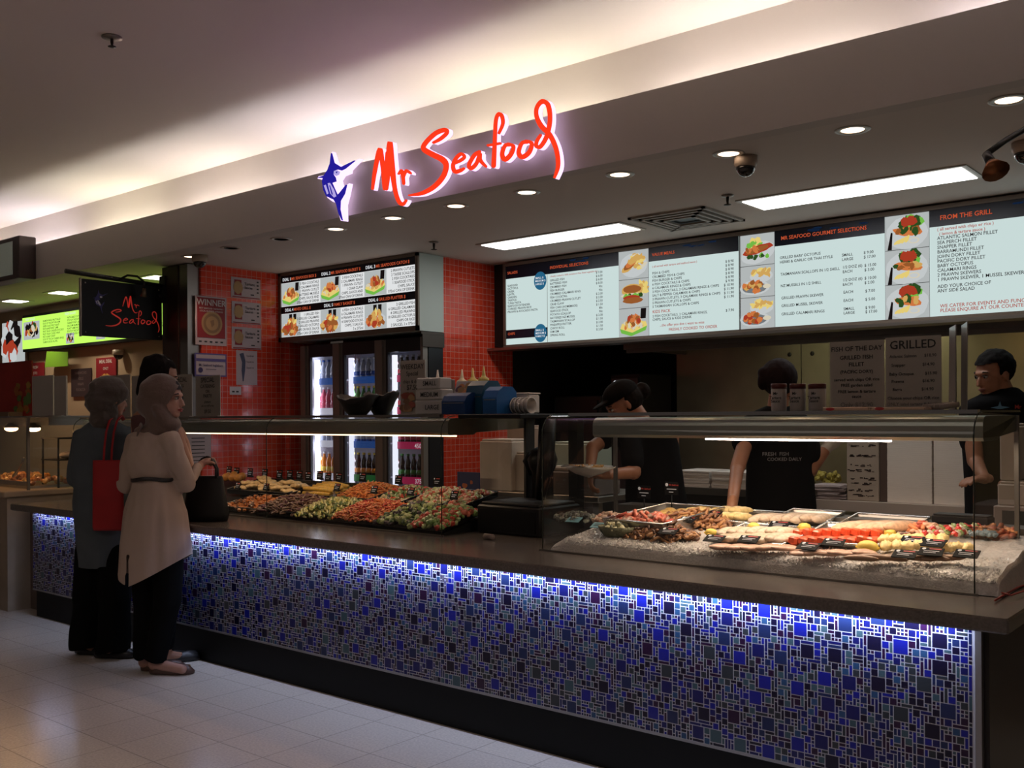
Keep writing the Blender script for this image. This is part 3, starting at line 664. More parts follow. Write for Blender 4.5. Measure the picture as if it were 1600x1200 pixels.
L = col(fp, u2 + .03, BH - .20, .0268, ds*1.05) + col(fpp, u3 - .035, BH - .175, .0268, ds*1.05, 0, 'r') + [('( all served with tartare and seafood sauce )', u2 + .03, BH - .15, .019, 2, 'l'),
    ('KIDS PACK', u2 + .03, .165, .028, 2, 'l'), ('2 FISH COCKTAILS, 2 CALAMARI RINGS,', u2 + .03, .135, ds*1.05, 0, 'l'), ('CHIPS, SAUCE & KIDS DRINK', u2 + .03, .110, ds*1.05, 0, 'l'), ('$ 7.90', u3 - .035, .135, ds*1.05, 0, 'r'),
    ('...the offer you don t want to miss', u2 + .09, .066, .024, 2, 'l'), ('FRESHLY COOKED TO ORDER', (u2 + u3)/2, .030, .026, 2, 'c')]
panel('menu_panel', u2, u3, L, [('VALUE MEALS', u2 + .03, BH - .068, .028, 1, 'l')])
for k, kd in enumerate(('chipbowl', 'chipbowl', 'fishplate')): food_photo(t, FRM, u4 + .002, u5 - .002, .006 + BH*k/3*.985, .006 + BH*(k + 1)/3*.985 - .004, kd, 30 + k)
zf = lambda x, y: at(x, y, Y=YM).z - ZB
L = []
for s, x, y in (('GRILLED BABY OCTOPUS', 1219, 405), ('HERBS & GARLIC OR THAI STYLE', 1219, 412), ('TASMANIAN SCALLOPS IN 1/2 SHELL', 1220, 431), ('NZ MUSSELS IN 1/2 SHELL', 1220, 449), ('GRILLED PRAWN SKEWER', 1221, 468), ('GRILLED MUSSEL SKEWER', 1221, 480), ('GRILLED CALAMARI RINGS', 1221, 493),
                ('SMALL', 1316, 401), ('LARGE', 1316, 408), ('1/2 DOZ (6)', 1317, 420), ('EACH', 1317, 427), ('1/2 DOZ (6)', 1317, 440), ('EACH', 1317, 447), ('EACH', 1318, 459), ('EACH', 1318, 472), ('SMALL', 1318, 485), ('LARGE', 1318, 491.5),
                ('$ 9.00', 1350, 397), ('$ 17.00', 1350, 404), ('$ 15.00', 1351, 417), ('$ 3.00', 1351, 424), ('$ 10.00', 1351, 437), ('$ 2.00', 1351, 444), ('$ 7.00', 1352, 457), ('$ 5.00', 1352, 470), ('$ 9.00', 1352, 483), ('$ 17.00', 1352, 489.5)):
    L.append((s, uu(x), zf(x, y), .0235, 0, 'l'))
panel('menu_panel', u5, u6, L, sxx=.96, head=[('MR SEAFOOD GOURMET SELECTIONS', u5 + .045, BH - .068, .032, 1, 'l')])
for k in range(3): food_photo(t, FRM, u6 + .002, u7 - .002, .006 + BH*k/3*.985, .006 + BH*(k + 1)/3*.985 - .004, 'grill', 40 + k)
L = []
for i, s in enumerate(['ATLANTIC SALMON FILLET', 'SEA PERCH FILLET', 'SNAPPER FILLET', 'BARRAMUNDI FILLET', 'JOHN DORY FILLET', 'PACIFIC DORY FILLET', 'BABY OCTOPUS', 'CALAMARI RINGS', '2 PRAWN SKEWERS', '1 PRAWN SKEWER, 1 MUSSEL SKEWER', '', 'ADD YOUR CHOICE OF', 'ANY SIDE SALAD']):
    y = 375 + i*7.2 if i < 10 else 381.5 + (i - 1)*6.9
    if s: L.append((s, uu(1465), zf(1465, y), .0262, 0, 'l'))
L += [('( all served with chips or rice )', uu(1465), zf(1465, 361), .024, 2, 'l'), ('( lemon & tartare sauce )', uu(1468), zf(1468, 368), .024, 2, 'l'), ('WE CATER FOR EVENTS AND FUNCTIONS,', uu(1469), zf(1469, 481), .027, 2, 'l'), ('PLEASE ENQUIRE AT OUR COUNTER', uu(1469), zf(1469, 488), .027, 2, 'l')]
L += col(['$ 13.90', '$ 12.90', '$ 12.90', '$ 12.90', '$ 11.90'], uE - .08, zf(1465, 375) + .02, .03, .026)
panel('menu_panel', u7, uE, L, sxx=.97, head=[('FROM THE GRILL', u7 + .06, BH - .068, .036, 1, 'l')])
m = MB(); rr = random.Random(5)
for ua, ub in ((.01, u1), (u2, u3), (u5, u6), (u7, uE)):
    c = ua + (ub - ua)*.55
    for k in range(5): blob(m, FRM, c + rr.uniform(-.15, .2), BH - .03 + rr.uniform(-.01, .015), .03, .006, .0026 + k*.0001, 0, rr, 8, .4)
m.build('blue_swirl', NAVYB, t)

# ---- deal menu above the drink fridge
Y1 = 5.33; ZB1 = 2.105; ZT1 = 2.697; x0, x1 = -7.045, -5.335
t = thing('deal_menu_box', (-6.19, 5.45, ZB1), 'backlit menu box of six meal deals above the drink fridge', 'menu board')
m = MB(); m.box(x0, x1, Y1 + .006, 5.60, ZB1, ZT1); m.build('light_box', mat('pale_box_side', (.50, .56, .53), .5), t)
m = MB()
for a, b, c, d in ((x0, x1, ZB1, ZB1 + .038), (x0, x1, ZT1 - .025, ZT1), (x0, x0 + .03, ZB1, ZT1), (x1 - .03, x1, ZB1, ZT1)): m.box(a, b, Y1 - .012, Y1 + .006, c, d)
m.build('frame', FRAME_T, t)
m = MB(); m.box(x1 + .001, x1 + .008, 5.345, 5.595, 2.08, 2.10); m.box(x1 - .006, x1 + .006, 5.36, 5.60, 1.985, 2.10); m.build('lower_panel', mat('brown_soffit', (.08, .06, .05), .4, .5), t)
fr1 = board_frame(x0 + .03, Y1, ZB1 + .038); W1 = x1 - x0 - .06; H1 = ZT1 - ZB1 - .063
panel_lines = []; heads = []
deals = [('DEAL 1', 'MR SEAFOODS BOX $', ['3 FISH COCKTAILS', '3 CALAMARI RINGS', '1 PRAWN CUTLET', '2 BATTERED MUSSELS', 'CHIPS, SAUCE AND', '375ml CAN OF DRINK']),
         ('DEAL 2', 'MR SEAFOOD BASKET $', ['3 FISH COCKTAILS', '2 CALAMARI RINGS', '1 PRAWN CUTLET', '1 CRAB CLAW', 'CHIPS, SAUCE AND', '375ml CAN OF DRINK']),
         ('DEAL 3', 'MR SEAFOODS CATCH $', ['2 PRAWN CUTLETS', '2 TASSIE SCALLOPS', '2 FISH COCKTAILS', '1 SEAFOOD STICK', 'CHIPS, SAUCE', '375ml CAN OF DRINK']),
         ('DEAL 4', 'MIXED GRILL $', ['1 GRILLED FISH', '3 GRILLED CALAMARI', '2 GRILLED PRAWNS', '5 GRILLED OCTOPUS', 'CHIPS OR RICE, SAUCE', '375ml CAN OF DRINK']),
         ('DEAL 5', 'FAMILY BASKET $', ['6 FISH COCKTAILS', '6 CALAMARI RINGS', '4 PRAWN CUTLETS', '4 SEAFOOD STICKS', 'CHIPS, 3 SAUCES', '3 x 375ml', 'CANS OF DRINK']),
         ('DEAL 6', 'GRILLED PLATTER $', ['2 GRILLED FISH', '6 GRILLED CALAMARI', '4 GRILLED PRAWNS', '10 GRILLED OCTOPUS', 'CHIPS OR RICE', '2 SAUCES, 2 x 375ml', 'CANS OF DRINK'])]
hb = .062; rowH = H1/2
xs3 = [0, W1*.315, W1*.645, W1]
for i, (a, b, ls) in enumerate(deals):
    r, c = divmod(i, 3); vt = H1 - r*rowH; ua = xs3[c]; ub = xs3[c + 1]
    heads += [(a, ua + .02 + (.03 if r else 0), vt - hb + .018, .036, 3, 'l'), (b, ua + .14 + (.03 if r else 0), vt - hb + .018, .034, 1, 'l')]
    panel_lines += col(ls, ub - .012, vt - hb - .034, .0315, .030, 0, 'r')
mb = MB(); mb.rect(fr1, 0, W1, 0, H1, .0005, 0)
for r in (0, 1): mb.rect(fr1, 0, W1, H1 - r*rowH - hb, H1 - r*rowH, .0012, 1)
p = mb.build('menu_panel', [WB1, NAVY], t)
text_blocks(p, fr1, heads + panel_lines)
for i, kd in enumerate(('basket', 'basket', 'basket', 'platter', 'platter', 'platter')):
    r, c = divmod(i, 3); vt = H1 - r*rowH - hb; food_photo(t, fr1, xs3[c] + .004, xs3[c] + .26, vt - (rowH - hb) + .004, vt - .003, kd, 50 + i)

# ---- green menu of the next shop
ZG0, ZG1 = 2.235, 2.585; xg0, xg1 = -11.35, -7.30; YG = 5.05
t = thing('green_menu_board', (-9.3, 5.1, ZG0), 'bright green backlit menu board of the next shop', 'menu board')
m = MB(); m.box(xg0, xg1, YG + .004, YG + .075, ZG0 - .03, ZG1 + .03); m.build('light_box', BLACKM, t)
frg = board_frame(xg0, YG, ZG0); Wg = xg1 - xg0; Hg = ZG1 - ZG0
m = MB(); m.rect(frg, 0, Wg, 0, Hg, .0004); p = m.build('menu_panel', emi('menu_green', (.44, .80, .10), 1.35), t)
GT = mat('green_menu_ink', (.05, .16, .02), .7); rr = random.Random(3); m = MB()
words = ['CLASSIC WRAP', 'CHICKEN AVOCADO', 'HALOUMI', 'SALMON BAGEL', 'TURKEY', 'GREEK SALAD', 'CAESAR', 'PASTA BAKE', 'SOUP OF THE DAY', 'FRUIT SALAD', 'ROAST LAMB', 'FALAFEL']
for c, u0 in enumerate((.50, 1.05, 1.62, 2.15, 2.7, 3.3)):
    m = MB()
    for i in range(9):
        if i > 6 and c in (1, 2, 3): continue
        m.text(rr.choice(words) + (' ' + rr.choice(words) if c < 2 else ''), frg, u0, Hg - .075 - i*.029, .030, .0032)
    m.build('lettering', GT, p)
m = MB()
for u0 in (.08, 1.0, 2.1, 3.2): m.text('FRESH SALADS', frg, u0, Hg - .035, .036, .0032)
m.build('headings', WTX, p)
food_photo(p, frg, .03, .42, .10, Hg - .05, 'salad', 60); food_photo(p, frg, 1.02, 1.20, .01, .12, 'salad', 61); food_photo(p, frg, 1.66, 1.84, .02, .13, 'salad', 62); food_photo(p, frg, 2.25, 2.43, .02, .12, 'salad', 63)
t = thing('fruit_poster', (-11.7, 5.06, 2.2), 'poster of dark red berries at the left end of the green menu board', 'poster')
frp = board_frame(-12.0, 5.10, 2.10); m = MB(); m.rect(frp, 0, .62, 0, .48, 0, 0, .02); m.build('backing', mat('poster_tan', (.35, .28, .24), .7), t)
food_photo(t, frp, .02, .60, .01, .47, 'fruit', 71)

# ================================================================== GLOWING SIGN
SIGN_Y = 3.955
def zp(x, y): q = at(460 + x/3.636, 140 + y/3.636, Y=SIGN_Y); return (q.x, q.z)
def ribbon(mb, pts, fr, n, depth, mi=0, mside=0, scale=1.0, k=6):
    # smooth path through points with varying half width
    P = [Vector((p[0], p[1], p[2])) for p in pts]; Q = []
    for i in range(len(P) - 1):
        a = P[max(i - 1, 0)]; b = P[i]; c = P[i + 1]; d = P[min(i + 2, len(P) - 1)]
        for s in range(k):
            q = s/k; Q.append(.5*((2*b) + (c - a)*q + (2*a - 5*b + 4*c - d)*q*q + (3*b - a - 3*c + d)*q**3))
    Q.append(P[-1]); Lf = []; Rt = []
    for i, q in enumerate(Q):
        tt = (Q[min(i + 1, len(Q) - 1)] - Q[max(i - 1, 0)]); tt.z = 0
        if tt.length < 1e-9: tt = Vector((1, 0, 0))
        tt.normalize(); nn = Vector((-tt.y, tt.x, 0)); r = max(.0005, q.z)*scale
        Lf.append((q.x + nn.x*r, q.y + nn.y*r)); Rt.append((q.x - nn.x*r, q.y - nn.y*r))
    o, U_, V_, N_ = fr; w3 = lambda p, d: o + U_*p[0] + V_*p[1] + N_*d
    for i in range(len(Q) - 1):
        a, b, c, d = Lf[i], Lf[i + 1], Rt[i + 1], Rt[i]
        mb.add([w3(d, n), w3(c, n), w3(b, n), w3(a, n)], [(0, 1, 2, 3)], mi)
        if depth:
            mb.add([w3(a, n), w3(b, n), w3(b, n - depth), w3(a, n - depth)], [(0, 1, 2, 3)], mside)
            mb.add([w3(c, n), w3(d, n), w3(d, n - depth), w3(c, n - depth)], [(0, 1, 2, 3)], mside)
    for q in (Q[0], Q[-1]):
        r = max(.0005, q.z)*scale; pts2 = [(q.x + r*math.cos(a*math.pi/6), q.y + r*math.sin(a*math.pi/6)) for a in range(12)]
        mb.poly(pts2, fr, n + .0003, depth, mi, mside)
STK = {
 'M': [[(440, 562, 7), (452, 470, 12), (480, 342, 15), (497, 430, 13), (512, 560, 15), (524, 470, 20), (538, 300, 15), (549, 420, 18), (566, 560, 13), (588, 632, 11), (612, 650, 9), (632, 628, 5)], [(522, 360, 8), (522, 460, 20), (518, 560, 12)]],
 'r': [[(588, 478, 5), (604, 462, 10), (612, 490, 10), (617, 532, 8)], [(612, 505, 6), (630, 462, 9), (656, 474, 6)]],
 'S': [[(786, 300, 6), (826, 278, 9), (862, 245, 10), (852, 228, 11), (800, 246, 12), (744, 298, 13), (730, 335, 14), (778, 366, 15), (835, 395, 16), (858, 430, 16), (842, 490, 15), (790, 550, 13), (720, 588, 10), (648, 600, 4)]],
 'e': [[(905, 418, 6), (938, 402, 8), (962, 382, 8), (944, 364, 8), (915, 388, 10), (897, 430, 11), (908, 464, 11), (940, 458, 9), (960, 446, 5)]],
 'a': [[(1048, 352, 8), (1018, 372, 10), (988, 425, 11), (1000, 446, 10), (1030, 418, 10), (1050, 362, 9), (1052, 400, 10), (1084, 436, 6)]],
 'f': [[(1158, 246, 6), (1180, 192, 9), (1174, 148, 10), (1154, 140, 10), (1140, 180, 10), (1134, 300, 11), (1128, 430, 13)], [(1096, 316, 6), (1166, 304, 6)]],
 'o': [[(1215, 312, 9), (1192, 318, 9), (1176, 365, 12), (1192, 396, 12), (1226, 366, 12), (1240, 322, 10), (1212, 308, 8)]],
 'o2': [[(1318, 296, 9), (1288, 304, 9), (1270, 355, 12), (1290, 382, 12), (1330, 354, 12), (1344, 304, 10), (1312, 292, 8)]],
 'd': [[(1394, 258, 7), (1374, 290, 9), (1370, 318, 10), (1394, 322, 10), (1430, 262, 12), (1448, 170, 12), (1438, 88, 12), (1404, 66, 12), (1374, 100, 11), (1372, 150, 11), (1398, 205, 13), (1448, 258, 13), (1484, 340, 12), (1494, 430, 11), (1474, 498, 5)]]}
pxm = abs(zp(900, 400)[0] - zp(901, 400)[0])
# width scale is local: distance grows towards the left
def strokes_world(key):
    out = []
    for st in STK[key]:
        row = []
        for x, y, r in st:
            a = zp(x, y); b = zp(x, y + 1); row.append((a[0], a[1], r*abs(a[1] - b[1])))
        out.append(row)
    return out
SW = {k: [[(p[0], p[1], p[2]*1.02) for p in s] for s in strokes_world(k)] for k in STK}
FRS = frame((0, SIGN_Y, 0))
SRED = emi('sign_red', (1.0, .045, .012), 1.0); SLAV = emi('sign_halo', (.86, .62, 1.0), 1.5); SBLUE = emi('sign_blue', (.018, .012, .30), 1.0)
t = thing('shop_sign', (-3.9, 3.99, 2.69), 'glowing red handwritten shop name with a lavender halo on the bulkhead', 'sign', )
for key in STK:
    mb = MB()
    for st in SW[key]: ribbon(mb, st, FRS, 0, .012, 0, 0)
    L_ = mb.build('letter', SRED, t)
    mb = MB()
    for st in SW[key]: ribbon(mb, st, FRS, -.013, .030, 0, 0, 1.0)
    mb.build('halo_body', SLAV, L_)
sx = [(SW[k][0][len(SW[k][0])//2][0], SW[k][0][len(SW[k][0])//2][1]) for k in STK]
for x, z in sx:
    area('sign_halo_light', (x, 4.005, z), .14, .22, .38, (.55, .25, 1.0), (-math.pi/2, 0, 0)) if z < 2.97 else None
# marlin emblem
MOUT = [(205, 350), (225, 412), (265, 435), (362, 390), (302, 452), (300, 470), (262, 485), (245, 512), (258, 562), (302, 530), (290, 590), (274, 650), (276, 745), (254, 742), (238, 690), (226, 642), (204, 632), (178, 612), (158, 570), (148, 520), (154, 502), (122, 504), (128, 490), (163, 484), (180, 458), (196, 420)]
MBLUE = [(207, 360), (221, 415), (262, 440), (340, 402), (283, 448), (262, 458), (240, 452), (222, 458), (214, 478), (228, 500), (232, 520), (208, 528), (222, 560), (240, 600), (252, 590), (292, 540), (280, 590), (256, 630), (254, 680), (268, 742), (250, 705), (236, 650), (222, 625), (180, 605), (163, 570), (156, 522), (160, 500), (130, 500), (166, 488), (186, 458), (200, 420)]
MW = [[(190, 532), (204, 530), (228, 570), (240, 606), (226, 614), (204, 590)], [(226, 462), (246, 458), (262, 468), (256, 484), (238, 492), (224, 480)], [(168, 545), (180, 540), (196, 590), (186, 596)]]
MB2 = [[(200, 545), (206, 545), (222, 598), (214, 596)], [(236, 470), (248, 464), (244, 478)]]
t = thing('marlin_emblem', (-5.0, 3.99, 2.69), 'glowing blue leaping marlin emblem with a pale halo beside the shop name', 'emblem')
def mapz(ps): return [zp(*p) for p in ps]
m = MB(); m.poly(mapz(MOUT), FRS, -.013, .030); m.build('halo_body', SLAV, t)
m = MB(); m.poly(mapz(MBLUE), FRS, 0, .012)
mo = m.build('fish_face', SBLUE, t)
m = MB()
for q in MW: m.poly(mapz(q), FRS, .002)
m.build('pale_belly', emi('sign_pale', (.50, .42, .85), .9), mo)
m = MB()
for q in MB2: m.poly(mapz(q), FRS, .004)
m.build('belly_line', SBLUE, mo)
area('sign_halo_light', (zp(215, 540)[0], 4.005, zp(215, 540)[1]), .12, .22, .38, (.55, .25, 1.0), (-math.pi/2, 0, 0))

# ================================================================== HANGING SIGN
XS = -7.40
t = thing('hanging_sign', (XS, 4.1, 2.08), 'black hanging sign with red shop name and small marlin by the post', 'sign')
m = MB(); m.rbox(XS - .022, XS, 3.74, 4.42, 2.09, 2.53, .003); m.build('panel', mat('sign_black_gloss', (.003, .003, .004), .45, spec=.25), t)
m = MB(); m.box(XS - .026, XS - .002, 3.732, 3.742, 2.085, 2.535); m.build('edge_strip', mat('edge_grey', (.30, .26, .22), .5), t)
m = MB(); m.tube([(XS - .012, 3.62, 2.575), (XS - .012, 4.50, 2.535)], .018, 10); m.build('pole', BLACKM, t)
m = MB(); m.box(XS - .05, XS + .03, 4.425, 4.44, 2.40, 2.62); m.tube([(XS - .012, 4.44, 2.43), (XS + .0, 4.39, 2.46)], .012, 8); m.build('wall_bracket', BLACKM, t)
m = MB()
for y, z in ((3.77, 2.12), (4.39, 2.12), (3.77, 2.50), (4.39, 2.50)): m.ell((XS + .002, y, z), (.004, .006, .006), 8, 6)
m.build('screw_cap_set', STEEL, t)
m = MB(); m.tube([(XS + .01, 4.05, 2.555), (XS + .05, 4.09, 2.585), (XS + .09, 4.15, 2.58), (XS + .105, 4.20, 2.54), (XS + .10, 4.205, 2.49)], .009, 8); m.build('lamp_arm', BLACKM, t)
m = MB(); m.tube([(XS + .10, 4.205, 2.49), (XS + .095, 4.205, 2.455), (XS + .085, 4.205, 2.425)], [.014, .018, .026], 12); m.build('lamp_head', mat('lamp_tan', (.22, .15, .10), .35, .6), t)
FRH = frame((XS + .001, 0, 0), (0, 1, 0), (0, 0, 1), (1, 0, 0))
def remap(keys, box):   # fit chosen letters into a rectangle of the panel
    xs = [p[0] for k in keys for s in SW[k] for p in s]; zs = [p[1] for k in keys for s in SW[k] for p in s]
    a, b, c, d = box; sx_ = (b - a)/(max(xs) - min(xs)); sz_ = (d - c)/(max(zs) - min(zs)); mb = MB()
    for k in keys:
        for s in SW[k]: ribbon(mb, [(a + (p[0] - min(xs))*sx_, c + (p[1] - min(zs))*sz_, p[2]*sz_*.9) for p in s], FRH, .002, 0)
    return mb
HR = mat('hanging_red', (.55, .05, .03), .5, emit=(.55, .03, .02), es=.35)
hy = lambda zx: 3.74 + .68*(zx - 525)/497.; hz = lambda zy: 2.53 - .44*(zy - 400 - (10 if 1 else 0))/345.
remap(['M', 'r'], (hy(770), hy(872), hz(592), hz(490))).build('lettering_mr', HR, t).name = 'lettering'
remap(['S', 'e', 'a', 'f', 'o', 'o2', 'd'], (hy(665), hy(1000), hz(705), hz(575))).build('lettering', HR, t)
mx0, mx1 = 122, 362; mz0, mz1 = 350, 745
def mh(ps): return [(hy(585 + (x - mx0)/(mx1 - mx0)*105), hz(465 + (y - mz0)/(mz1 - mz0)*150)) for x, y in ps]
m = MB(); m.poly(mh(MBLUE), FRH, .002, 0, 0)
for q in MW: m.poly(mh(q), FRH, .004, 0, 1)
m.build('marlin_print', [mat('print_navy', (.03, .025, .16), .5), mat('print_white', (.5, .5, .6), .5)], t)
# box sign of the next shop on the bulkhead
t = thing('box_sign', (-9.4, 3.95, 2.68), 'dark framed box sign on the bulkhead at the left edge', 'sign')
m = MB(); m.rbox(-10.6, -8.78, 3.88, 4.03, 2.68, 3.05, .006); m.build('frame', mat('dark_wood_frame', (.035, .018, .020), .4), t)
m = MB(); m.box(-10.5, -8.90, 3.876, 3.88, 2.72, 3.01); m.build('display_face', mat('pale_face', (.25, .27, .22), .4, emit=(.5, .55, .45), es=.08), t)

# ================================================================== POSTERS ON THE RED TILES
XW = -7.05
def wallfr(): return frame((XW, 0, 0), (0, 1, 0), (0, 0, 1), (1, 0, 0))
FRW = wallfr()
def wq(x, y): q = at(x, y, X=XW + .003); return q.y, q.z
def wall_sheet(name, tl, br, paper, label, cat, group=None):
    y0, z1 = wq(*tl); y1, z0 = wq(*br); t = thing(name, (XW, (y0 + y1)/2, z0), label, cat, group)
    mb = MB(); mb.rect(FRW, y0, y1, z0, z1, .004, 0, .0035); mb.build('sheet', paper, t); return t, y0, y1, z0, z1
LIL = mat('lilac_paper', (.50, .42, .46), .7)
CRIM = mat('poster_crimson', (.26, .012, .02), .6); COIN = mat('coin_gold', (.36, .21, .09), .45, .2); 
t, a, b, c, d = wall_sheet('winner_poster', (305, 461), (354, 541), LIL, 'crimson WINNER poster with a round gold medal on the red tiles', 'poster')
m = MB(); m.rect(FRW, a + .015, b - .015, c + .06, d - .012, .006); m.build('crimson_field', CRIM, t)
m = MB(); m.text('WINNER', FRW, (a + b)/2, d - .075, .072, .0085, 0, 'c', .95); m.text('BEST SEAFOOD TAKEAWAY', FRW, (a + b)/2, d - .105, .018, .0085, 0, 'c'); m.text('LOCAL BUSINESS AWARDS', FRW, (a + b)/2, d - .127, .018, .0085, 0, 'c'); m.build('lettering', mat('poster_white', (.62, .56, .56), .7), t)
cy_, cz_ = (a + b)/2 + .005, (c + d)/2 - .02
m = MB()
for r, n in ((.098, .008), (.080, .0095), (.058, .011)): blob(m, FRW, cy_, cz_, r, r, n, 0 if r != .08 else 1, random.Random(1), 36, 0)
m.poly([(cy_ - .02, cz_ + .02), (cy_ + .015, cz_ + .03), (cy_ + .02, cz_ - .01), (cy_ - .005, cz_ - .035), (cy_ - .012, cz_ - .01)], FRW, .0125, 0, 1)
m.build('medal', [COIN, mat('coin_dark', (.22, .12, .05), .5)], t)
m = MB()
for k in range(5): m.rect(FRW, a + .03 + k*.05, a + .055 + k*.05, c + .022, c + .034, .006)
m.build('sponsor_marks', INK, t)
t, a, b, c, d = wall_sheet('certificate', (304, 551), (354, 589), mat('certificate_blue', (.10, .08, .28), .6), 'blue bordered certificate below the WINNER poster', 'certificate')
m = MB(); m.rect(FRW, a + .012, b - .012, c + .012, d - .012, .006); m.build('inner_sheet', LIL, t)
m = MB(); m.rect(FRW, a + .012, b - .012, d - .065, d - .043, .008); m.build('blue_band', MC['certificate_blue'], t)
m = MB(); m.text('Mr Seafood Ingleburn', FRW, (a + b)/2, d - .105, .026, .009, 0, 'c'); m.rect(FRW, a + .1, b - .1, d - .132, d - .128, .009); blob(m, FRW, a + .05, c + .05, .022, .022, .009, 0, random.Random(2), 16, 0); m.build('lettering', mat('certificate_ink', (.04, .03, .12), .7), t)
prs = [((361, 432), (407, 469)), ((362, 470), (407.5, 508)), ((362, 510), (408, 547))]
for i, (tl, br) in enumerate(prs):
    t, a, b, c, d = wall_sheet('product_sheet', tl, br, LIL, ['topmost of the three white sheets with a jar picture beside WINNER', 'middle one of the three white sheets with a jar picture', 'lowest of the three white sheets with a jar picture'][i], 'notice', 'white jar sheets on the red tiles')
    m = MB(); m.rect(FRW, a + .03, a + .10, d - .15, d - .02, .006); m.build('red_label', CRIM, t)
    m = MB(); blob(m, FRW, a + .065, d - .085, .045, .055, .008, 0, random.Random(i), 18, .05); m.build('jar_picture', COIN, t)
    m = MB(); m.text('Tartare', FRW, a + .13, d - .06, .034, .006); m.text('Sauces', FRW, a + .13, d - .09, .03, .006); m.rect(FRW, a + .19, a + .225, c + .03, c + .04, .006)
    for k in range(4): m.rect(FRW, b - .04, b - .02, d - .03 - k*.03, d - .018 - k*.03, .006)
    m.build('print', INK, t)
    m = MB(); m.rect(FRW, a + .01, b - .01, c + .004, c + .012, .006); m.build('red_rule', CRIM, t)
t, a, b, c, d = wall_sheet('product_sheet', (369, 547), (402, 602), LIL, 'white sheet with a dark blue fish picture below the jar sheets', 'notice')
m = MB(); m.poly([(a + .03, d - .03), (a + .07, d - .02), (a + .09, d - .09), (a + .085, d - .17), (a + .07, c + .03), (a + .06, c + .03), (a + .05, d - .17), (a + .055, d - .1)], FRW, .006); m.build('fish_picture', mat('slate_print', (.06, .07, .14), .6), t)
m = MB()
for k in range(3): m.text('Squid ink', FRW, a + .10, d - .05 - k*.05, .02, .006)
m.build('print', INK, t)
t, a, b, c, d = wall_sheet('wall_plate', (359, 604), (377, 617), mat('plate_white', (.60, .58, .62), .5), 'small white card with dark marks at the foot of the red tiles', 'card')
m = MB(); m.rect(FRW, a + .02, a + .045, c + .02, d - .035, .006); m.rect(FRW, a + .06, a + .085, c + .02, d - .035, .006); m.build('print', INK, t)
t, a, b, c, d = wall_sheet('product_sheet', (292, 676), (330, 722), LIL, 'pale notice seen through the salad case on the red tiles', 'notice')
m = MB()
for k in range(7): m.rect(FRW, a + .04, b - .06, d - .05 - k*.03, d - .043 - k*.03, .006)
m.build('print', INK, t)

# ================================================================== DRINK FRIDGE
t = thing('drinks_fridge', (-6.05, 5.7, 0), 'three door glass drink fridge full of bottles under the deal menu', 'fridge')
FS = mat('fridge_frame', (.26, .23, .21), .45, .5); FB = mat('fridge_black', (.012, .012, .016), .35)
FI = mat('fridge_lining', (.55, .55, .62), .5)
m = MB(); m.box(-6.83, -5.345, 5.98, 6.02, 0, 2.07); m.box(-6.83, -6.80, 5.44, 5.98, 0, 2.07); m.box(-5.375, -5.345, 5.44, 5.98, 0, 2.07); m.box(-6.80, -5.375, 5.44, 5.98, 2.02, 2.07); m.box(-6.80, -5.375, 5.44, 5.98, .0, .62)
m.build('cabinet', FB, t)
m = MB(); m.box(-6.80, -5.375, 5.970, 5.98, .62, 2.02); m.box(-6.80, -6.796, 5.45, 5.97, .62, 2.02); m.build('lining', FI, t)
bays = [(-6.735, -6.405), (-6.295, -5.89), (-5.775, -5.375)]
for k, (a, b) in enumerate(bays):
    dl, dr = a - .085, b + .085
    dl = [-6.83, -6.39, -5.875][k]; dr = [-6.392, -5.877, -5.347][k]
    mb = MB(); mb.box(dl, a - .03, 5.38, 5.43, .12, 2.06); mb.box(a - .03, a, 5.40, 5.43, .12, 2.06); mb.box(b, dr, 5.38, 5.43, .12, 2.06)
    d_ = mb.build('door', FS, t)
    mb = MB(); mb.box(a, b, 5.395, 5.43, 1.96, 2.06); mb.box(a, b, 5.395, 5.43, .12, .66); mb.box(a, a + .02, 5.395, 5.42, .66, 1.96); mb.build('black_trim', FB, d_)
    mb = MB(); mb.box(a + .02, b, 5.410, 5.416, .66, 1.96); mb.build('pane', GLASS, d_)
    mb = MB(); mb.rbox(b - .01, b + .06, 5.345, 5.38, 1.36, 1.43, .004); mb.build('handle', BLACKP, d_)
    mb = MB(); mb.box(a + .022, a + .055, 5.44, 5.47, .68, 1.94); mb.build('light_strip', emi('fridge_strip_%d' % k, (.86, .84, 1.0), (4.0, 1.2, 1.3)[k]), t)
# shelves and price strips
shz = [.70, .964, 1.24, 1.516, 1.770]
BLUES = mat('strip_blue', (.02, .10, .42), .4, emit=(.02, .12, .5), es=.25); PINK = mat('strip_pink', (.55, .02, .12), .4, emit=(.6, .02, .12), es=.25); GRNS = mat('strip_green', (.03, .20, .06), .4, emit=(.02, .2, .05), es=.2); WHS = mat('strip_white', (.6, .6, .68), .4, emit=(.6, .6, .75), es=.5)
for k, (a, b) in enumerate(bays):
    for j, z in enumerate(shz):
        if j == 4 and k > 0 or j == 4: z = 1.770
        mb = MB(); mb.box(a, b, 5.47, 5.95, z - .012, z); s_ = mb.build('shelf', FI, t)
        mb = MB(); mb.box(a + .02, b, 5.462, 5.468, z - .045, z + .012); 
        mb.build('price_strip', [[WHS, WHS, WHS, WHS, BLUES], [GRNS, GRNS, BLUES, WHS, BLUES], [PINK, PINK, PINK, PINK, PINK]][k][j], s_)
        if k == 2:
            mb = MB(); mb.text({1: '375ml', 2: '450ml', 3: '600ml', 4: '600ml', 0: '250ml'}[j], frame((0, 5.460, 0)), b - .15, z - .036, .05, .001, 0, 'l'); mb.build('size_lettering', mat('strip_lettering', (.8, .75, .8), .5, emit=(.8, .7, .8), es=.4), s_)
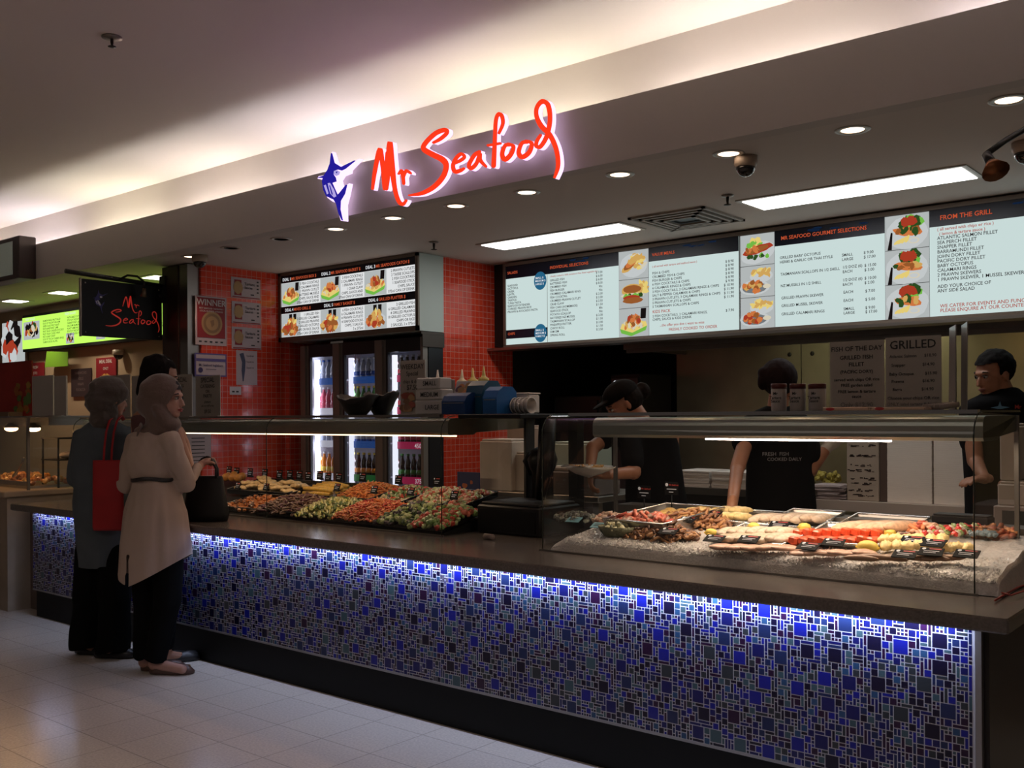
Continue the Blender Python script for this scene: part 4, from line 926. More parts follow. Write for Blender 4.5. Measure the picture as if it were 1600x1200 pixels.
# bottles
def bottle(x, y, z, liquid, capc, labc, h=.20, r=.030):
    t = thing('drink_bottle', (x, y, z), 'x', 'bottle')
    mb = MB(); mb.lathe([(r*.8, 0), (r, .01), (r, h*.30), (r*.86, h*.36), (r, h*.46), (r*.95, h*.58), (r*.42, h*.82), (r*.40, h*.92)], (x, y, z), 10); mb.build('bottle_body', liquid, t)
    mb = MB(); mb.lathe([(r*.46, h*.91), (r*.46, h)], (x, y, z), 10); mb.build('cap', capc, t)
    mb = MB(); mb.lathe([(r*1.02, h*.14), (r*1.02, h*.34)], (x, y, z), 10); mb.build('wrap_label', labc, t)
    return t
LQ = {'water': mat('drink_water', (.45, .50, .65), .08, coat=.6), 'cola': mat('drink_cola', (.03, .008, .006), .1, coat=.6), 'orange': mat('drink_orange', (.75, .25, .02), .15, coat=.6), 'green': mat('drink_green', (.06, .25, .05), .12, coat=.6),
      'blue': mat('drink_blue', (.02, .10, .45), .1, coat=.6), 'red': mat('drink_red', (.55, .02, .04), .15, coat=.6), 'pink': mat('drink_pink', (.65, .12, .20), .15, coat=.6), 'yellow': mat('drink_yellow', (.80, .60, .08), .15, coat=.6)}
CW = mat('cap_white', (.7, .7, .75), .4); CB = mat('cap_black', (.02, .02, .02), .4); CY = mat('cap_yellow', (.7, .5, .05), .4)
rows = {(0, 4): ('water', 'blue', 'water'), (0, 3): ('pink', 'white', 'pink'), (0, 2): ('water', 'white', 'water'), (0, 1): ('orange', 'white', 'yellow'), (0, 0): ('pink', 'white', 'white'),
        (1, 4): ('water', 'white', 'blue'), (1, 3): ('green', 'yellow', 'green'), (1, 2): ('blue', 'white', 'white'), (1, 1): ('cola', 'yellow', 'orange'), (1, 0): ('green', 'yellow', 'white'),
        (2, 4): ('cola', 'white', 'red'), (2, 3): ('cola', 'red', 'red'), (2, 2): ('cola', 'red', 'pink'), (2, 1): ('cola', 'green', 'green'), (2, 0): ('red', 'red', 'red')}
names = {0: 'left', 1: 'middle', 2: 'right'}; lev = {4: 'top', 3: 'second highest', 2: 'middle', 1: 'second lowest', 0: 'lowest'}
cw = {'blue': LQ['blue'], 'white': CW, 'yellow': CY, 'red': LQ['red'], 'green': LQ['green']}; lw = dict(LQ, white=CW)
for (k, j), (lq, cc, lb) in rows.items():
    a, b = bays[k]; z = shz[j]; h = .19 if j < 4 else .17
    nb = int((b - .05 - a)/.066); src = None
    if (k, j) == (2, 0): continue
    for q in range(nb):
        x = a - .018 + q*.066; lab = '%s drink bottle on the %s shelf behind the %s fridge door' % (dict(water='clear', cola='dark brown').get(lq, lq), lev[j], names[k])
        grp = 'bottles on the %s shelf of the %s fridge bay' % (lev[j], names[k])
        if src is None: src = bottle(x, 5.52, z + .0005, LQ[lq], cw[cc], lw[lb], h); src['label'] = lab; src['group'] = grp
        else: copy_thing(src, (x, 5.52, z + .0005))
# cans on the lowest right shelf
t0 = None
for q in range(5):
    x = -5.78 + q*.066
    lab = 'red drink can on the lowest shelf behind the right fridge door'
    if t0 is None:
        t0 = thing('drink_can', (x, 5.52, .7005), lab, 'can', 'red cans in the fridge')
        m = MB(); m.lathe([(.026, 0), (.031, .006), (.031, .11), (.025, .12)], (x, 5.52, .7005), 14); m.build('can_body', LQ['red'], t0)
        m = MB(); m.lathe([(.0005, .1205), (.025, .1205)], (x, 5.52, .7005), 14); m.build('lid', STEEL, t0)
    else: copy_thing(t0, (x, 5.52, .7005))
# ================================================================== PEOPLE
def remeshed(name, mb, material, parent, voxel=.006, smooth=3, post=None, cut=None, snap=None):
    me = bpy.data.meshes.new('tmp'); me.from_pydata([tuple(v) for v in mb.v], [], mb.f); ob = bpy.data.objects.new('tmp', me); COL.objects.link(ob)
    r = ob.modifiers.new('r', 'REMESH'); r.mode = 'VOXEL'; r.voxel_size = voxel
    s = ob.modifiers.new('s', 'SMOOTH'); s.iterations = smooth; s.factor = .5
    bpy.context.view_layer.update()
    ev = ob.evaluated_get(bpy.context.evaluated_depsgraph_get()); m2 = bpy.data.meshes.new_from_object(ev)
    bpy.data.objects.remove(ob); bpy.data.meshes.remove(me)
    vs = [v.co.copy() for v in m2.vertices]
    if post:
        nr = [v.normal.copy() for v in m2.vertices]; vs = [post(v, n) for v, n in zip(vs, nr)]
    fs = [tuple(p.vertices) for p in m2.polygons]
    if cut: fs = [f for f in fs if not cut(sum((vs[i] for i in f), Vector())/len(f))]
    if cut:
        ec = {}
        for f in fs:
            for i in range(len(f)): e_ = (min(f[i], f[i-1]), max(f[i], f[i-1])); ec[e_] = ec.get(e_, 0) + 1
        bd = [e_ for e_, n_ in ec.items() if n_ == 1]
        if snap:
            for i in set(i for e_ in bd for i in e_): vs[i] = snap(vs[i])
        for _ in range(2):
            nb = {}
            for a_, b_ in bd: nb.setdefault(a_, []).append(b_); nb.setdefault(b_, []).append(a_)
            nv = {i: vs[i]*.5 + sum((vs[j] for j in l_), Vector())/len(l_)*.5 for i, l_ in nb.items()}
            for i, q_ in nv.items(): vs[i] = q_
    used = sorted(set(i for f in fs for i in f)); ix = {a: b for b, a in enumerate(used)}
    out = MB(); out.add([vs[i] for i in used], [tuple(ix[i] for i in f) for f in fs], 0, True)
    bpy.data.meshes.remove(m2)
    return out.build(name, material, parent)
def folds(amp, sx=9, sz=2.2, seed=0, zf=None):
    def f(v, n):
        q = noise.noise(Vector((v.x*sx + seed, v.y*sx, v.z*sz))) + .5*noise.noise(Vector((v.x*sx*2.3, v.y*sx*2.3 + seed, v.z*sz*2)))
        a = amp*(zf(v.z) if zf else 1); return v + n*q*a
    return f
RV = Vector((RGT[0], RGT[1], 0)); FV = Vector((FWD[0], FWD[1], 0)); ZV = Vector((0, 0, 1))
def head(mb, c, f, s=1.0, tilt=0, nose=1.0):
    """skull, jaw, nose, brow, ears joined to the neck; returns the axes"""
    f = Vector((f[0], f[1], 0)).normalized(); sd = ZV.cross(f); f = (f*math.cos(tilt) - ZV*math.sin(tilt)).normalized(); u = sd.cross(f)*-1
    if u.z < 0: u = -u
    A = (f, sd, u); E = lambda a, b, d, r: mb.ell(c + f*a*s + sd*b*s + u*d*s, (r[0]*s, r[1]*s, r[2]*s), 18, 12, 0, A)
    E(-.012, 0, .030, (.096, .077, .088)); E(.028, 0, -.030, (.062, .060, .080)); E(.060, 0, -.088, (.026, .030, .022)); E(.070, 0, .022, (.024, .050, .016))
    E(.082, 0, -.058, (.014, .024, .007)); E(.081, 0, -.069, (.013, .021, .007)); E(.055, .034, -.018, (.026, .020, .022)); E(.055, -.034, -.018, (.026, .020, .022))
    mb.tube([c + f*.080*s + u*.012*s, c + f*.100*s - u*.018*s, c + f*.106*s*nose - u*.032*s, c + f*.088*s - u*.040*s], [.007*s, .010*s, .013*s, .010*s], 8)
    for b in (1, -1): E(-.005, .077*b, -.012, (.018, .010, .030))
    return A
def face_details(c, A, s, parent, brows=True, lipcol=(.28, .05, .04)):
    f, sd, u = A; P = lambda a, b, d: c + f*a*s + sd*b*s + u*d*s
    for b in (1, -1):
        m = MB(); m.ell(P(.079, .031*b, .003), (.009*s, .015*s, .0075*s), 10, 8, 0, A); e = m.build('eye', mat('eye_white', (.42, .38, .36), .3), parent)
        m = MB(); m.ell(P(.0865, .031*b, .003), (.003*s, .007*s, .007*s), 8, 6, 0, A); m.build('iris', mat('iris_dark', (.02, .01, .008), .2), e)
        m = MB(); m.tube([P(.084, .014*b, .022), P(.087, .032*b, .029), P(.074, .050*b, .023)], [.003*s, .004*s, .002*s], 6); m.build('eyebrow', mat('brow_dark', (.015, .008, .006), .8), parent)
        m = MB(); m.tube([P(.088, .018*b, .010), P(.090, .031*b, .013), P(.080, .046*b, .008)], [.0018*s, .0026*s, .0015*s], 6); m.build('lash_line', MC['brow_dark'], parent)
    m = MB(); m.tube([P(.086, .024, -.062), P(.098, .010, -.058), P(.098, 0, -.060), P(.098, -.010, -.058), P(.086, -.024, -.062)], [.002*s, .005*s, .005*s, .005*s, .002*s], 6)
    m.tube([P(.086, .022, -.064), P(.097, .0, -.069), P(.086, -.022, -.064)], [.002*s, .006*s, .002*s], 6); m.build('lips', mat('lip_%d' % int(lipcol[0]*100), lipcol, .4), parent)
def hand(mb, w, d, palm, curl=.8, s=1.0, side=1):
    """palm with five separate fingers; d = direction, palm = direction the palm faces"""
    d = Vector(d).normalized(); p = Vector(palm); p = (p - p.dot(d)*d).normalized(); l = d.cross(p)*side
    mb.tube([w - d*.02, w + d*.02*s, w + d*.055*s, w + d*.085*s], [.024*s, .030*s, .036*s, .034*s], 12, flat=.55) if 0 else None
    c = w + d*.045*s
    mb.ell(c, (.050*s, .038*s, .017*s), 14, 10, 0, (d, l, p)); mb.caps(w - d*.03*s, w + d*.02*s, .024*s, .024*s, 10)
    for k, (o, L) in enumerate(((-.030, .068), (-.010, .078), (.010, .073), (.029, .058))):
        q = w + d*.080*s + l*o*s; a = 0; pts = [q - d*.02*s, q]
        for j, fr_ in enumerate((.42, .32, .26)):
            a += curl*(.55 if j == 0 else .75); q = q + (d*math.cos(a) + p*math.sin(a))*L*fr_*s; pts.append(q)
        mb.tube(pts, [.0095*s, .0092*s, .0085*s, .008*s, .0065*s], 8)
    q = w + d*.022*s - l*.030*s; t1 = q + (d*.6 - l*.6 + p*.3)*.036*s; t2 = t1 + (d*.75 - l*.05 + p*(.4 + .4*curl)).normalized()*.032*s
    mb.tube([w + d*.01*s - l*.012*s, q, t1, t2], [.014*s, .012*s, .010*s, .0075*s], 8)
def limb(mb, a, b, c, r0, r1, r2): mb.caps(a, b, r0, r1); mb.caps(b, c, r1, r2)
SK1 = mat('skin_olive', (.42, .22, .16), .5, noise_amt=.06, noise_scale=30); SK2 = mat('skin_tan', (.33, .15, .085), .5, noise_amt=.06, noise_scale=30)
FOOTSK = SK1
def shoe(parent, toe, heel, w, h, m_, name='shoe', low=True):
    mb = MB(); toe = Vector(toe); heel = Vector(heel); d = (toe - heel); L = d.length; d.normalize()
    mb.tube([heel - d*.005 + ZV*.022, heel + d*.03 + ZV*.026, heel + d*L*.35 + ZV*.020, heel + d*L*.62 + ZV*.022, heel + d*L*.85 + ZV*.019, toe + ZV*.014], [.020, .033, .031, .042, .036, .010], 12, flat=w)
    q = [Vector(v) for v in mb.v]; mb.v = [(v.x, v.y, max(.001, v.z)) for v in q]
    return mb.build(name, m_, parent)

# --- woman in the long white shirt --------------------------------------------------------------
D1 = 5.62; W = lambda x, y, d=0: wd(x, y, D1 + d)
base = W(250, 1050); base.z = 0
t = thing('person', base, 'woman in a long cream shirt, black belt and taupe headscarf with a black handbag', 'person')
hf = RV*.93 + FV*-.10
mb = MB(); hc = W(259, 622, .0); A1 = head(mb, hc, hf, 1.0, .06)
mb.caps(W(254, 640, .01), W(246, 680, .02), .055, .062); mb.loft([(W(243, 672, .02), .07, .06), (W(240, 685, .02), .14, .085), (W(240, 740, .02), .115, .085), (W(243, 800, .02), .15, .11), (W(246, 850, .02), .16, .12)], 20, 0, True, RV, FV)
sh_r = W(266, 690, -.07); el_r = W(290, 757, .02); wr_r = W(312, 728, .20)
sh_l = W(213, 692, .09); el_l = W(199, 758, .10); wr_l = W(225, 740, .26)
limb(mb, sh_r, el_r, wr_r, .036, .032, .023); limb(mb, sh_l, el_l, wr_l, .036, .032, .023)
hand(mb, W(313, 727, .21), (W(326, 716, .28) - W(312, 728, .20)), -ZV + RV*.2, 1.25, .95, 1); hand(mb, wr_l, FV*.8 + RV*.5, -ZV, .5, .9, -1)
hipA, hipB = W(228, 850, .05), W(262, 850, -.02); knA, knB = W(228, 935, .04), W(262, 938, -.03); anA, anB = W(226, 1034, .05), W(242, 1038, -.02)
for a, b, c in ((hipA, knA, anA), (hipB, knB, anB)): limb(mb, a, b, c, .085, .055, .036)
for an, toe in ((anA, W(252, 1040, .05)), (anB, W(285, 1044, -.05))):
    q = Vector(toe); q.z = .035; a_ = Vector(an); a_.z = .06; mb.caps(a_, q, .036, .026)
remeshed('body', mb, SK1, t, .0055, 2)
face_details(hc, A1, 1.0, t, lipcol=(.32, .05, .05))
# tunic with sleeves
CREAM = mat('cream_cloth', (.42, .32, .26), .85, bump=.12, bump_scale=350)
mb = MB()
mb.loft([(W(243, 664, .02), .052, .052), (W(242, 672, .02), .10, .075), (W(240, 682, .01), .148, .100), (W(238, 705, .01), .150, .112), (W(238, 730, .01), .128, .106), (W(240, 747, .01), .112, .098), (W(241, 757, .01), .128, .112), (W(243, 800, .01), .180, .150), (W(243, 850, .01), .200, .165), (W(243, 890, .01), .205, .16), (W(242, 925, .01), .21, .16)], 32, 0, True, RV, FV)
mb.caps(W(265, 689, -.06), W(292, 756, .02), .066, .050); mb.caps(W(292, 756, .02), W(309, 731, .17), .050, .030)
mb.caps(W(213, 691, .09), W(199, 756, .10), .064, .050); mb.caps(W(199, 758, .10), W(218, 745, .22), .048, .034)
def hemz(c):
    x = (c - base).dot(RV)
    return .515 + max(0, x + .13)**1.15*.62 if x > -.13 else .515 + (-.13 - x)*.5
def hem(c):
    x = (c - base).dot(RV); y = (c - base).dot(FV)
    slit = abs(x + .135 - (c.z - .5)*.05) < .009 and c.z < .69 and y < .08
    return (c.z < hemz(c)) or slit
def hemsnap(v): return Vector((v.x, v.y, hemz(v))) if abs(v.z - hemz(v)) < .022 else v
def tpost(v, n):
    low = max(0, min(1, (1.08 - v.z)/.3)); q = folds(.018, 10, 1.2, 3)(v, n) if v.z < 1.09 else folds(.015, 11, 7, 5)(v, n)
    return q
remeshed('tunic', mb, CREAM, t, .010, 3, tpost, hem, hemsnap)
mb = MB(); cc = W(240, 748, .01)
for k in range(33): pass
pts = [cc + RV*.121*math.cos(a) + FV*.107*math.sin(a) + ZV*.006*math.sin(3*a) for a in [2*math.pi*k/36 for k in range(37)]]
mb.tube(pts, .011, 8, cap=False, flat=.35); mb.build('belt', mat('belt_black', (.012, .009, .010), .4), t)
# scarf
TAUPE = mat('taupe_scarf', (.135, .085, .066), .9, bump=.3, bump_scale=70, sheen=.3)
f, sd, u = A1
mb = MB(); P_ = lambda a, b, d: hc + f*a + sd*b + u*d
mb.ell(P_(-.030, 0, .030), (.122, .104, .110), 22, 14, 0, A1); mb.ell(P_(-.055, 0, -.03), (.112, .100, .105), 22, 14, 0, A1); mb.caps(P_(-.02, 0, -.09), P_(-.015, 0, -.16), .090, .092)
mb.ell(P_(.020, 0, -.145), (.072, .088, .045), 18, 10, 0, A1); mb.ell(W(243, 672, .02), (.118, .095, .040), 20, 10, 0, (RV, FV, ZV)); mb.caps(P_(-.01, .075, -.06), P_(.02, .055, -.12), .034, .04); mb.caps(P_(-.01, -.075, -.06), P_(.02, -.055, -.12), .034, .04)
def facehole(c):
    d = c - hc; a = d.dot(f); b = d.dot(sd); h = d.dot(u)
    return a > .020 and (b/.062)**2 + ((h + .018)/.092)**2 < 1
remeshed('headscarf', mb, TAUPE, t, .007, 4, folds(.006, 9, 16, 1), facehole)
mb = MB(); mb.ell(P_(.012, 0, .030), (.079, .072, .090), 20, 14, 0, A1)
remeshed('under_cap', mb, mat('under_cap_black', (.010, .008, .010), .8), t, .006, 1, None, lambda c: (c - hc).dot(u) < .050 and (c - hc).dot(f) > .02)
mb = MB(); mb.tube([W(221, 664, -.06), W(217, 672, -.10), W(214, 682, -.105)], [.018, .014, .004], 8, flat=.5); mb.build('scarf_end', TAUPE, t)
BLK = mat('black_trousers', (.004, .004, .004), .9, spec=.1)
mb = MB(); 
for a, b, c in ((hipA, knA, anA), (hipB, knB, anB)): mb.caps(a, b, .092, .078); c2 = Vector(c); c2.z = .06; mb.caps(b, c2, .078, .064)
mb.ell(W(245, 838, .01), (.145, .115, .12), 18, 12, 0, (RV, FV, ZV))
remeshed('trousers', mb, BLK, t, .012, 3, folds(.008, 10, 4, 9), lambda c: c.z < .085, lambda v: Vector((v.x, v.y, .085 + .012*math.sin(v.x*40))))
FLAT = mat('flat_shoe', (.09, .045, .032), .45)
hA = W(222, 1049, .05); tA = W(258, 1046, .07); hB = W(236, 1055, -.02); tB = W(306, 1047, -.02)
for h_, t_ in ((hA, tA), (hB, tB)):
    h_.z = 0; t_.z = 0; L_ = (t_ - h_).normalized(); shoe(t, h_ + L_*.245, h_, .9, .03, FLAT, 'flat_shoe')
mb = MB(); q = hB + (tB - hB).normalized()*.20
for k in range(5): mb.ell(q + ZV*.05 + RV*(.01*k - .02), (.005, .005, .004), 6, 5)
mb.build('toe_beads', mat('gold_beads', (.5, .35, .15), .3, .8), t)
# handbag held upright on the worktop ledge
bb = at(322, 806, Z=.836); bb.y = 3.37; bb.x = at(322, 806, Y=3.37).x
t = thing('handbag', (bb.x, bb.y, .836), 'black soft handbag standing on the worktop, its handles held by the woman in cream', 'handbag')
BAG = mat('black_bag', (.006, .006, .007), .6)
mb = MB(); cb = Vector((bb.x, bb.y, .836)); bx = Vector((.86, .5, 0)).normalized(); by = Vector((-.5, .86, 0)).normalized()
mb.loft([(cb + ZV*.001, .135, .055), (cb + ZV*.04, .145, .065), (cb + ZV*.16, .125, .05), (cb + ZV*.255, .110, .022), (cb + ZV*.268, .105, .012)], 24, 0, True, bx, by)
mb.build('bag_body', BAG, t)
grip = W(324, 716, .27)
for s_ in (1, -1):
    a_ = cb + ZV*.255 - bx*.07 + by*.012*s_; b_ = cb + ZV*.255 + bx*.07 + by*.012*s_; top = grip + by*.008*s_ - ZV*.004
    mb = MB(); mb.tube([a_, a_*.5 + top*.5 - bx*.035, top - bx*.03, top + ZV*.012, top + bx*.03, b_*.5 + top*.5 + bx*.03, b_], .0075, 8); mb.build('handle', BAG, t)

# --- woman in the denim shirt -------------------------------------------------------------------
D2 = 6.02; W = lambda x, y, d=0: wd(x, y, D2 + d)
base2 = W(160, 1028); base2.z = 0
t = thing('person', base2, 'woman in a blue denim shirt and dark headscarf seen from behind at far left', 'person')
hf = RV*.62 + FV*.72; hc = W(173, 622)
mb = MB(); A2 = head(mb, hc, hf, .98, .15)
mb.caps(W(170, 640, 0), W(162, 672, .0), .055, .062); mb.loft([(W(162, 664), .07, .06), (W(160, 680), .13, .07), (W(158, 740), .13, .09), (W(160, 800), .16, .11), (W(162, 850), .16, .12)], 20, 0, True, RV, FV)
limb(mb, W(131, 694, .03), W(117, 750, .0), W(132, 745, .24), .036, .036, .024); hand(mb, W(132, 745, .24), FV, RV, .6, .95, 1)
limb(mb, W(196, 694, .05), W(203, 748, .08), W(196, 735, .28), .036, .036, .024); hand(mb, W(196, 735, .28), FV - RV*.2, -RV, .6, .95, -1)
for a, b, c in ((W(142, 860, .04), W(142, 930, .04), W(136, 1008, .07)), (W(180, 860, -.02), W(176, 930, -.03), W(172, 1014, -.03))): limb(mb, a, b, c, .085, .055, .036)
for a, b in ((W(136, 1006, .07), W(146, 1012, .05)), (W(172, 1018, -.03), W(196, 1022, -.03))): a.z = .06; b.z = .035; mb.caps(a, b, .036, .026)
remeshed('body', mb, SK1, t, .0065, 2); face_details(hc, A2, .98, t)
DEN = mat('denim_cloth', (.070, .085, .098), .85, bump=.15, bump_scale=250, noise_amt=.15, noise_scale=6)
mb = MB(); mb.loft([(W(164, 656), .062, .06), (W(162, 666), .125, .085), (W(160, 680), .178, .105), (W(158, 720), .175, .12), (W(158, 760), .165, .12), (W(160, 800), .168, .128), (W(163, 850), .16, .13), (W(165, 900), .15, .125)], 30, 0, True, RV, FV)
mb.caps(W(128, 684, .03), W(117, 748, .0), .062, .054); mb.caps(W(117, 748, .0), W(128, 744, .2), .054, .036)
mb.caps(W(198, 682, .05), W(204, 746, .08), .062, .052); mb.caps(W(204, 746, .08), W(198, 736, .22), .052, .036)
remeshed('denim_shirt', mb, DEN, t, .011, 3, folds(.011, 8, 5, 11), lambda c: c.z < (.555 + .16*max(0, (c - base2).dot(RV))))
f, sd, u = A2; P_ = lambda a, b, d: hc + f*a + sd*b + u*d
DSC = mat('brown_scarf', (.075, .055, .045), .9, bump=.3, bump_scale=60, sheen=.3)
mb = MB(); mb.ell(P_(-.020, 0, .034), (.116, .100, .106), 22, 14, 0, A2); mb.ell(P_(-.062, 0, -.03), (.090, .092, .088), 22, 14, 0, A2); mb.caps(P_(-.02, 0, -.09), P_(-.03, 0, -.13), .080, .080)
remeshed('headscarf', mb, DSC, t, .008, 4, folds(.010, 12, 22, 4), lambda c: (c - hc).dot(f) > .025 and ((c - hc).dot(sd)/.062)**2 + (((c - hc).dot(u) + .02)/.088)**2 < 1)
mb = MB()
for a, b, c, r in ((W(144, 865, .04), W(140, 935, .05), W(135, 1004, .07), .1), (W(180, 865, -.02), W(180, 935, -.03), W(176, 1016, -.03), .1)): mb.caps(a, b, .108, .100); c2 = Vector(c); c2.z = .05; mb.caps(b, c2, .100, .100)
mb.ell(W(161, 850, .01), (.155, .125, .12), 18, 12, 0, (RV, FV, ZV))
remeshed('wide_trousers', mb, BLK, t, .013, 3, folds(.012, 8, 3, 2), lambda c: c.z < .045, lambda v: Vector((v.x, v.y, .045 + .01*math.sin(v.x*30))))
SHB = mat('black_shoe', (.010, .009, .010), .4)
for h_, t_ in ((W(120, 1017, .07), W(160, 1019, .05)), (W(150, 1029, -.03), W(214, 1022, -.03))):
    h_.z = 0; t_.z = 0; L_ = (t_ - h_).normalized(); shoe(t, h_ + L_*.25, h_, .95, .04, SHB, 'shoe')
# red shoulder bag
bc = W(169, 775, -.17)
t = thing('shoulder_bag', W(168, 829, -.17), 'red flat shoulder bag hanging on the back of the woman in denim', 'bag')
REDB = mat('red_bag', (.35, .008, .010), .7, noise_amt=.1)
mb = MB(); z0 = W(168, 829, -.17).z; z1 = W(168, 719, -.17).z
mb.loft([(Vector((bc.x, bc.y, z0)), .088, .012), (Vector((bc.x, bc.y, z0 + .02)), .094, .022), (Vector((bc.x, bc.y, (z0 + z1)/2)), .092, .026), (Vector((bc.x, bc.y, z1 - .01)), .090, .012), (Vector((bc.x, bc.y, z1)), .090, .006)], 20, 0, True, RV, FV)
k_ = len(mb.v); mb.build('bag_body', REDB, t)
for dx in (0, 12):
    mb = MB(); mb.tube([W(162 + dx, 722, -.17), W(163 + dx, 700, -.155), W(166 + dx, 675, -.13), W(171 + dx, 657, -.10), W(180 + dx*.8, 650, -.02), W(186 + dx*.6, 656, .06)], .0115, 8, flat=.35); mb.build('strap', REDB, t)

# --- third customer between the two, mostly hidden ----------------------------------------------
D3 = 5.84; W = lambda x, y, d=0: wd(x, y, D3 + d)
base3 = W(248, 1038, 0); base3.z = 0
t = thing('person', base3, 'tall dark haired woman half hidden behind the woman in cream', 'person')
hf = RV*.9 + FV*.3; hc = W(252, 590, .10)
mb = MB(); A3 = head(mb, hc, hf, .98, .25); mb.caps(W(246, 605, .09), W(242, 640, .06), .052, .058)
mb.loft([(W(242, 634, .06), .07, .05), (W(242, 648, .05), .13, .075), (W(244, 700, .04), .12, .08), (W(246, 760, .02), .11, .08), (W(247, 810, .0), .14, .08), (W(248, 850, -.01), .14, .085)], 20, 0, True, RV, FV)
limb(mb, W(272, 668, .12), W(297, 738, .12), W(290, 692, .20), .043, .036, .024); hand(mb, W(290, 692, .20), ZV - RV*.25, -RV, .5, .88, 1)
limb(mb, W(215, 665, .12), W(217, 735, .06), W(240, 735, .26), .043, .034, .022); hand(mb, W(240, 735, .26), FV + RV*.3, -ZV, .4, .85, -1)
for dx in (-14, 14): limb(mb, W(248 + dx, 850, 0), W(248 + dx, 935, -.01), W(248 + dx*.7, 1030, .0), .075, .050, .034)
for dx in (-10, 10): a = W(248 + dx, 1035, 0); a.z = .05; mb.caps(a, a + FV*.05 + RV*.08 - ZV*.018, .034, .024)
remeshed('body', mb, SK2, t, .0065, 2); face_details(hc, A3, .98, t)
mb = MB(); f, sd, u = A3; P_ = lambda a, b, d: hc + f*a + sd*b + u*d
mb.ell(P_(-.028, 0, .045), (.105, .092, .094), 20, 12, 0, A3); mb.caps(P_(-.06, 0, 0), P_(-.06, 0, -.10), .080, .060)
remeshed('hair', mb, mat('hair_dark', (.008, .005, .004), .8, spec=.12), t, .008, 2, folds(.008, 20, 8, 3), lambda c: (c - hc).dot(f) > .035 and (c - hc).dot(u) < .075)
mb = MB(); mb.loft([(W(242, 640, .06), .06, .055), (W(242, 652, .05), .14, .09), (W(244, 700, .04), .13, .09), (W(246, 760, .02), .12, .085), (W(248, 820, -.0), .15, .092), (W(248, 860, -.01), .15, .095)], 24, 0, True, RV, FV)
remeshed('top', mb, mat('plum_cloth', (.10, .04, .04), .85), t, .012, 3, folds(.006, 9, 5))
mb = MB()
for dx in (-14, 14): mb.caps(W(248 + dx, 850, 0), W(248 + dx, 935, -.01), .088, .070); c2 = W(248 + dx*.7, 1030, .0); c2.z = .12; mb.caps(W(248 + dx, 935, -.01), c2, .070, .055)
remeshed('trousers', mb, BLK, t, .013, 3)
for dx in (-10, 10): a = W(244 + dx, 1038, 0); a.z = 0; shoe(t, a + (RV*.8 + FV*.45).normalized()*.23, a, .9, .03, SHB, 'shoe')

# --- staff --------------------------------------------------------------------------------------
SHIRT = mat('black_shirt', (.005, .005, .006), .9, spec=.1); 
# server on the left, wearing a cap, bending over a parcel
D4 = 5.35; W = lambda x, y, d=0: wd(x, y, D4 + d)
def to_floor(p): q = Vector(p); q.z = 0; return q
t = thing('person', to_floor(W(1022, 900)), 'server in a black cap looking down while wrapping a parcel behind the seafood case', 'person')
hc = W(973, 630); mb = MB(); A = head(mb, hc, -RV*.95 - FV*.15, .98, .55)
mb.caps(W(990, 640), W(1008, 672), .054, .062); mb.loft([(W(1000, 668), .10, .08), (W(1012, 680), .17, .10), (W(1022, 740), .14, .10), (W(1026, 790), .15, .11), (W(1028, 850), .16, .12)], 20, 0, True, RV, FV)
limb(mb, W(985, 690, -.08), W(990, 738, -.18), W(944, 742, -.30), .045, .040, .026); hand(mb, W(943, 742, -.30), -RV*.9 + FV*.1, ZV, .5, .95, 1)
limb(mb, W(962, 672, .05), W(926, 700, -.05), W(922, 736, -.15), .042, .038, .026); hand(mb, W(922, 737, -.15), -ZV*.6 - FV*.3, RV, .7, .92, -1)
for dx in (-18, 18): limb(mb, W(1026 + dx, 850), to_floor(W(1026 + dx, 850)) + ZV*.5, to_floor(W(1026 + dx, 850)) + ZV*.08, .085, .055, .038); q = to_floor(W(1026 + dx, 850)) + ZV*.04; mb.caps(q, q - RV*.14, .036, .028)
remeshed('body', mb, SK2, t, .007, 2); face_details(hc, A, .98, t)
f, sd, u = A; P_ = lambda a, b, d: hc + f*a + sd*b + u*d
mb = MB(); mb.ell(P_(-.012, 0, .045), (.106, .088, .080), 20, 12, 0, A); mb.ell(P_(.105, 0, .055), (.055, .060, .010), 16, 8, 0, A)
remeshed('cap', mb, mat('cap_black_cloth', (.006, .005, .005), .9, spec=.1), t, .006, 1, None, lambda c: (c - hc).dot(u) < .035)
mb = MB(); mb.ell(P_(-.035, 0, .005), (.088, .086, .082), 18, 12, 0, A); mb.ell(P_(-.125, 0, .0), (.048, .050, .048), 16, 10, 0, A)
remeshed('hair', mb, MC['hair_dark'], t, .007, 2, folds(.004, 30, 30), lambda c: (c - hc).dot(f) > .01)
mb = MB(); mb.loft([(W(1002, 664), .07, .06), (W(1010, 678), .17, .105), (W(1022, 740), .155, .115), (W(1026, 790), .165, .12), (W(1028, 860), .17, .13)], 24, 0, True, RV, FV); mb.caps(W(985, 688, -.07), W(989, 722, -.15), .064, .060); mb.caps(W(966, 672, .05), W(944, 686, .0), .060, .056)
remeshed('shirt', mb, SHIRT, t, .012, 2, folds(.006, 9, 5)); mb = MB()
for dx in (-18, 18): mb.caps(W(1026 + dx, 850), to_floor(W(1026 + dx, 850)) + ZV*.12, .10, .07)
remeshed('trousers', mb, BLK, t, .014, 2)
for dx in (-18, 18): a = to_floor(W(1036 + dx, 850)); shoe(t, a - RV*.26, a, .95, .04, SHB, 'shoe')
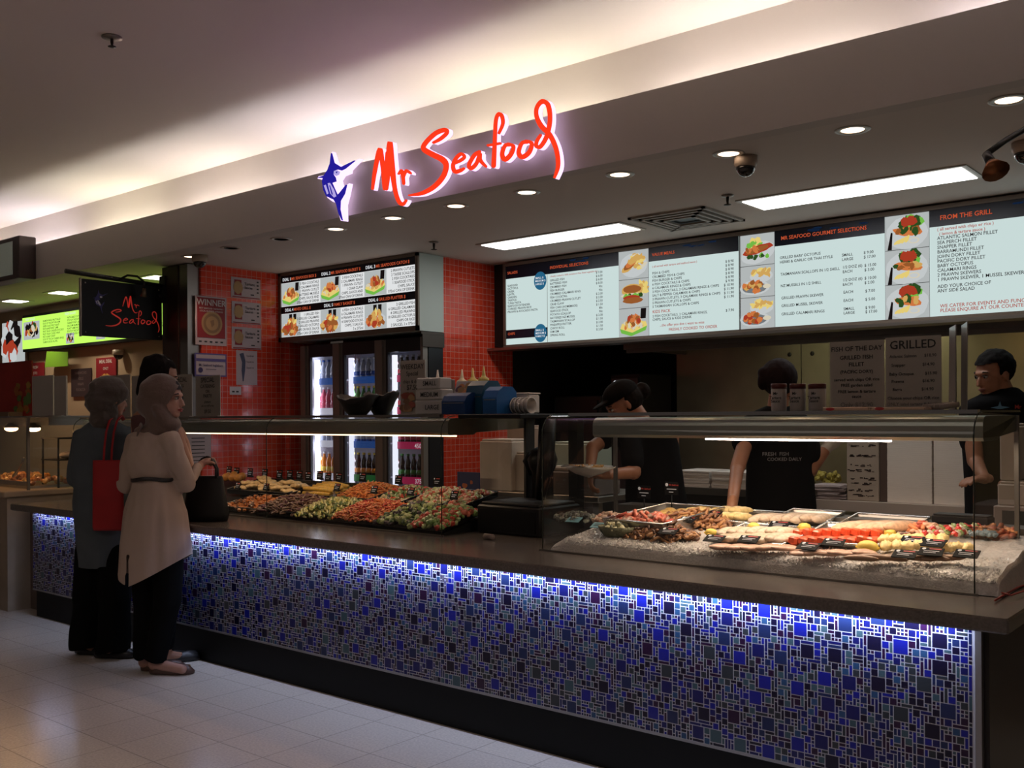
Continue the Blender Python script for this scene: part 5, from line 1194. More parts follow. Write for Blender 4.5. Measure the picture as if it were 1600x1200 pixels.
# parcel in paper
pc = W(920, 735, -.33); t = thing('wrapped_parcel', pc, 'open paper parcel of fried food held by the server in the black cap', 'parcel')
mb = MB(); mb.lathe([(.02, -.03), (.07, -.012), (.115, .010), (.14, .022)], pc, 18, 0, True, 1.1, .8)
rr = random.Random(4); mb.v = [(v[0] + rr.uniform(-.008, .008), v[1] + rr.uniform(-.008, .008), v[2] + rr.uniform(-.008, .008)) for v in mb.v]; mb.build('paper_wrap', PAPER, t)
mb = MB()
for _ in range(40): a = rr.uniform(0, 6.28); q = .09*math.sqrt(rr.random()); c = pc + Vector((q*math.cos(a), q*math.sin(a)*.7, .012 + rr.uniform(0, .012))); d_ = Vector((rr.uniform(-1, 1), rr.uniform(-1, 1), .2))*.02; mb.tube([c - d_, c + d_], .005, 5)
mb.build('fried_food', mat('fried_gold', (.50, .28, .10), .6), t)

# woman leaning on the case with one straight arm, hair in a bun
D5 = 5.15; W = lambda x, y, d=0: wd(x, y, D5 + d)
t = thing('person', to_floor(W(1215, 900)), 'staff member with a bun, one bare arm stretched down into the seafood case', 'person')
hc = W(1219, 600); mb = MB(); A = head(mb, hc, FV*.8 + RV*.6, .97, .25)
mb.caps(W(1217, 615), W(1215, 645), .052, .058); mb.loft([(W(1215, 642), .09, .07), (W(1214, 655), .165, .095), (W(1216, 720), .15, .10), (W(1220, 790), .15, .11), (W(1222, 850), .17, .12)], 20, 0, True, RV, FV)
limb(mb, W(1172, 668, -.05), W(1152, 732, -.22), W(1144, 788, -.50), .044, .038, .026); hand(mb, W(1144, 788, -.50), -ZV*.75 - RV*.2 - FV*.4, -FV, .35, .95, 1)
limb(mb, W(1262, 680, .02), W(1266, 734, -.02), W(1290, 702, .0), .044, .040, .030); hand(mb, W(1291, 700, .0), ZV*.5 + RV*.5, FV, .5, .95, -1)
for dx in (-20, 20): limb(mb, W(1220 + dx, 850), to_floor(W(1220 + dx, 850)) + ZV*.5, to_floor(W(1220 + dx, 850)) + ZV*.08, .085, .055, .038); q = to_floor(W(1220 + dx, 850)) + ZV*.04; mb.caps(q, q + FV*.14, .036, .028)
remeshed('body', mb, SK2, t, .007, 2); face_details(hc, A, .97, t)
f, sd, u = A; P_ = lambda a, b, d: hc + f*a + sd*b + u*d
mb = MB(); mb.ell(P_(-.024, 0, .030), (.102, .092, .100), 20, 12, 0, A); q = W(1194, 583, -.02); mb.ell(q, (.034, .034, .036), 14, 10); mb.ell(W(1192, 595, -.02), (.030, .03, .05), 14, 10); mb.caps(q, P_(-.05, 0, .05), .025, .04)
remeshed('hair', mb, mat('hair_plum', (.010, .005, .007), .8, spec=.12), t, .007, 2, folds(.004, 30, 12), lambda c: (c - hc).dot(f) > .045 and (c - hc).dot(u) < .07)
mb = MB(); mb.loft([(W(1216, 634), .06, .055), (W(1214, 648), .155, .095), (W(1215, 670), .178, .112), (W(1218, 720), .175, .115), (W(1220, 790), .18, .125), (W(1222, 860), .185, .135)], 24, 0, True, RV, FV); mb.caps(W(1172, 666, -.05), W(1163, 690, -.10), .064, .062); mb.caps(W(1260, 674, .02), W(1264, 712, .0), .064, .062)
remeshed('shirt', mb, SHIRT, t, .012, 2, folds(.006, 9, 5))
mb = MB(); fr_ = frame(W(1190, 712, -.128), RV, ZV, -FV)
mb.text('FRESH  FISH', fr_, 0, 0, .026, .012); mb.text('COOKED DAILY', fr_, .025, -.026, .024, .012); mb.build('back_print', mat('shirt_print', (.20, .20, .22), .7), t)
mb = MB()
for dx in (-20, 20): mb.caps(W(1220 + dx, 850), to_floor(W(1220 + dx, 850)) + ZV*.12, .10, .07)
remeshed('trousers', mb, BLK, t, .014, 2)
mb = MB(); hand(mb, W(1291, 701, .0), ZV*.5 + RV*.5, FV, .5, 1.06, -1); mb.caps(W(1281, 712, .0), W(1292, 700, .0), .034, .030); remeshed('glove', mb, mat('pale_glove', (.45, .42, .36), .6), t, .005, 1)
for dx in (-20, 20): a = to_floor(W(1220 + dx, 850)) - FV*.05; shoe(t, a + FV*.26, a, .95, .04, SHB, 'shoe')

# man at the right in profile
D6 = 5.24; W = lambda x, y, d=0: wd(x, y, D6 + d)
t = thing('person', to_floor(W(1562, 900)), 'man with short dark hair in profile wearing a black polo at far right', 'person')
hc = W(1553, 585); mb = MB(); A = head(mb, hc, -RV*.95 - FV*.25, 1.03, .22)
mb.caps(W(1560, 600), W(1568, 625), .062, .068); mb.loft([(W(1566, 618), .10, .08), (W(1566, 632), .20, .11), (W(1566, 700), .18, .12), (W(1566, 780), .17, .12), (W(1566, 850), .17, .12)], 20, 0, True, RV, FV)
limb(mb, W(1516, 650, -.02), W(1524, 720, -.10), W(1538, 748, -.30), .05, .042, .028); hand(mb, W(1538, 748, -.30), -RV - FV*.4, -ZV, .5, 1.0, 1)
limb(mb, W(1618, 650, .02), W(1624, 720, .0), W(1595, 750, -.18), .05, .042, .028); hand(mb, W(1595, 750, -.18), -RV - FV*.4, -ZV, .5, 1.0, -1)
for dx in (-20, 20): limb(mb, W(1566 + dx, 850), to_floor(W(1566 + dx, 850)) + ZV*.5, to_floor(W(1566 + dx, 850)) + ZV*.08, .09, .058, .04); q = to_floor(W(1566 + dx, 850)) + ZV*.04; mb.caps(q, q - RV*.15, .038, .03)
remeshed('body', mb, SK2, t, .006, 2); face_details(hc, A, 1.03, t, lipcol=(.24, .08, .06))
f, sd, u = A; P_ = lambda a, b, d: hc + f*a + sd*b + u*d
mb = MB(); mb.ell(P_(-.016, 0, .036), (.111, .089, .099), 22, 14, 0, A)
remeshed('hair', mb, mat('hair_black', (.006, .005, .005), .8, spec=.12), t, .006, 1, folds(.004, 40, 40), lambda c: ((c - hc).dot(f) > .030 and (c - hc).dot(u) < .068) or ((c - hc).dot(u) < .0 and (c - hc).dot(f) > -.03))
mb = MB(); mb.loft([(W(1567, 606), .070, .066), (W(1566, 614), .10, .085), (W(1566, 628), .20, .115), (W(1566, 660), .215, .13), (W(1566, 720), .20, .13), (W(1566, 860), .185, .13)], 24, 0, True, RV, FV); mb.caps(W(1518, 646, -.02), W(1520, 690, -.04), .070, .066); mb.caps(W(1616, 646, .02), W(1620, 690, 0), .070, .066)
remeshed('polo_shirt', mb, SHIRT, t, .012, 2, folds(.006, 9, 5))
fr_ = frame(W(1562, 637, -.132), RV, ZV, -FV); mb = MB()
mb.poly([(-.05, 0), (-.01, .008), (0, .034), (.008, .008), (.05, .002), (.01, -.006), (-.01, -.006)], fr_, .004); mb.text('Mr', fr_, .075, -.006, .03, .004, 1); mb.build('emblem', [mat('emblem_blue', (.10, .25, .40), .6), mat('emblem_red', (.4, .04, .03), .6)], t)
mb = MB()
for dx in (-20, 20): mb.caps(W(1566 + dx, 850), to_floor(W(1566 + dx, 850)) + ZV*.12, .10, .07)
remeshed('trousers', mb, BLK, t, .014, 2)
for dx in (-20, 20): a = to_floor(W(1576 + dx, 850)); shoe(t, a - RV*.28, a, .95, .04, SHB, 'shoe')
# ================================================================== THINGS ON THE CASES
TOP = 1.4605
def sheet_stand(name, x0, x1, ytop, Yp, lines, label, cat, group=None, lean=.0, thick=.004, m_=None, colr=None, z0=TOP):
    """upright paper sheet in a clear holder on a case top; px limits at plane Yp"""
    a = at(x0, 620, Y=Yp).x; b = at(x1, 620, Y=Yp).x; zt = at(x0, ytop, Y=Yp).z; t = thing(name, ((a + b)/2, Yp, z0), label, cat, group)
    fr = frame((a, Yp, z0), (1, 0, 0), Vector((0, lean, 1)).normalized()); Wd = b - a; H = zt - z0
    m = MB(); m.rect(fr, 0, Wd, 0.002, H, 0, 0, thick); m.build('paper', m_ or mat('notice_paper', (.42, .37, .32), .5), t)
    m = MB(); m.rect(fr, -.004, Wd + .004, 0.001, H + .006, .004, 0, .001); m.build('clear_sleeve', glassmat('sleeve_glass', (.97, .97, .97)), t)
    m = MB(); m.box(a, b, Yp - .02, Yp + .03, z0, z0 + .004); m.build('foot', m_ or MC['notice_paper'], t)
    m = MB()
    for s, u, v, sz in lines:
        w0 = twidth(s, sz); k = min(1, Wd*.94/w0) if w0 else 1
        m.text(s, fr, Wd*u, H*v, sz, .0030, 0, 'c', k)
    if lines: m.build('lettering', colr or mat('notice_ink', (.03, .03, .03), .8), t)
    return t
sheet_stand('menu_notice', 1297, 1382, 535, 3.86, [('FISH OF THE DAY', .5, .86, .026), ('GRILLED FISH', .5, .74, .022), ('FILLET', .5, .64, .022), ('(PACIFIC DORY)', .5, .54, .018), ('served with chips OR rice', .5, .43, .017), ('FREE garden salad', .5, .35, .017), ('FREE lemon & tartare', .5, .26, .017), ('sauce', .5, .19, .017), ('Only $12.90', .5, .06, .026)], 'tall clear holder with the FISH OF THE DAY notice on the seafood case', 'notice')
sheet_stand('menu_notice', 1384, 1471, 528, 3.84, [('GRILLED', .5, .84, .045), ('Atlantic Salmon      $18.90', .5, .72, .016), ('Snapper              $14.90', .5, .60, .016), ('Baby Octopus         $15.90', .5, .48, .016), ('Prawns               $16.90', .5, .38, .016), ('Barra                $14.90', .5, .27, .016), ('Choose your chips OR rice', .5, .15, .017), ('ONLY salad tartare & lemon', .5, .07, .017)], 'clear holder with the GRILLED price notice on the seafood case', 'notice')
# sheets on the salad case behind the customers
sheet_stand('menu_notice', 156, 203, 588, 3.85, [('MEAL', .6, .85, .04), ('DEALS', .5, .72, .035)], 'pale notice on the case top behind the woman in denim', 'notice')
sheet_stand('menu_notice', 206, 250, 588, 3.86, [], 'blank pale sheet on the case top between the two headscarves', 'notice')
sheet_stand('menu_notice', 258, 300, 587, 3.87, [('SPECIAL', .6, .83, .045), ('CATERING', .5, .70, .03), ('Platters', .5, .55, .03), ('for all', .5, .4, .03)], 'grey SPECIAL notice standing right behind the head of the woman in cream', 'notice')
sheet_stand('menu_notice', 306, 344, 588, 3.86, [('SPECIAL', .5, .84, .045), ('CATERING', .5, .70, .035), ('ON', .5, .58, .03), ('PARTY', .5, .46, .035), ('platters', .5, .33, .025), ('ask our staff today', .5, .24, .02), ('$9.50', .5, .08, .035)], 'grey catering notice below the blue certificate on the salad case', 'notice')
t = sheet_stand('menu_notice', 626, 664, 564, 3.95, [('WEEKDAY', .5, .84, .04), ('Special', .5, .72, .035), ('chips & drink', .5, .58, .028), ('$7.50', .5, .46, .04)], 'tall WEEKDAY special notice with a fish and chips picture in front of the fridge', 'notice')
mb = MB(); rr = random.Random(9); fr = frame((at(626, 620, Y=3.95).x, 3.95, TOP))
for k in range(12): blob(mb, fr, .02 + .11*rr.random(), .03 + .11*rr.random(), .028, .02, .0065 + k*.0002, k % 3, rr)
mb.build('food_picture', [mat('pic_tan', (.36, .22, .10), .6), mat('pic_brown', (.20, .10, .05), .6), mat('pic_red', (.28, .06, .04), .6)], t)
# size guide
t = thing('size_guide', at(668, 648, Y=3.86), 'pale stepped guide reading SMALL MEDIUM LARGE beside the sauce bottles', 'sign'); q = t.location; t.location = (q.x, 3.86, TOP)
x0, x1 = at(648, 620, Y=3.86).x, at(691, 620, Y=3.86).x; z1 = at(670, 625, Y=3.86).z; z2 = at(670, 608, Y=3.86).z; z3 = at(670, 590, Y=3.86).z
for a, b, c, nm, ins in ((TOP, z1, 'LARGE', 'large_box', 0), (z1, z2, 'MEDIUM', 'medium_box', .008), (z2, z3, 'SMALL', 'small_box', .02)):
    m = MB(); m.rbox(x0 + ins*.4, x1 - ins, 3.86, 3.96, a + .001, b, .006); p = m.build(nm, mat('frosted_box', (.42, .40, .38), .25, coat=.4), t)
    m = MB(); m.text(c, frame((x1 - .012 - ins, 3.86, (a + b)/2 - .012)), -twidth(c, .036) - .01, 0, .036, .002); m.build('lettering', MC['notice_ink'], p)
# sauce bottles
def squeeze(px, ytop, Yp, col, label, parent=None):
    p = at(px, 620, Y=Yp); zt = at(px, ytop, Y=Yp).z; h = zt - TOP; t = thing('sauce_bottle', (p.x, Yp, TOP), label, 'bottle', 'squeeze bottles on the dark shelf')
    z0 = 1.461 if px > 692 else TOP; t.location.z = z0; h = zt - z0
    m = MB(); m.lathe([(.030, 0), (.034, .01), (.034, h*.62), (.026, h*.70)], (p.x, Yp, z0), 18); m.build('bottle_body', col, t)
    m = MB(); m.lathe([(.030, h*.68), (.030, h*.74), (.014, h*.78), (.010, h*.82), (.003, h)], (p.x, Yp, z0), 16); m.build('nozzle', col, t)
CRS = mat('cream_sauce', (.62, .55, .38), .4); YL = mat('yellow_sauce', (.62, .48, .14), .4); 
squeeze(684, 578, 4.0, mat('pale_sauce', (.60, .54, .46), .4), 'pale squeeze bottle with a cone tip right behind the SMALL box')
squeeze(722, 577, 4.20, CRS, 'cream squeeze bottle half hidden behind the orange leaflet holder'); squeeze(739, 575, 4.18, YL, 'yellow squeeze bottle left of the rightmost one'); squeeze(756, 572, 4.16, YL, 'rightmost yellow squeeze bottle above the blue dispenser')
t = thing('card_reader', (at(704, 620, Y=4.1).x, 4.1, 1.461), 'upright grey gadget standing behind the leaflet holder', 'card holder'); c = t.location
m = MB(); m.rbox(c.x - .02, c.x + .02, 4.09, 4.12, 1.4615, 1.66, .004); m.build('body', mat('gadget_grey', (.14, .12, .12), .5), t)
m = MB(); m.rbox(c.x - .03, c.x + .03, 4.07, 4.14, 1.461, 1.475, .002); m.build('base', BLACKP, t)
BLU = mat('blue_plastic', (.006, .035, .13), .35); BLU2 = mat('bright_blue_plastic', (.01, .09, .28), .35)
def dispenser(xa, xb, yt, Yp, m_, label, dep=.16):
    a = at(xa, 620, Y=Yp).x; b = at(xb, 620, Y=Yp).x; zt = at(xa, yt, Y=Yp).z; t = thing('napkin_dispenser', ((a + b)/2, Yp + dep/2, 1.461), label, 'dispenser', 'blue dispensers on the dark shelf')
    pr = [(0, 0), (0, .6), (.12, .85), (.35, 1), (.8, 1), (1, .8), (1, 0)]; n = len(pr); H = zt - 1.4615
    mb = MB(); vs = [(x, Yp + u*dep, 1.4615 + v*H) for x in (a, b) for u, v in pr]; mb.add(vs, [(i, (i + 1) % n, n + (i + 1) % n, n + i) for i in range(n)] + [tuple(range(n)), tuple(range(2*n - 1, n - 1, -1))]); mb.build('housing', m_, t)
    mb = MB(); mb.box(a + .01, b - .01, Yp - .003, Yp, 1.4615 + H*.50, 1.4615 + H*.53); mb.build('serving_slot', STEEL, t)
dispenser(690, 726, 614, 3.80, BLU, 'darkest blue dispenser at the left end of the dark shelf'); dispenser(727, 753, 595, 3.88, mat('teal_plastic', (.006, .06, .12), .35), 'teal blue dispenser in the middle of the dark shelf'); dispenser(754, 776, 604, 3.84, BLU2, 'bright blue dispenser beside the stacked cups')
t = thing('leaflet_holder', at(716, 618, Y=3.99), 'tilted leaflet holder with an orange food picture behind the blue dispensers', 'leaflet holder')
fr = frame((at(700, 620, Y=3.99).x, 3.99, 1.4615), Vector((1, 0, 0)), Vector((.15, .25, 1)).normalized()); m = MB(); m.rect(fr, 0, .15, 0, .19, 0, 0, .004); m.build('leaflet', mat('leaflet_white', (.5, .46, .46), .6), t)
mb = MB(); rr = random.Random(3)
for k in range(14): blob(mb, fr, .03 + .08*rr.random(), .06 + .10*rr.random(), .025, .02, .0045 + k*.0002, k % 3, rr)
mb.build('food_picture', [mat('pic_orange', (.60, .25, .10), .5), MC['pic_tan'], mat('pic_plum', (.12, .05, .09), .5)], t)
# cups lying on their side, nested
src = None
for k in range(7):
    p = at(783 + k*6.2, 628, Y=3.98); lab = 'nested white cups lying on their side on the dark shelf'
    c = Vector((p.x, 3.98, 1.4615 + .042))
    if src is None:
        src = thing('paper_cup', c, lab, 'cup', 'nested white cups'); mb = MB()
        pr = [(.0005, 0), (.028, 0), (.040, .085), (.043, .085), (.043, .080)]; vs = []; seg = 18
        for r, z in pr:
            for j in range(seg): a = 2*math.pi*j/seg; vs.append((c.x - .04 + z, c.y + r*math.cos(a), c.z + r*math.sin(a)))
        fs = [(i*seg + j, i*seg + (j + 1) % seg, (i + 1)*seg + (j + 1) % seg, (i + 1)*seg + j) for i in range(len(pr) - 1) for j in range(seg)]
        mb.add(vs, fs, 0, True); mb.build('cup_wall', mat('cup_white', (.62, .58, .54), .5), src)
    else: copy_thing(src, c)
t = thing('plastic_tub', (at(816, 628, Y=4.1).x, 4.1, 1.461), 'white tub block standing behind the nested cups at the shelf end', 'tub'); c = t.location
m = MB(); m.rbox(c.x - .075, c.x + .075, 4.06, 4.16, 1.4615, 1.565, .008); m.build('tub_body', MC['cup_white'], t)
m = MB(); m.rbox(c.x - .078, c.x + .078, 4.057, 4.163, 1.565, 1.573, .003); m.build('lid', MC['cup_white'], t)
# black leaf bowls
for (xa, xb, yt), lab, sd_ in (((531, 587, 621), 'black curled leaf shaped bowl with napkins, left of its twin', 3), ((572, 620, 617), 'black curled leaf shaped bowl nearer the WEEKDAY notice', 8)):
    a = at(xa, 630, Y=3.92 + (.12 if sd_ == 8 else 0)).x; b = at(xb, 630, Y=3.92 + (.12 if sd_ == 8 else 0)).x; Yc = 3.92 + (.12 if sd_ == 8 else 0); R_ = (b - a)/2; zc = TOP; rr = random.Random(sd_)
    t = thing('leaf_bowl', ((a + b)/2, Yc, TOP), lab, 'bowl', 'black leaf bowls'); mb = MB(); seg = 28; rings = []
    H = at(xa, yt, Y=Yc).z - TOP
    for r, z in ((.42, .002), (.6, .25), (.8, .55), (1.0, .82)): rings.append([((a + b)/2 + r*R_*math.cos(2*math.pi*j/seg), Yc + .6*r*R_*math.sin(2*math.pi*j/seg), zc + H*(z + (.30*r*abs(math.cos(2*math.pi*j/seg))**2*(r > .7) + (rr.uniform(-.06, .06) if r == 1 else 0)))) for j in range(seg)])
    for r in reversed(rings[:]): rings.append([(x + ((a + b)/2 - x)*.06, y + (Yc - y)*.06, z + .006) for x, y, z in r])
    mb.add([p for r in rings for p in r], [(k*seg + j, k*seg + (j + 1) % seg, (k + 1)*seg + (j + 1) % seg, (k + 1)*seg + j) for k in range(len(rings) - 1) for j in range(seg)] + [tuple(range(seg - 1, -1, -1))], 0, True)
    mb.build('bowl_shell', mat('bowl_black', (.010, .008, .010), .4), t)
    if sd_ == 3:
        m = MB()
        for k in range(6): m.obox(((a + b)/2 + rr.uniform(-.05, .05), Yc + rr.uniform(-.03, .03), zc + H*.72), (.03, .008*rr.uniform(-1, 1), .006), (0, .02, .004), (0, 0, .002))
        o = tag(m.build('napkin_pile', PAPER), 'few folded pale napkins lying in the left black leaf bowl', 'napkins', None, 'stuff')
# jars with dark red lids
for (xa, xb), lab in (((1204, 1230), 'leftmost of the three labelled jars with dark red lids'), ((1233, 1260), 'middle one of the three labelled jars with dark red lids'), ((1262, 1292), 'rightmost of the three labelled jars, beside the FISH OF THE DAY notice')):
    p = at((xa + xb)/2, 620, Y=3.88); r = (at(xb, 620, Y=3.88).x - at(xa, 620, Y=3.88).x)/2*.86; zt = at(xa, 600, Y=3.88).z; h = zt - TOP; c = (p.x, 3.88, TOP)
    t = thing('sauce_jar', c, lab, 'jar', 'sauce jars with red lids')
    m = MB(); m.lathe([(r*.9, 0), (r, .008), (r, h*.80), (r*.9, h*.84)], c, 22); m.build('jar_body', mat('jar_white', (.34, .30, .28), .35), t)
    m = MB(); m.lathe([(r*1.03, h*.82), (r*1.03, h*.98), (r*.98, h)], c, 22); m.build('lid', mat('lid_maroon', (.09, .012, .012), .4), t)
    m = MB()
    for s, v in (('Mr', .60), ('Tartare', .45), ('Sauce', .33)): m.text(s, frame((p.x, 3.88 - r, TOP)), 0, h*v, .017, .0025, 0, 'c')
    m.build('lettering', MC['notice_ink'], t)
# boxes lying flat and clear acrylic stand
for (xa, xb), lab in (((1290, 1364), 'flat cream carton with a red spot, left one below the notices'), ((1366, 1452), 'flat cream carton with a red spot, right one below the notices')):
    a = at(xa, 640, Y=3.76).x; b = at(xb, 640, Y=3.76).x; t = thing('flat_carton', ((a + b)/2, 3.78, TOP), lab, 'carton', 'flat cartons on the seafood case')
    m = MB(); m.rbox(a, b - .006, 3.73, 3.815, TOP, at(xa, 636.5, Y=3.76).z, .003); m.build('carton_body', mat('carton_cream', (.52, .36, .26), .6), t)
    m = MB(); fr = frame((a, 3.73, TOP)); blob(m, fr, .03, .008, .018, .006, .0005, 0, random.Random(1), 16, 0); m.build('red_spot', mat('spot_red', (.45, .02, .02), .5), t)
t = thing('acrylic_stand', (at(1500, 620, Y=3.9).x, 3.9, TOP), 'clear slanted acrylic leaflet stand beside the GRILLED notice', 'stand')
for xa, xb, y1, y2, nm in ((1478, 1494, 512, 508, 'left_wing'), (1497, 1512, 508, 503, 'right_wing')):
    a = at(xa, 560, Y=3.9).x; b = at(xb, 560, Y=3.88).x; m = MB(); z1 = at(xa, y1, Y=3.9).z; z2 = at(xb, y2, Y=3.88).z
    P1 = [(a, 3.93, TOP), (b, 3.86, TOP), (b + .004, 3.86, z2), (a + .004, 3.93, z1)]; P2 = [(x + .003, y + .003, z) for x, y, z in P1]
    m.add(P1 + P2, [(0, 1, 2, 3), (7, 6, 5, 4), (0, 4, 5, 1), (1, 5, 6, 2), (2, 6, 7, 3), (3, 7, 4, 0)]); m.build('wing', mat('acrylic_pale', (.42, .38, .36), .15, coat=.5, trans=.3), t)
m = MB()
for k in range(4): m.tube([(at(1455 + 9*k, 638, Y=3.80).x - .03, 3.80, TOP + .012), (at(1455 + 9*k, 638, Y=3.80).x + .02, 3.86, TOP + .022)], .010, 8, flat=.4)
tag(m.build('paper_roll', mat('roll_beige', (.30, .24, .20), .6)), 'crumpled beige paper rolls lying right of the flat cartons', 'paper', None, 'stuff')

# ================================================================== NEIGHBOUR ITEMS
for xa, xb, lab in ((50, 82.5, 'large plain white panel standing on the case of the next shop'), (84.5, 103, 'narrower plain white panel beside the larger one')):
    a = at(xa, 620, Y=3.95).x; b = at(xb, 620, Y=3.95).x; z1 = at(xa, 588, Y=3.95).z; t = thing('display_board', ((a + b)/2, 3.95, 1.4755), lab, 'panel', 'white panels on the neighbour case')
    m = MB(); m.rbox(a, b, 3.95, 3.965, 1.4755, z1, .002); m.build('board_sheet', mat('dull_white', (.50, .46, .44), .6), t)
    m = MB(); m.box(a + .02, b - .02, 3.92, 4.0, 1.4755, 1.480); m.build('foot', STEEL, t)
p = [at(73, 549, Y=5.045), at(106, 550, Y=5.045), at(106, 572, Y=5.045), at(70, 574, Y=5.045)]; m = MB(); m.add(p + [v + Vector((0, .004, 0)) for v in p], [(3, 2, 1, 0), (4, 5, 6, 7), (0, 1, 5, 4), (2, 3, 7, 6)])
one('green_sign_card', m, mat('lime_card', (.22, .50, .03), .6), 'lime green paper tag hanging under the green menu board', 'sign')
def flat_sign(name, xa, xb, ya, yb, Yp, m_, label, cat, txt=(), tm=None):
    tl = at(xa, ya, Y=Yp); br = at(xb, yb, Y=Yp); t = thing(name, ((tl.x + br.x)/2, Yp, br.z), label, cat); m = MB(); m.box(tl.x, br.x, Yp, Yp + .012, br.z, tl.z); m.build('board', m_, t)
    if txt:
        m = MB(); W_ = br.x - tl.x
        for s, v, sz in txt: m.text(s, frame((tl.x, Yp, br.z)), W_/2, (tl.z - br.z)*v, sz, .002, 0, 'c')
        m.build('lettering', tm or WHITEP, t)
    return t
flat_sign('blackboard', 111, 142, 577, 619, 5.12, mat('board_plum', (.035, .018, .022), .6), 'dark price board on the wall of the next shop behind the hanging sign', 'board', [('SANDWICHES', .8, .04), ('ROLLS', .6, .04), ('WRAPS', .4, .04), ('FOCACCIA', .2, .04)], mat('chalk_dim', (.18, .13, .13), .8))
t = flat_sign('red_poster', 150, 181, 560, 596, 5.12, CRIM, 'dark red meal poster on the wall of the next shop', 'poster', [('MEAL DEAL', .78, .05), ('ONLY', .5, .04)])
q = t.location; m = MB(); fr = frame((q.x, 5.12, q.z))
for k in range(5): blob(m, fr, -.06 + .03*k, .05 + .012*(k % 2), .03, .025, .002 + k*.0002, 0, random.Random(k))
m.build('food_picture', mat('pic_gold', (.62, .36, .08), .5), t)
flat_sign('red_poster', 43, 68, 568, 590, 5.12, CRIM, 'small dark red sign behind the white panels at far left', 'poster', [('FRESH', .6, .05), ('JUICE', .25, .04)])
t = thing('fruit_banner', at(25, 640, Y=4.3), 'large red banner with fruit pictures at the far left', 'banner')
tl, br = at(-40, 571, Y=4.3), at(50, 645, Y=4.3); m = MB(); m.box(tl.x, br.x, 4.3, 4.31, 1.476, tl.z); m.build('cloth', mat('banner_red', (.42, .02, .015), .6, noise_amt=.2, noise_scale=3), t)
m = MB(); fr = frame((tl.x, 4.3, 1.476)); rr = random.Random(8)
for k in range(26): blob(m, fr, (br.x - tl.x)*rr.uniform(.72, .97), rr.uniform(.04, .30), .05, .035, .002 + k*.0002, k % 3, rr)
m.build('fruit_picture', [mat('pic_gold2', (.50, .28, .05), .6), mat('pic_green', (.12, .22, .05), .6), mat('pic_orange2', (.50, .15, .03), .6)], t)
m = MB(); m.box(tl.x + .3, br.x - .15, 4.15, 4.28, 1.4755, 1.52); one('cardboard_tray', m, mat('card_tan', (.30, .19, .14), .7), 'low tan cardboard tray under the red banner', 'tray')
def heap(mb, cx, cy, z, rx, ry, hgt, n, fn, rr, tilt=0):
    for _ in range(n):
        a = rr.uniform(0, 6.283); q = math.sqrt(rr.random()); dx = rx*q*math.cos(a); dy = ry*q*math.sin(a)
        fn(mb, Vector((cx + dx, cy + dy, z + tilt*dy + hgt*(1 - q*q)*rr.uniform(.55, 1.0))), rr)
def boxheap(mb, x0, x1, y0, y1, zf, hgt, n, fn, rr):
    for _ in range(n):
        u = rr.random(); v = rr.random(); x = x0 + (x1 - x0)*u; y = y0 + (y1 - y0)*v
        h = hgt*(math.sin(math.pi*min(1, max(0, u)))*math.sin(math.pi*v))**.5*rr.uniform(.6, 1.0)
        fn(mb, Vector((x, y, zf(y) + h)), rr)
def rock(mb, c, s, mi, rr, fl=1.0):
    k = len(mb.v); ax = [Vector((rr.uniform(-1, 1), rr.uniform(-1, 1), rr.uniform(-.4, .4))).normalized()]; b = ax[0].orthogonal().normalized(); ax += [b, ax[0].cross(b)]
    mb.ell(c, (s*rr.uniform(.8, 1.3), s*rr.uniform(.6, 1.0), s*rr.uniform(.5, .9)*fl), 7, 5, mi, tuple(ax), sm=False)
    for i in range(k, len(mb.v)): v = mb.v[i]; mb.v[i] = (v[0] + rr.uniform(-.12, .12)*s, v[1] + rr.uniform(-.12, .12)*s, v[2] + rr.uniform(-.12, .12)*s)
def stick(mb, c, L, r, mi, rr, bend=.3, dirr=None, flat=None):
    d = Vector(dirr) if dirr else Vector((rr.uniform(-1, 1), rr.uniform(-1, 1), rr.uniform(-.25, .35))); d.normalize(); o = d.orthogonal()*L*bend*rr.uniform(-1, 1)
    mb.tube([c - d*L/2, c + o*.5, c + d*L/2], [r*.8, r, r*.7], 5, mi, True, flat=flat)
def chunky(cols, s): return lambda mb, c, rr: rock(mb, c, s*rr.uniform(.7, 1.3), rr.randrange(cols), rr)
def shreds(cols, L, r, dirr=None): return lambda mb, c, rr: stick(mb, c, L*rr.uniform(.6, 1.3), r, rr.randrange(cols), rr, .35, dirr)
def fm(*names_cols): return [mat('food_' + n, c, .40, noise_amt=.22, noise_scale=60, coat=.25) for n, c in names_cols]
rr = random.Random(77)
m = MB(); boxheap(m, -8.85, -7.88, 3.54, 3.96, lambda y: .93, .07, 150, lambda mb, c, r_: (rock(mb, c, .026*r_.uniform(.7, 1.3), r_.randrange(3), r_)), rr)
one('fried_food_heap', m, fm(('fried_orange', (.62, .25, .05)), ('fried_brown', (.40, .15, .04)), ('fried_yellow', (.62, .36, .10))), 'heap of orange fried pieces in the case of the next shop', 'food', None, 'stuff')
for x, y, lab in ((-8.28, 3.62, 'steel tongs sticking up from the orange fried food'),):
    m = MB(); m.tube([(x, y, .99), (x + .10, y - .01, 1.06), (x + .20, y - .02, 1.14)], [.009, .007, .010], 6); m.tube([(x + .02, y - .03, .985), (x + .11, y - .02, 1.055), (x + .20, y - .02, 1.14)], [.009, .007, .010], 6); one('tongs', m, STEEL, lab, 'tongs')
m = MB(); m.ell((-7.82, 3.85, 1.16), (.10, .08, .03), 16, 8); m.ell((-7.70, 3.86, 1.15), (.06, .05, .025), 12, 8); one('bread_roll', m, mat('pale_dough', (.55, .45, .36), .6), 'pale dough pile on the dark rack in the case of the next shop', 'bread', None, 'stuff')
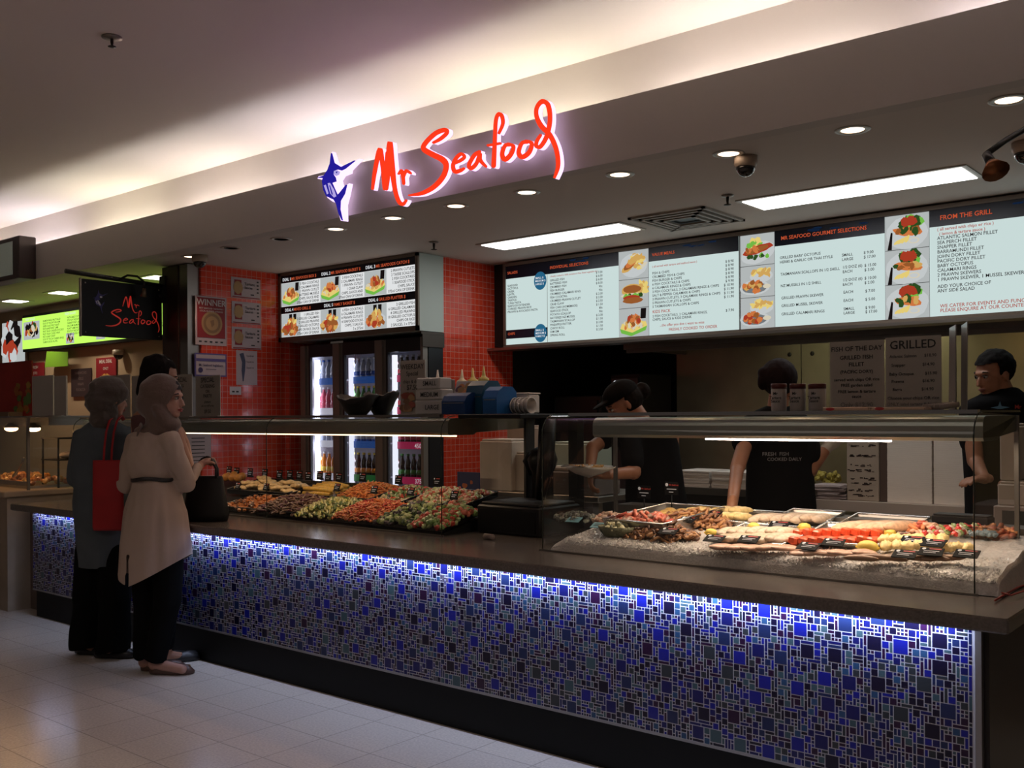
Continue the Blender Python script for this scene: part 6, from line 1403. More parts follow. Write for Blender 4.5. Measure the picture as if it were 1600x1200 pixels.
t = thing('wire_rack', (-7.85, 3.85, .905), 'dark shelf rack standing inside the case of the next shop', 'rack')
m = MB(); m.box(-8.0, -7.72, 3.70, 4.05, 1.12, 1.13); m.build('shelf', BLACKM, t)
for a, b in ((-7.99, 3.71), (-7.73, 3.71), (-7.99, 4.04), (-7.73, 4.04)): m = MB(); m.box(a - .006, a + .006, b - .006, b + .006, .906, 1.30); m.build('upright', BLACKM, t)
m = MB(); m.box(-8.0, -7.72, 3.70, 4.05, 1.29, 1.30); m.build('shelf', BLACKM, t)

# ================================================================== SALADS
sz_ = lambda y: .848 + max(0, y - 3.68)*.205
m = MB(); m.add([(-7.3, 3.665, .8355), (-3.53, 3.665, .8355), (-3.53, 3.665, .842), (-7.3, 3.665, .842), (-7.3, 4.40, .8355), (-3.53, 4.40, .8355), (-3.53, 4.40, .982), (-7.3, 4.40, .982)], [(0, 1, 2, 3), (4, 7, 6, 5), (3, 2, 6, 7), (0, 3, 7, 4), (1, 5, 6, 2)])
one('salad_display_bed', m, BLACKP, 'sloping black display bed under the salad trays', 'display bed')
TR = mat('black_tray', (.009, .008, .009), .25, coat=.4)
def tray(x0, x1, y0, y1, label, h=.03, lift=.004):
    t = thing('salad_tray', ((x0 + x1)/2, (y0 + y1)/2, sz_((y0 + y1)/2)), label, 'tray', 'black salad trays')
    Z = lambda y: sz_(y) + lift; m = MB(); g = .008
    m.add([(x0 + g, y0 + g, Z(y0)), (x1 - g, y0 + g, Z(y0)), (x1 - g, y1 - g, Z(y1)), (x0 + g, y1 - g, Z(y1))], [(0, 1, 2, 3)]); m.build('tray_base', TR, t)
    m = MB()
    for a, b in (((x0, y0), (x1, y0)), ((x1, y0), (x1, y1)), ((x1, y1), (x0, y1)), ((x0, y1), (x0, y0))):
        m.add([(a[0], a[1], Z(a[1])), (b[0], b[1], Z(b[1])), (b[0], b[1], Z(b[1]) + h), (a[0], a[1], Z(a[1]) + h)], [(0, 1, 2, 3)])
        m.tube([(a[0], a[1], Z(a[1]) + h), (b[0], b[1], Z(b[1]) + h)], .004, 6)
    m.build('rim', TR, t)
fx = lambda px, y, Yp: at(px, y, Y=Yp).x
# front row
front = [(345, 402, 'front tray with orange scraps nearest the handbag'), (402, 462, 'front tray of brown onion and mushroom salad'), (462, 520, 'front tray of sliced zucchini strips'), (520, 592, 'front tray of shredded carrot and tomato salad'), (592, 645, 'front tray of cucumber and greens salad'), (645, 694, 'front tray of red and green pepper salad')]
FCON = [(fm(('orange_bit', (.50, .17, .04)), ('brown_bit', (.14, .06, .03))), chunky(2, .013), 60, .02),
        (fm(('onion_brown', (.16, .075, .045)), ('mushroom', (.24, .14, .09)), ('plum_onion', (.12, .035, .05))), shreds(3, .05, .006), 300, .05),
        (fm(('zucchini', (.55, .50, .13)), ('zucchini_skin', (.10, .16, .03)), ('zucchini_flesh', (.62, .58, .28))), shreds(3, .085, .007, (.75, -.55, -.12)), 200, .045),
        (fm(('carrot', (.68, .19, .04)), ('tomato_red', (.55, .06, .03)), ('salmon_orange', (.70, .28, .12))), shreds(3, .035, .0048), 620, .055),
        (fm(('cucumber', (.42, .45, .20)), ('cucumber_skin', (.05, .09, .03)), ('olive_dark', (.05, .03, .04)), ('lettuce', (.25, .34, .09))), chunky(4, .017), 190, .05),
        (fm(('pepper_red', (.50, .05, .03)), ('pepper_green', (.20, .32, .08)), ('pale_green', (.40, .46, .20)), ('tomato', (.60, .14, .08))), chunky(4, .017), 190, .05)]
flab = ['thin scatter of orange crumbs in the front tray by the handbag', 'dark brown onion and mushroom heap', 'yellow green zucchini strips heap', 'bright orange red shredded carrot heap', 'green cucumber and olive heap', 'red and green chopped pepper heap']
for (pa, pb, lab), (mt, fn, n, hg), fl in zip(front, FCON, flab):
    a = fx(pa, 815, 3.70); b = fx(pb, 815, 3.70); tray(a, b - .008, 3.69, 3.985, lab)
    m = MB(); m.add([(a + .015, 3.70, sz_(3.70) + .02), (b - .02, 3.70, sz_(3.70) + .02), (b - .02, 3.97, sz_(3.97) + .02), (a + .015, 3.97, sz_(3.97) + .02)], [(0, 1, 2, 3)]); boxheap(m, a - .005, b + .004, 3.675, 3.985, lambda y: sz_(y) + .022, hg*1.25, int(n*1.7), fn, rr)
    one('salad_heap', m, mt, fl, 'salad', None, 'stuff')
back = [(358, 452, 'long back tray of pale fish pieces beside the handbag'), (456, 520, 'back tray of yellow corn sticks'), (522, 580, 'back tray of shredded carrot'), (584, 632, 'back tray of mixed green pasta salad'), (637, 694, 'back tray of pasta salad with red pieces'), (696, 728, 'half hidden back tray of pink pasta salad by the black box')]
BC = [None, None, (fm(('carrot', (.68, .19, .04)), ('carrot_pale', (.72, .30, .08))), shreds(2, .035, .0048), 330, .05),
      (fm(('pasta_cream', (.60, .48, .26)), ('basil', (.14, .22, .06)), ('tomato_red', (.55, .06, .03))), chunky(3, .012), 220, .04),
      (fm(('pasta_pale', (.70, .58, .38)), ('bean_red', (.50, .10, .06)), ('celery', (.42, .46, .20))), chunky(3, .012), 300, .045),
      (fm(('pasta_pink', (.62, .38, .26)), ('bean_red', (.50, .10, .06)), ('celery', (.42, .46, .20))), chunky(3, .012), 160, .035)]
blab = ['', '', 'orange carrot heap in the middle back tray', 'mixed green and cream pasta heap', 'cream pasta and red bean heap near the right end', 'pink pasta heap behind the glass corner']
for i, (pa, pb, lab) in enumerate(back):
    a = fx(pa, 785, 4.02); b = min(fx(pb, 785, 4.02), -3.54); tray(a, b - .008, 4.005, 4.30, lab, .03, .012)
    if BC[i]:
        mt, fn, n, hg = BC[i]; m = MB(); m.add([(a + .015, 4.02, sz_(4.02) + .028), (b - .02, 4.02, sz_(4.02) + .028), (b - .02, 4.29, sz_(4.29) + .028), (a + .015, 4.29, sz_(4.29) + .028)], [(0, 1, 2, 3)]); boxheap(m, a + .012, b - .02, 4.015, 4.29, lambda y: sz_(y) + .032, hg*1.2, int(n*1.5), fn, rr)
        one('salad_heap', m, mt, blab[i], 'salad', None, 'stuff')
# pale battered fish pieces (countable)
FISHM = fm(('batter_pale', (.72, .50, .24)))[0]; a = fx(358, 785, 4.02); b = fx(452, 785, 4.02)
src = None
for k in range(16):
    r_, c_ = divmod(k, 5); x = a + .08 + c_*(b - a - .14)/4 + rr.uniform(-.02, .02); y = 4.06 + r_*.065; z = sz_(y) + .035 + (.018 if k % 2 else 0)
    if src is None:
        src = tag(MB().build, None) if 0 else None
        m = MB(); m.ell((x, y, z), (.085, .028, .017), 14, 8); o = m.v; m.v = [(v[0], v[1] + .008*math.sin((v[0] - x)*40), v[2] + .004*math.sin(v[0]*90 + v[1]*70)) for v in o]
        src = one('battered_fish', m, FISHM, 'pale golden fish piece piled in the long back tray beside the handbag', 'fish', 'pale fish pieces in the back tray')
        src.location.z = z - .017
    else:
        c = src.copy(); COL.objects.link(c); c.location = (x, y, z - .017); c.rotation_euler = (0, rr.uniform(-.1, .1), rr.uniform(-.5, .5))
a = fx(456, 785, 4.02); b = fx(520, 785, 4.02); src = None; CORN = fm(('corn_yellow', (.72, .42, .06)))[0]
for k in range(9):
    x = (a + b)/2 + rr.uniform(-.02, .02); y = 4.07 + (k % 5)*.042; z = sz_(y) + .032 + (k//5)*.030
    if src is None: m = MB(); m.tube([(x - .13, y, z), (x, y, z + .004), (x + .13, y, z)], [.012, .018, .012], 10); src = one('corn_stick', m, CORN, 'long yellow stick in the yellow pile of the back tray', 'food stick', 'yellow sticks in the back tray')
    else: c = src.copy(); COL.objects.link(c); c.location = (x, y, z - .018); c.rotation_euler = (0, .04, rr.uniform(-.15, .15))
src = None
for px, py in ((357, 744), (366, 742), (376, 745), (362, 750), (372, 752), (381, 752), (379, 744)):
    p = at(px, py, Y=4.33); z = max(p.z, sz_(4.33) + .03)
    if src is None: m = MB(); m.ell((p.x, 4.33, z), (.030, .030, .029), 14, 10); src = one('arancini_ball', m, fm(('crumb_orange', (.62, .26, .05)))[0], 'round orange crumbed ball behind the pale fish pieces', 'food ball', 'orange balls at the back of the salad case')
    else: c = src.copy(); COL.objects.link(c); c.location = (p.x, 4.33 - (.05 if py > 748 else 0), z - .03)
# tongs in the salads
for px0, py0, px1, py1, Ya, Yb, lab in ((486, 790, 492, 772, 3.95, 3.92, 'steel tongs handle over the zucchini, the left one'), (519, 764, 525, 792, 4.1, 3.9, 'steel tongs standing between the zucchini and the yellow sticks'), (640, 806, 656, 789, 3.80, 3.95, 'steel tongs lying in front of the red bean pasta'), (603, 792, 608, 765, 3.95, 4.1, 'steel serving spoon handle beside the carrot heap')):
    p, q = at(px0, py0, Y=Ya), at(px1, py1, Y=Yb); m = MB(); m.tube([p, (p + q)/2, q], [.010, .007, .006], 6, flat=.4); m.tube([p + Vector((.022, 0, 0)), (p + q)/2 + Vector((.012, 0, 0)), q], [.010, .007, .006], 6, flat=.4)
    one('tongs', m, mat('bright_steel', (.75, .72, .70), .25, 1), lab, 'tongs', 'tongs in the salads')
# price cards
CARD = mat('card_black', (.005, .005, .006), .7, spec=.15); CTX = mat('card_white', (.55, .55, .58), .5, emit=(.6, .6, .65), es=.12); CRD = mat('card_red', (.50, .06, .05), .5)
def price_card(p, w_, h_, label, tiltback=.2, yaw=0, lines=3, group='black price cards', stand=True):
    t = thing('price_card', p, label, 'price card', group); u = Vector((math.cos(yaw), math.sin(yaw), 0)); n_ = Vector((math.sin(yaw), -math.cos(yaw), 0)); v = (ZV*math.cos(tiltback) - n_*math.sin(tiltback)).normalized(); nn = u.cross(v)*1
    fr = frame(Vector(p) + ZV*.002, u, v, nn); m = MB(); m.rect(fr, -w_/2, w_/2, 0, h_, 0, 0, .003); m.build('card', CARD, t)
    m = MB(); blob(m, fr, -w_*.32, h_*.80, w_*.085, w_*.085, .0012, 0, random.Random(1), 10, .1); m.rect(fr, -w_*.1, w_*.40, h_*.76, h_*.86, .0012, 1)
    for k in range(lines - 1): m.rect(fr, -w_*.30, w_*(.34 - .12*k), h_*(.50 - .2*k), h_*(.50 - .2*k) + h_*.05, .0012, 0)
    m.build('lettering', [CTX, CRD], t)
    if stand: m = MB(); m.rbox(p[0] - .012, p[0] + .012, p[1] + .004, p[1] + .03, p[2], p[2] + .012, .002); m.build('clip_foot', BLACKP, t)
cards = [(357, 734), (369, 736), (390, 737), (413, 738), (436, 740), (452, 740), (467, 741), (481, 742), (499, 741), (512, 744), (529, 744), (566, 744), (622, 748), (682, 751)]
clab = ['over the orange balls at the far left', 'second over the orange balls', 'above the left fish pieces', 'above the middle fish pieces', 'above the right fish pieces', 'just left of the fridge light', 'in front of the left fridge edge', 'at the left fridge door', 'above the yellow sticks', 'right above the yellow sticks', 'between the yellow sticks and the carrot', 'in front of the middle fridge door', 'in front of the right fridge door', 'above the red bean pasta']
for (px, py), l in zip(cards, clab):
    p = at(px, py + 9, Y=4.34); p.z = max(p.z, sz_(4.34) + .012); price_card((p.x, 4.34, p.z - .0), .062, max(.055, at(px, py - 5, Y=4.34).z - p.z), 'black price card in the salad case ' + l, .1, 0, 3, 'black price cards in the salads')
for k, (px, py, l) in enumerate(((370, 765, 'stuck in the left fish pieces'), (414, 767, 'stuck in the right fish pieces'), (525, 768, 'in front of the carrot heap'), (583, 772, 'left of the green pasta'), (640, 775, 'left edge of the red bean pasta'), (708, 781, 'beside the pink pasta at the glass corner'))):
    p = at(px, py, Y=4.0); p.z = max(p.z, sz_(4.0) + .03); price_card((p.x, 3.998, p.z), .060, .050, 'small tilted black price card ' + l, .35, -.1, 3, 'black price cards in the salads')

# ================================================================== ICE AND SEAFOOD
bz = lambda y: .900 + (y - 3.60)*.125
def bedpt(px, py, lift=0):
    lo = None
    for k in range(200):
        y = 3.58 + k*.004; p = at(px, py, Y=y)
        if p.z <= bz(y) + lift + .0001 and False: pass
        if lo is None or abs(p.z - bz(y) - lift) < lo[0]: lo = (abs(p.z - bz(y) - lift), p)
    return lo[1]
ICE = mat('crushed_ice_mat', (.58, .53, .50), .35, noise_amt=.15, noise_scale=120, bump=.5, bump_scale=170, coat=.3)
m = MB(); nx, ny = 230, 70; vs = []; XI0, XI1, YI0, YI1 = -2.74, -.845, 3.565, 4.19
for j in range(ny + 1):
    for i in range(nx + 1):
        x = XI0 + (XI1 - XI0)*i/nx; y = YI0 + (YI1 - YI0)*j/ny; e = min(1, (y - YI0)/.055); e = math.sqrt(max(0, 1 - (1 - e)**2)); el = min(1, (x - XI0)/.16, ); el = math.sqrt(max(0, 1 - (1 - el)**2)); er = min(1, (XI1 - x)/.02)
        z = bz(y) + .012*noise.noise(Vector((x*9, y*9, 0))) + .004*noise.noise(Vector((x*30, y*30, 3))) + .0016*noise.noise(Vector((x*90, y*90, 5)))
        z = .837 + (z - .837)*e*(.35 + .65*el)*er
        vs.append((x, y, max(z, .837)))
m.add(vs, [(j*(nx + 1) + i, j*(nx + 1) + i + 1, (j + 1)*(nx + 1) + i + 1, (j + 1)*(nx + 1) + i) for j in range(ny) for i in range(nx)], 0, False)
for _ in range(5200):
    x = rr.uniform(XI0 + .05, XI1 - .03); y = 3.58 + rr.random()**1.8*.25; e = min(1, (y - YI0)/.055); e = math.sqrt(max(0, 1 - (1 - e)**2)); el = math.sqrt(max(0, 1 - (1 - min(1, (x - XI0)/.16))**2)); z = .837 + (bz(y) - .837)*e*(.35 + .65*el)
    s = .0022*rr.uniform(.6, 1.4); m.obox((x, y, z + .002), Vector((rr.uniform(-1, 1), rr.uniform(-1, 1), rr.uniform(-1, 1))).normalized()*s, Vector((rr.uniform(-1, 1), rr.uniform(-1, 1), rr.uniform(-1, 1))).normalized()*s, Vector((rr.uniform(-1, 1), rr.uniform(-1, 1), rr.uniform(-1, 1))).normalized()*s)
one('crushed_ice', m, ICE, 'long mound of crushed ice under the raw seafood', 'ice', None, 'stuff')
def pan(cx, cy, w_, d_, z, h, yaw, label, m_=STEEL, slope=.125):
    t = thing('steel_tray', (cx, cy, z), label, 'tray', 'steel trays on the ice'); u = Vector((math.cos(yaw), math.sin(yaw), 0)); v = Vector((-math.sin(yaw), math.cos(yaw), slope)); c = Vector((cx, cy, z))
    cs = [c - u*w_/2 - v*d_/2, c + u*w_/2 - v*d_/2, c + u*w_/2 + v*d_/2, c - u*w_/2 + v*d_/2]; m = MB(); inn = [p + (c - p)*.06 for p in cs]
    m.add([p + ZV*.003 for p in inn], [(0, 1, 2, 3)]); m.add([p for p in inn] + [p + ZV*h for p in cs], [(0, 1, 5, 4), (1, 2, 6, 5), (2, 3, 7, 6), (3, 0, 4, 7)]); m.build('pan_body', m_, t)
    m = MB(); m.tube([p + ZV*h for p in cs] + [cs[0] + ZV*h], .005, 6); m.build('rolled_rim', MC['bright_steel'], t); return u, v, c
def fillet_mesh(L, w_, h_, m_, seed=0, ridges=0):
    mb = MB(); r = random.Random(seed); mb.ell((0, 0, h_*.5), (L/2, w_/2, h_*.6), 16, 8)
    if ridges == 5:
        mb = MB(); mb.rbox(-L/2, L/2, -w_/2, w_/2, 0, h_, .007)
        mb.v = [(v[0], v[1] + .12*w_*math.sin(v[0]/L*5), v[2]*(1 - .35*(v[0]/L + .5))) for v in mb.v]; return mb
    mb.v = [(v[0], v[1]*(1 - .25*v[0]/L) + .12*w_*math.sin(v[0]/L*5 + seed), max(0, v[2] + (h_*.18*math.sin(v[0]/L*ridges*6.28) if ridges else 0))) for v in mb.v]; return mb
# raised deep pan with octopus and cakes
u, v, c = pan(-2.36, 3.93, .34, .46, .925, .075, -.12, 'deep steel pan raised at the left of the ice, with pink fish and yellow cakes', STEEL, .09)
m = MB(); heap(m, -2.42, 3.84, .965, .13, .10, .035, 90, lambda mb, c_, r_: stick(mb, c_, .07*r_.uniform(.5, 1.2), .011, r_.randrange(3), r_, .9), rr)
one('pink_seafood_heap', m, fm(('raw_pink', (.58, .16, .10)), ('raw_red', (.45, .08, .05)), ('raw_grey', (.35, .22, .17))), 'glossy pink and red raw pieces in the front half of the deep steel pan', 'seafood', None, 'stuff')
src = None
for k in range(12):
    x = -2.42 + (k % 4)*.065; y = 3.98 + (k//4)*.055; z = .985 + (k//4)*.006
    if src is None: m = MB(); m.ell((x, y, z), (.032, .026, .014), 12, 8); src = one('fish_cake', m, fm(('cake_gold', (.70, .44, .14)))[0], 'yellow cake in the back half of the deep steel pan', 'fish cake', 'yellow cakes in the deep steel pan')
    else: o = src.copy(); COL.objects.link(o); o.location = (x + rr.uniform(-.006, .006), y, z - .014); o.rotation_euler = (0, rr.uniform(-.2, .2), rr.uniform(-1, 1))
def tray_at(px0, px1, py0, py1, label, yaw=0, h=.018):
    a = bedpt(px0, py1); b = bedpt(px1, py1); q = bedpt((px0 + px1)/2, py0); y0 = (a.y + b.y)/2; y1 = max(q.y, y0 + .12); cx_ = (a.x + b.x)/2; return pan(cx_, (y0 + y1)/2, abs(b.x - a.x), y1 - y0, bz((y0 + y1)/2) + .006, h, yaw, label)
def fillets(px0, px1, py, n, L, w_, h_, m_, label, group, yaw=1.4, rows=1, dpy=9, ridges=0, name='fish_fillet', cat='fish fillet', lift=.014, jit=.12):
    mb = fillet_mesh(L, w_, h_, m_, 1, ridges); src = None
    for r in range(rows):
        for k in range(n):
            p = bedpt(px0 + (px1 - px0)*(k + .5)/n, py - r*dpy, lift)
            if src is None: src = one(name, mb, m_, label, cat, group); o = src
            else: o = src.copy(); COL.objects.link(o)
            o.location = (p.x, p.y, bz(p.y) + lift + r*.004 + (k % 2)*.003); o.rotation_euler = (math.atan(.125), rr.uniform(-.08, .08), yaw + rr.uniform(-jit, jit))
WHF = fm(('white_fillet', (.64, .49, .36)))[0]; PKF = fm(('pink_fillet', (.70, .42, .30)))[0]; SAL = fm(('salmon', (.80, .11, .035)))[0]; SQ = fm(('squid_cream', (.82, .62, .28)))[0]; BEI = fm(('beige_fillet', (.70, .44, .28)))[0]
tray_at(1100, 1230, 826, 856, 'flat steel tray of white fillets in front, left of the salmon')
fillets(1130, 1236, 848, 7, .15, .062, .034, WHF, 'white fish fillet in the front tray left of the salmon', 'white fillets left of the salmon', 1.2, 2, 9)
fillets(1118, 1240, 860, 5, .12, .060, .020, PKF, 'thin pinkish fillet lying on the ice below the white fillet tray', 'pinkish fillets along the ice front', .5, 1)
tray_at(1232, 1376, 826, 858, 'flat steel tray holding the red salmon')
fillets(1238, 1374, 850, 9, .115, .0385, .034, SAL, 'bright orange red salmon portion in the salmon tray', 'salmon portions', 1.5, 1, 8, 5, 'salmon_portion', 'salmon', .010, .04)
fillets(1245, 1380, 838, 9, .115, .0385, .036, SAL, 'bright orange red salmon portion at the back of the salmon tray', 'salmon portions at the back', 1.5, 1, 8, 5, 'salmon_portion', 'salmon', .010, .04)
tray_at(1100, 1205, 804, 824, 'half empty steel tray behind the white fillets'); tray_at(1205, 1300, 804, 820, 'steel tray of pale fillets at the back in the middle')
fillets(1180, 1292, 816, 7, .16, .062, .034, WHF, 'pale cream fillet in the back middle tray', 'pale fillets in the back middle tray', 1.3, 1)
tray_at(1292, 1424, 812, 838, 'steel tray of beige fillets right of the salmon, partly bare')
fillets(1325, 1418, 832, 6, .21, .070, .042, BEI, 'long beige fillet in the tray right of the salmon', 'beige fillets behind the salmon', .9, 1)
fillets(1120, 1165, 812, 5, .10, .045, .03, SQ, 'cream squid tube beside the brown octopus', 'cream squid tubes', .8, 2, 8, 0, 'squid_tube', 'squid')
fillets(1080, 1120, 803, 4, .10, .04, .03, SQ, 'cream squid tube at the back behind the brown octopus', 'cream squid tubes at the back', .6, 1, 8, 0, 'squid_tube', 'squid')
fillets(1245, 1360, 868, 6, .10, .055, .018, PKF, 'thin pink fillet on the ice in front of the salmon', 'thin pink fillets below the salmon', .3, 1)
fillets(1375, 1480, 860, 6, .062, .046, .032, SQ, 'golden crumbed oyster piece on the right half of the ice', 'golden crumbed pieces, front row', .4, 2, 9, 3, 'crumbed_piece', 'crumbed seafood', .012, 1.2)
fillets(1475, 1518, 862, 3, .055, .042, .030, SQ, 'golden crumbed piece nearest the right glass end', 'golden crumbed pieces at the right', .4, 1, 9, 3, 'crumbed_piece', 'crumbed seafood', .012, 1.2)
fillets(1335, 1490, 876, 7, .13, .030, .020, fm(('flathead', (.34, .19, .11)))[0], 'thin brown whole fish lying along the front of the ice', 'small brown fish along the ice front', .15, 1, 8, 0, 'small_fish', 'fish')
def heap_at(px, py, rx, ry, h, n, fn, mt, name, label, cat, lift=.01):
    p = bedpt(px, py, lift); m = MB(); heap(m, p.x, p.y, bz(p.y) + lift, rx, ry, h, n, fn, rr, .125); one(name, m, mt, label, cat, None, 'stuff')
OCT = fm(('octopus_brown', (.24, .10, .045)), ('octopus_gold', (.45, .22, .09)), ('octopus_dark', (.11, .05, .03)))
heap_at(1030, 836, .19, .08, .045, 340, lambda mb, c_, r_: stick(mb, c_, .055*r_.uniform(.5, 1.2), .0075, r_.randrange(3), r_, .9), OCT, 'baby_octopus_heap', 'dark brown octopus pile at the front of the ice', 'octopus')
heap_at(1085, 816, .18, .09, .045, 340, lambda mb, c_, r_: stick(mb, c_, .055*r_.uniform(.5, 1.2), .0075, r_.randrange(2), r_, .9), OCT, 'baby_octopus_heap', 'lighter brown octopus pile behind the front octopus', 'octopus')
heap_at(1000, 818, .10, .07, .038, 110, lambda mb, c_, r_: rock(mb, c_, .018, r_.randrange(3), r_, .6), fm(('mussel_olive', (.16, .15, .07)), ('mussel_pale', (.50, .46, .28)), ('shell_dark', (.05, .055, .04))), 'mussel_heap', 'olive green half shell mussels behind the basket', 'mussels')
p = bedpt(964, 838); t = thing('oyster_basket', (p.x, p.y, bz(p.y)), 'green woven basket of shellfish sunk in the ice', 'basket'); m = MB(); m.lathe([(.055, .0), (.075, .025), (.082, .045), (.077, .045), (.05, .012)], (p.x, p.y, bz(p.y)), 20, 0, True, 1.15, .8); m.build('basket_body', mat('basket_green', (.17, .17, .10), .6, bump=.8, bump_scale=60), t)
m = MB(); heap(m, p.x, p.y, bz(p.y) + .03, .075, .05, .03, 46, lambda mb, c_, r_: rock(mb, c_, .015, r_.randrange(3), r_, .6), rr); one('shellfish_heap', m, fm(('mussel_olive', (.16, .15, .07)), ('mussel_pale', (.50, .46, .28)), ('shell_dark', (.05, .055, .04))), 'olive shellfish filling the green basket', 'shellfish', None, 'stuff')
heap_at(900, 810, .12, .07, .03, 80, lambda mb, c_, r_: rock(mb, c_, .017, r_.randrange(2), r_, .6), fm(('crab_grey', (.24, .25, .20)), ('crab_dark', (.10, .10, .09))), 'crab_heap', 'grey green crabs at the left end of the ice', 'crabs')
heap_at(952, 812, .10, .07, .02, 60, lambda mb, c_, r_: stick(mb, c_, .05, .010, r_.randrange(2), r_, .7), fm(('prawn_raw', (.50, .26, .18)), ('prawn_pale', (.55, .38, .28))), 'raw_prawn_heap', 'pale raw prawns beside the deep pan', 'prawns')
heap_at(1443, 835, .07, .05, .05, 46, lambda mb, c_, r_: stick(mb, c_, .05, .011, r_.randrange(3), r_, .9), fm(('prawn_orange', (.75, .28, .12)), ('prawn_pink', (.78, .45, .30)), ('prawn_red', (.55, .10, .06))), 'cooked_prawn_heap', 'orange cooked prawn pile right of the beige fillets', 'prawns')
src = None   # skewers of red, white and green chunks
for k in range(6):
    p = bedpt(1468 + 9*k, 836 - (k % 2)*5, .018)
    if src is None:
        t = thing('seafood_skewer', (0, 0, 0), 'skewer of red, white and green chunks right of the cooked prawns', 'skewer', 'skewers of seafood chunks'); m = MB(); m.tube([(-.10, 0, .012), (.11, 0, .012)], .002, 5); m.build('stick', mat('bamboo', (.5, .35, .18), .6), t)
        m = MB()
        for q in range(7): rock(m, Vector((-.075 + q*.025, 0, .013)), .0165, q % 3, random.Random(q))
        m.build('chunks', fm(('pepper_red2', (.62, .05, .04)), ('chunk_white', (.78, .66, .52)), ('chunk_green', (.30, .38, .14))), t); src = t
    else: t = copy_thing(src, (0, 0, 0))
    t.location = (p.x, p.y, bz(p.y) + .016 + .006*(k % 2)); t.rotation_euler = (.1, 0, 1.2 + rr.uniform(-.3, .3))
heap_at(1552, 836, .075, .06, .035, 70, lambda mb, c_, r_: stick(mb, c_, .045, .010, r_.randrange(3), r_, .8), fm(('marinated_red', (.50, .12, .05)), ('marinated_orange', (.60, .25, .09)), ('marinated_brown', (.30, .10, .05))), 'marinated_seafood_heap', 'red brown marinated pile at the right end behind the glass edge', 'seafood')
# lemons
def lemon(px, py, label, s=1.0, yaw=0):
    p = bedpt(px, py, .012); t = thing('lemon_wedge', (p.x, p.y, bz(p.y) + .016), label, 'lemon', 'lemon pieces on the ice'); m = MB(); m.ell((p.x, p.y, bz(p.y) + .028), (.028*s, .020*s, .017*s), 12, 8); m.build('flesh', mat('lemon_flesh', (.80, .60, .12), .4), t)
    m = MB(); m.tube([(p.x - .03*s, p.y, bz(p.y) + .026), (p.x, p.y - .018*s, bz(p.y) + .018), (p.x + .03*s, p.y, bz(p.y) + .026)], [.004, .009, .004], 8); m.build('peel', mat('lemon_peel', (.70, .45, .03), .4), t)
for q in ((1111, 838, 'lemon crown beside the front octopus pile'), (1257, 829, 'lemon half above the left end of the salmon'), (1210, 850, 'lemon half on the white fillets'), (1389, 838, 'lemon wedge at the right end of the beige fillets'), (1356, 861, 'largest lemon wedge at the right front of the salmon', 1.5), (1178, 828, 'lemon piece behind the white fillets')): lemon(*q[:3], s=q[3] if len(q) > 3 else 1)
# black price cards lying on the seafood
for px, py, l in ((1108, 806, 'lying behind the brown octopus'), (1068, 815, 'lying on the lighter octopus pile'), (1040, 833, 'lying on the dark octopus pile'), (1214, 823, 'lying on the back middle fillets'), (1166, 846, 'lying on the white fillets'), (1299, 851, 'lying on the salmon'), (1258, 864, 'lying on the ice below the salmon'), (1112, 851, 'lying on the pinkish fillets'),
                  (1422, 847, 'behind the golden crumbed pieces, the left one'), (1455, 852, 'behind the golden crumbed pieces, the right one'), (1452, 866, 'between the two rows of crumbed pieces'), (1410, 873, 'on the small brown fish'), (1507, 869, 'at the right end of the crumbed pieces')):
    p = bedpt(px, py, .045); price_card((p.x, p.y, bz(p.y) + .040), .082, .052, 'black price card ' + l, 1.15, rr.uniform(-.15, .1), 3, 'black price cards on the seafood', False)
for px, py, l in ((893, 815, 'stuck beside the crabs'), (932, 824, 'left of the green basket')):
    p = bedpt(px, py, .015); t = thing('price_card', (p.x, p.y, bz(p.y) + .012), 'pale blue price card ' + l, 'price card', 'pale blue price cards'); fr = frame((p.x, p.y, bz(p.y) + .014), (1, .1, 0), Vector((0, .9, .45)).normalized(), Vector((0, -.45, .9)).normalized())
    m = MB(); m.rect(fr, -.036, .036, 0, .045, 0, 0, .002); m.build('card', mat('card_blue', (.16, .36, .42), .4), t); m = MB(); m.rect(fr, -.026, .02, .028, .033, .001); m.rect(fr, -.026, .01, .015, .02, .001); m.build('lettering', INK, t)
# tall cards on rods
for px, py0, py1, l in ((1006, 759, 797, 'left black fish price card on a tall rod over the deep pan'), (1049, 753, 790, 'right black fish price card on a tall rod behind the deep pan')):
    b = at(px, py1, Y=4.13); tp = at(px, py0, Y=4.13); t = thing('tall_price_card', (b.x, 4.13, b.z - .02), l, 'price card', 'tall price cards'); fr = frame((b.x, 4.13, tp.z - .062)); m = MB(); m.rect(fr, -.036, .036, 0, .062, 0, 0, .003); m.build('card', CARD, t)
    m = MB(); blob(m, fr, -.024, .048, .008, .008, .0015, 0, random.Random(1), 12, 0); m.text('Mr Seafood', fr, -.012, .044, .011, .0015, 1); m.rect(fr, -.024, .028, .026, .029, .0015, 0); m.rect(fr, -.012, .012, .012, .015, .0015, 0); m.build('lettering', [CTX, CRD], t)
    m = MB(); m.tube([(b.x, 4.134, b.z - .02), (b.x, 4.134, tp.z - .06)], .003, 6); m.lathe([(.02, 0), (.02, .008), (.005, .012)], (b.x, 4.134, b.z - .02), 12); m.build('rod', BLACKP, t)
p = bedpt(1100, 800, .0); m = MB(); m.ell((at(1100, 795, Y=4.12).x, 4.12, .985), (.05, .035, .012), 16, 8); one('blue_lid', m, mat('lid_blue', (.04, .16, .42), .4), 'small bright blue dish at the back of the ice near the staff hand', 'dish')
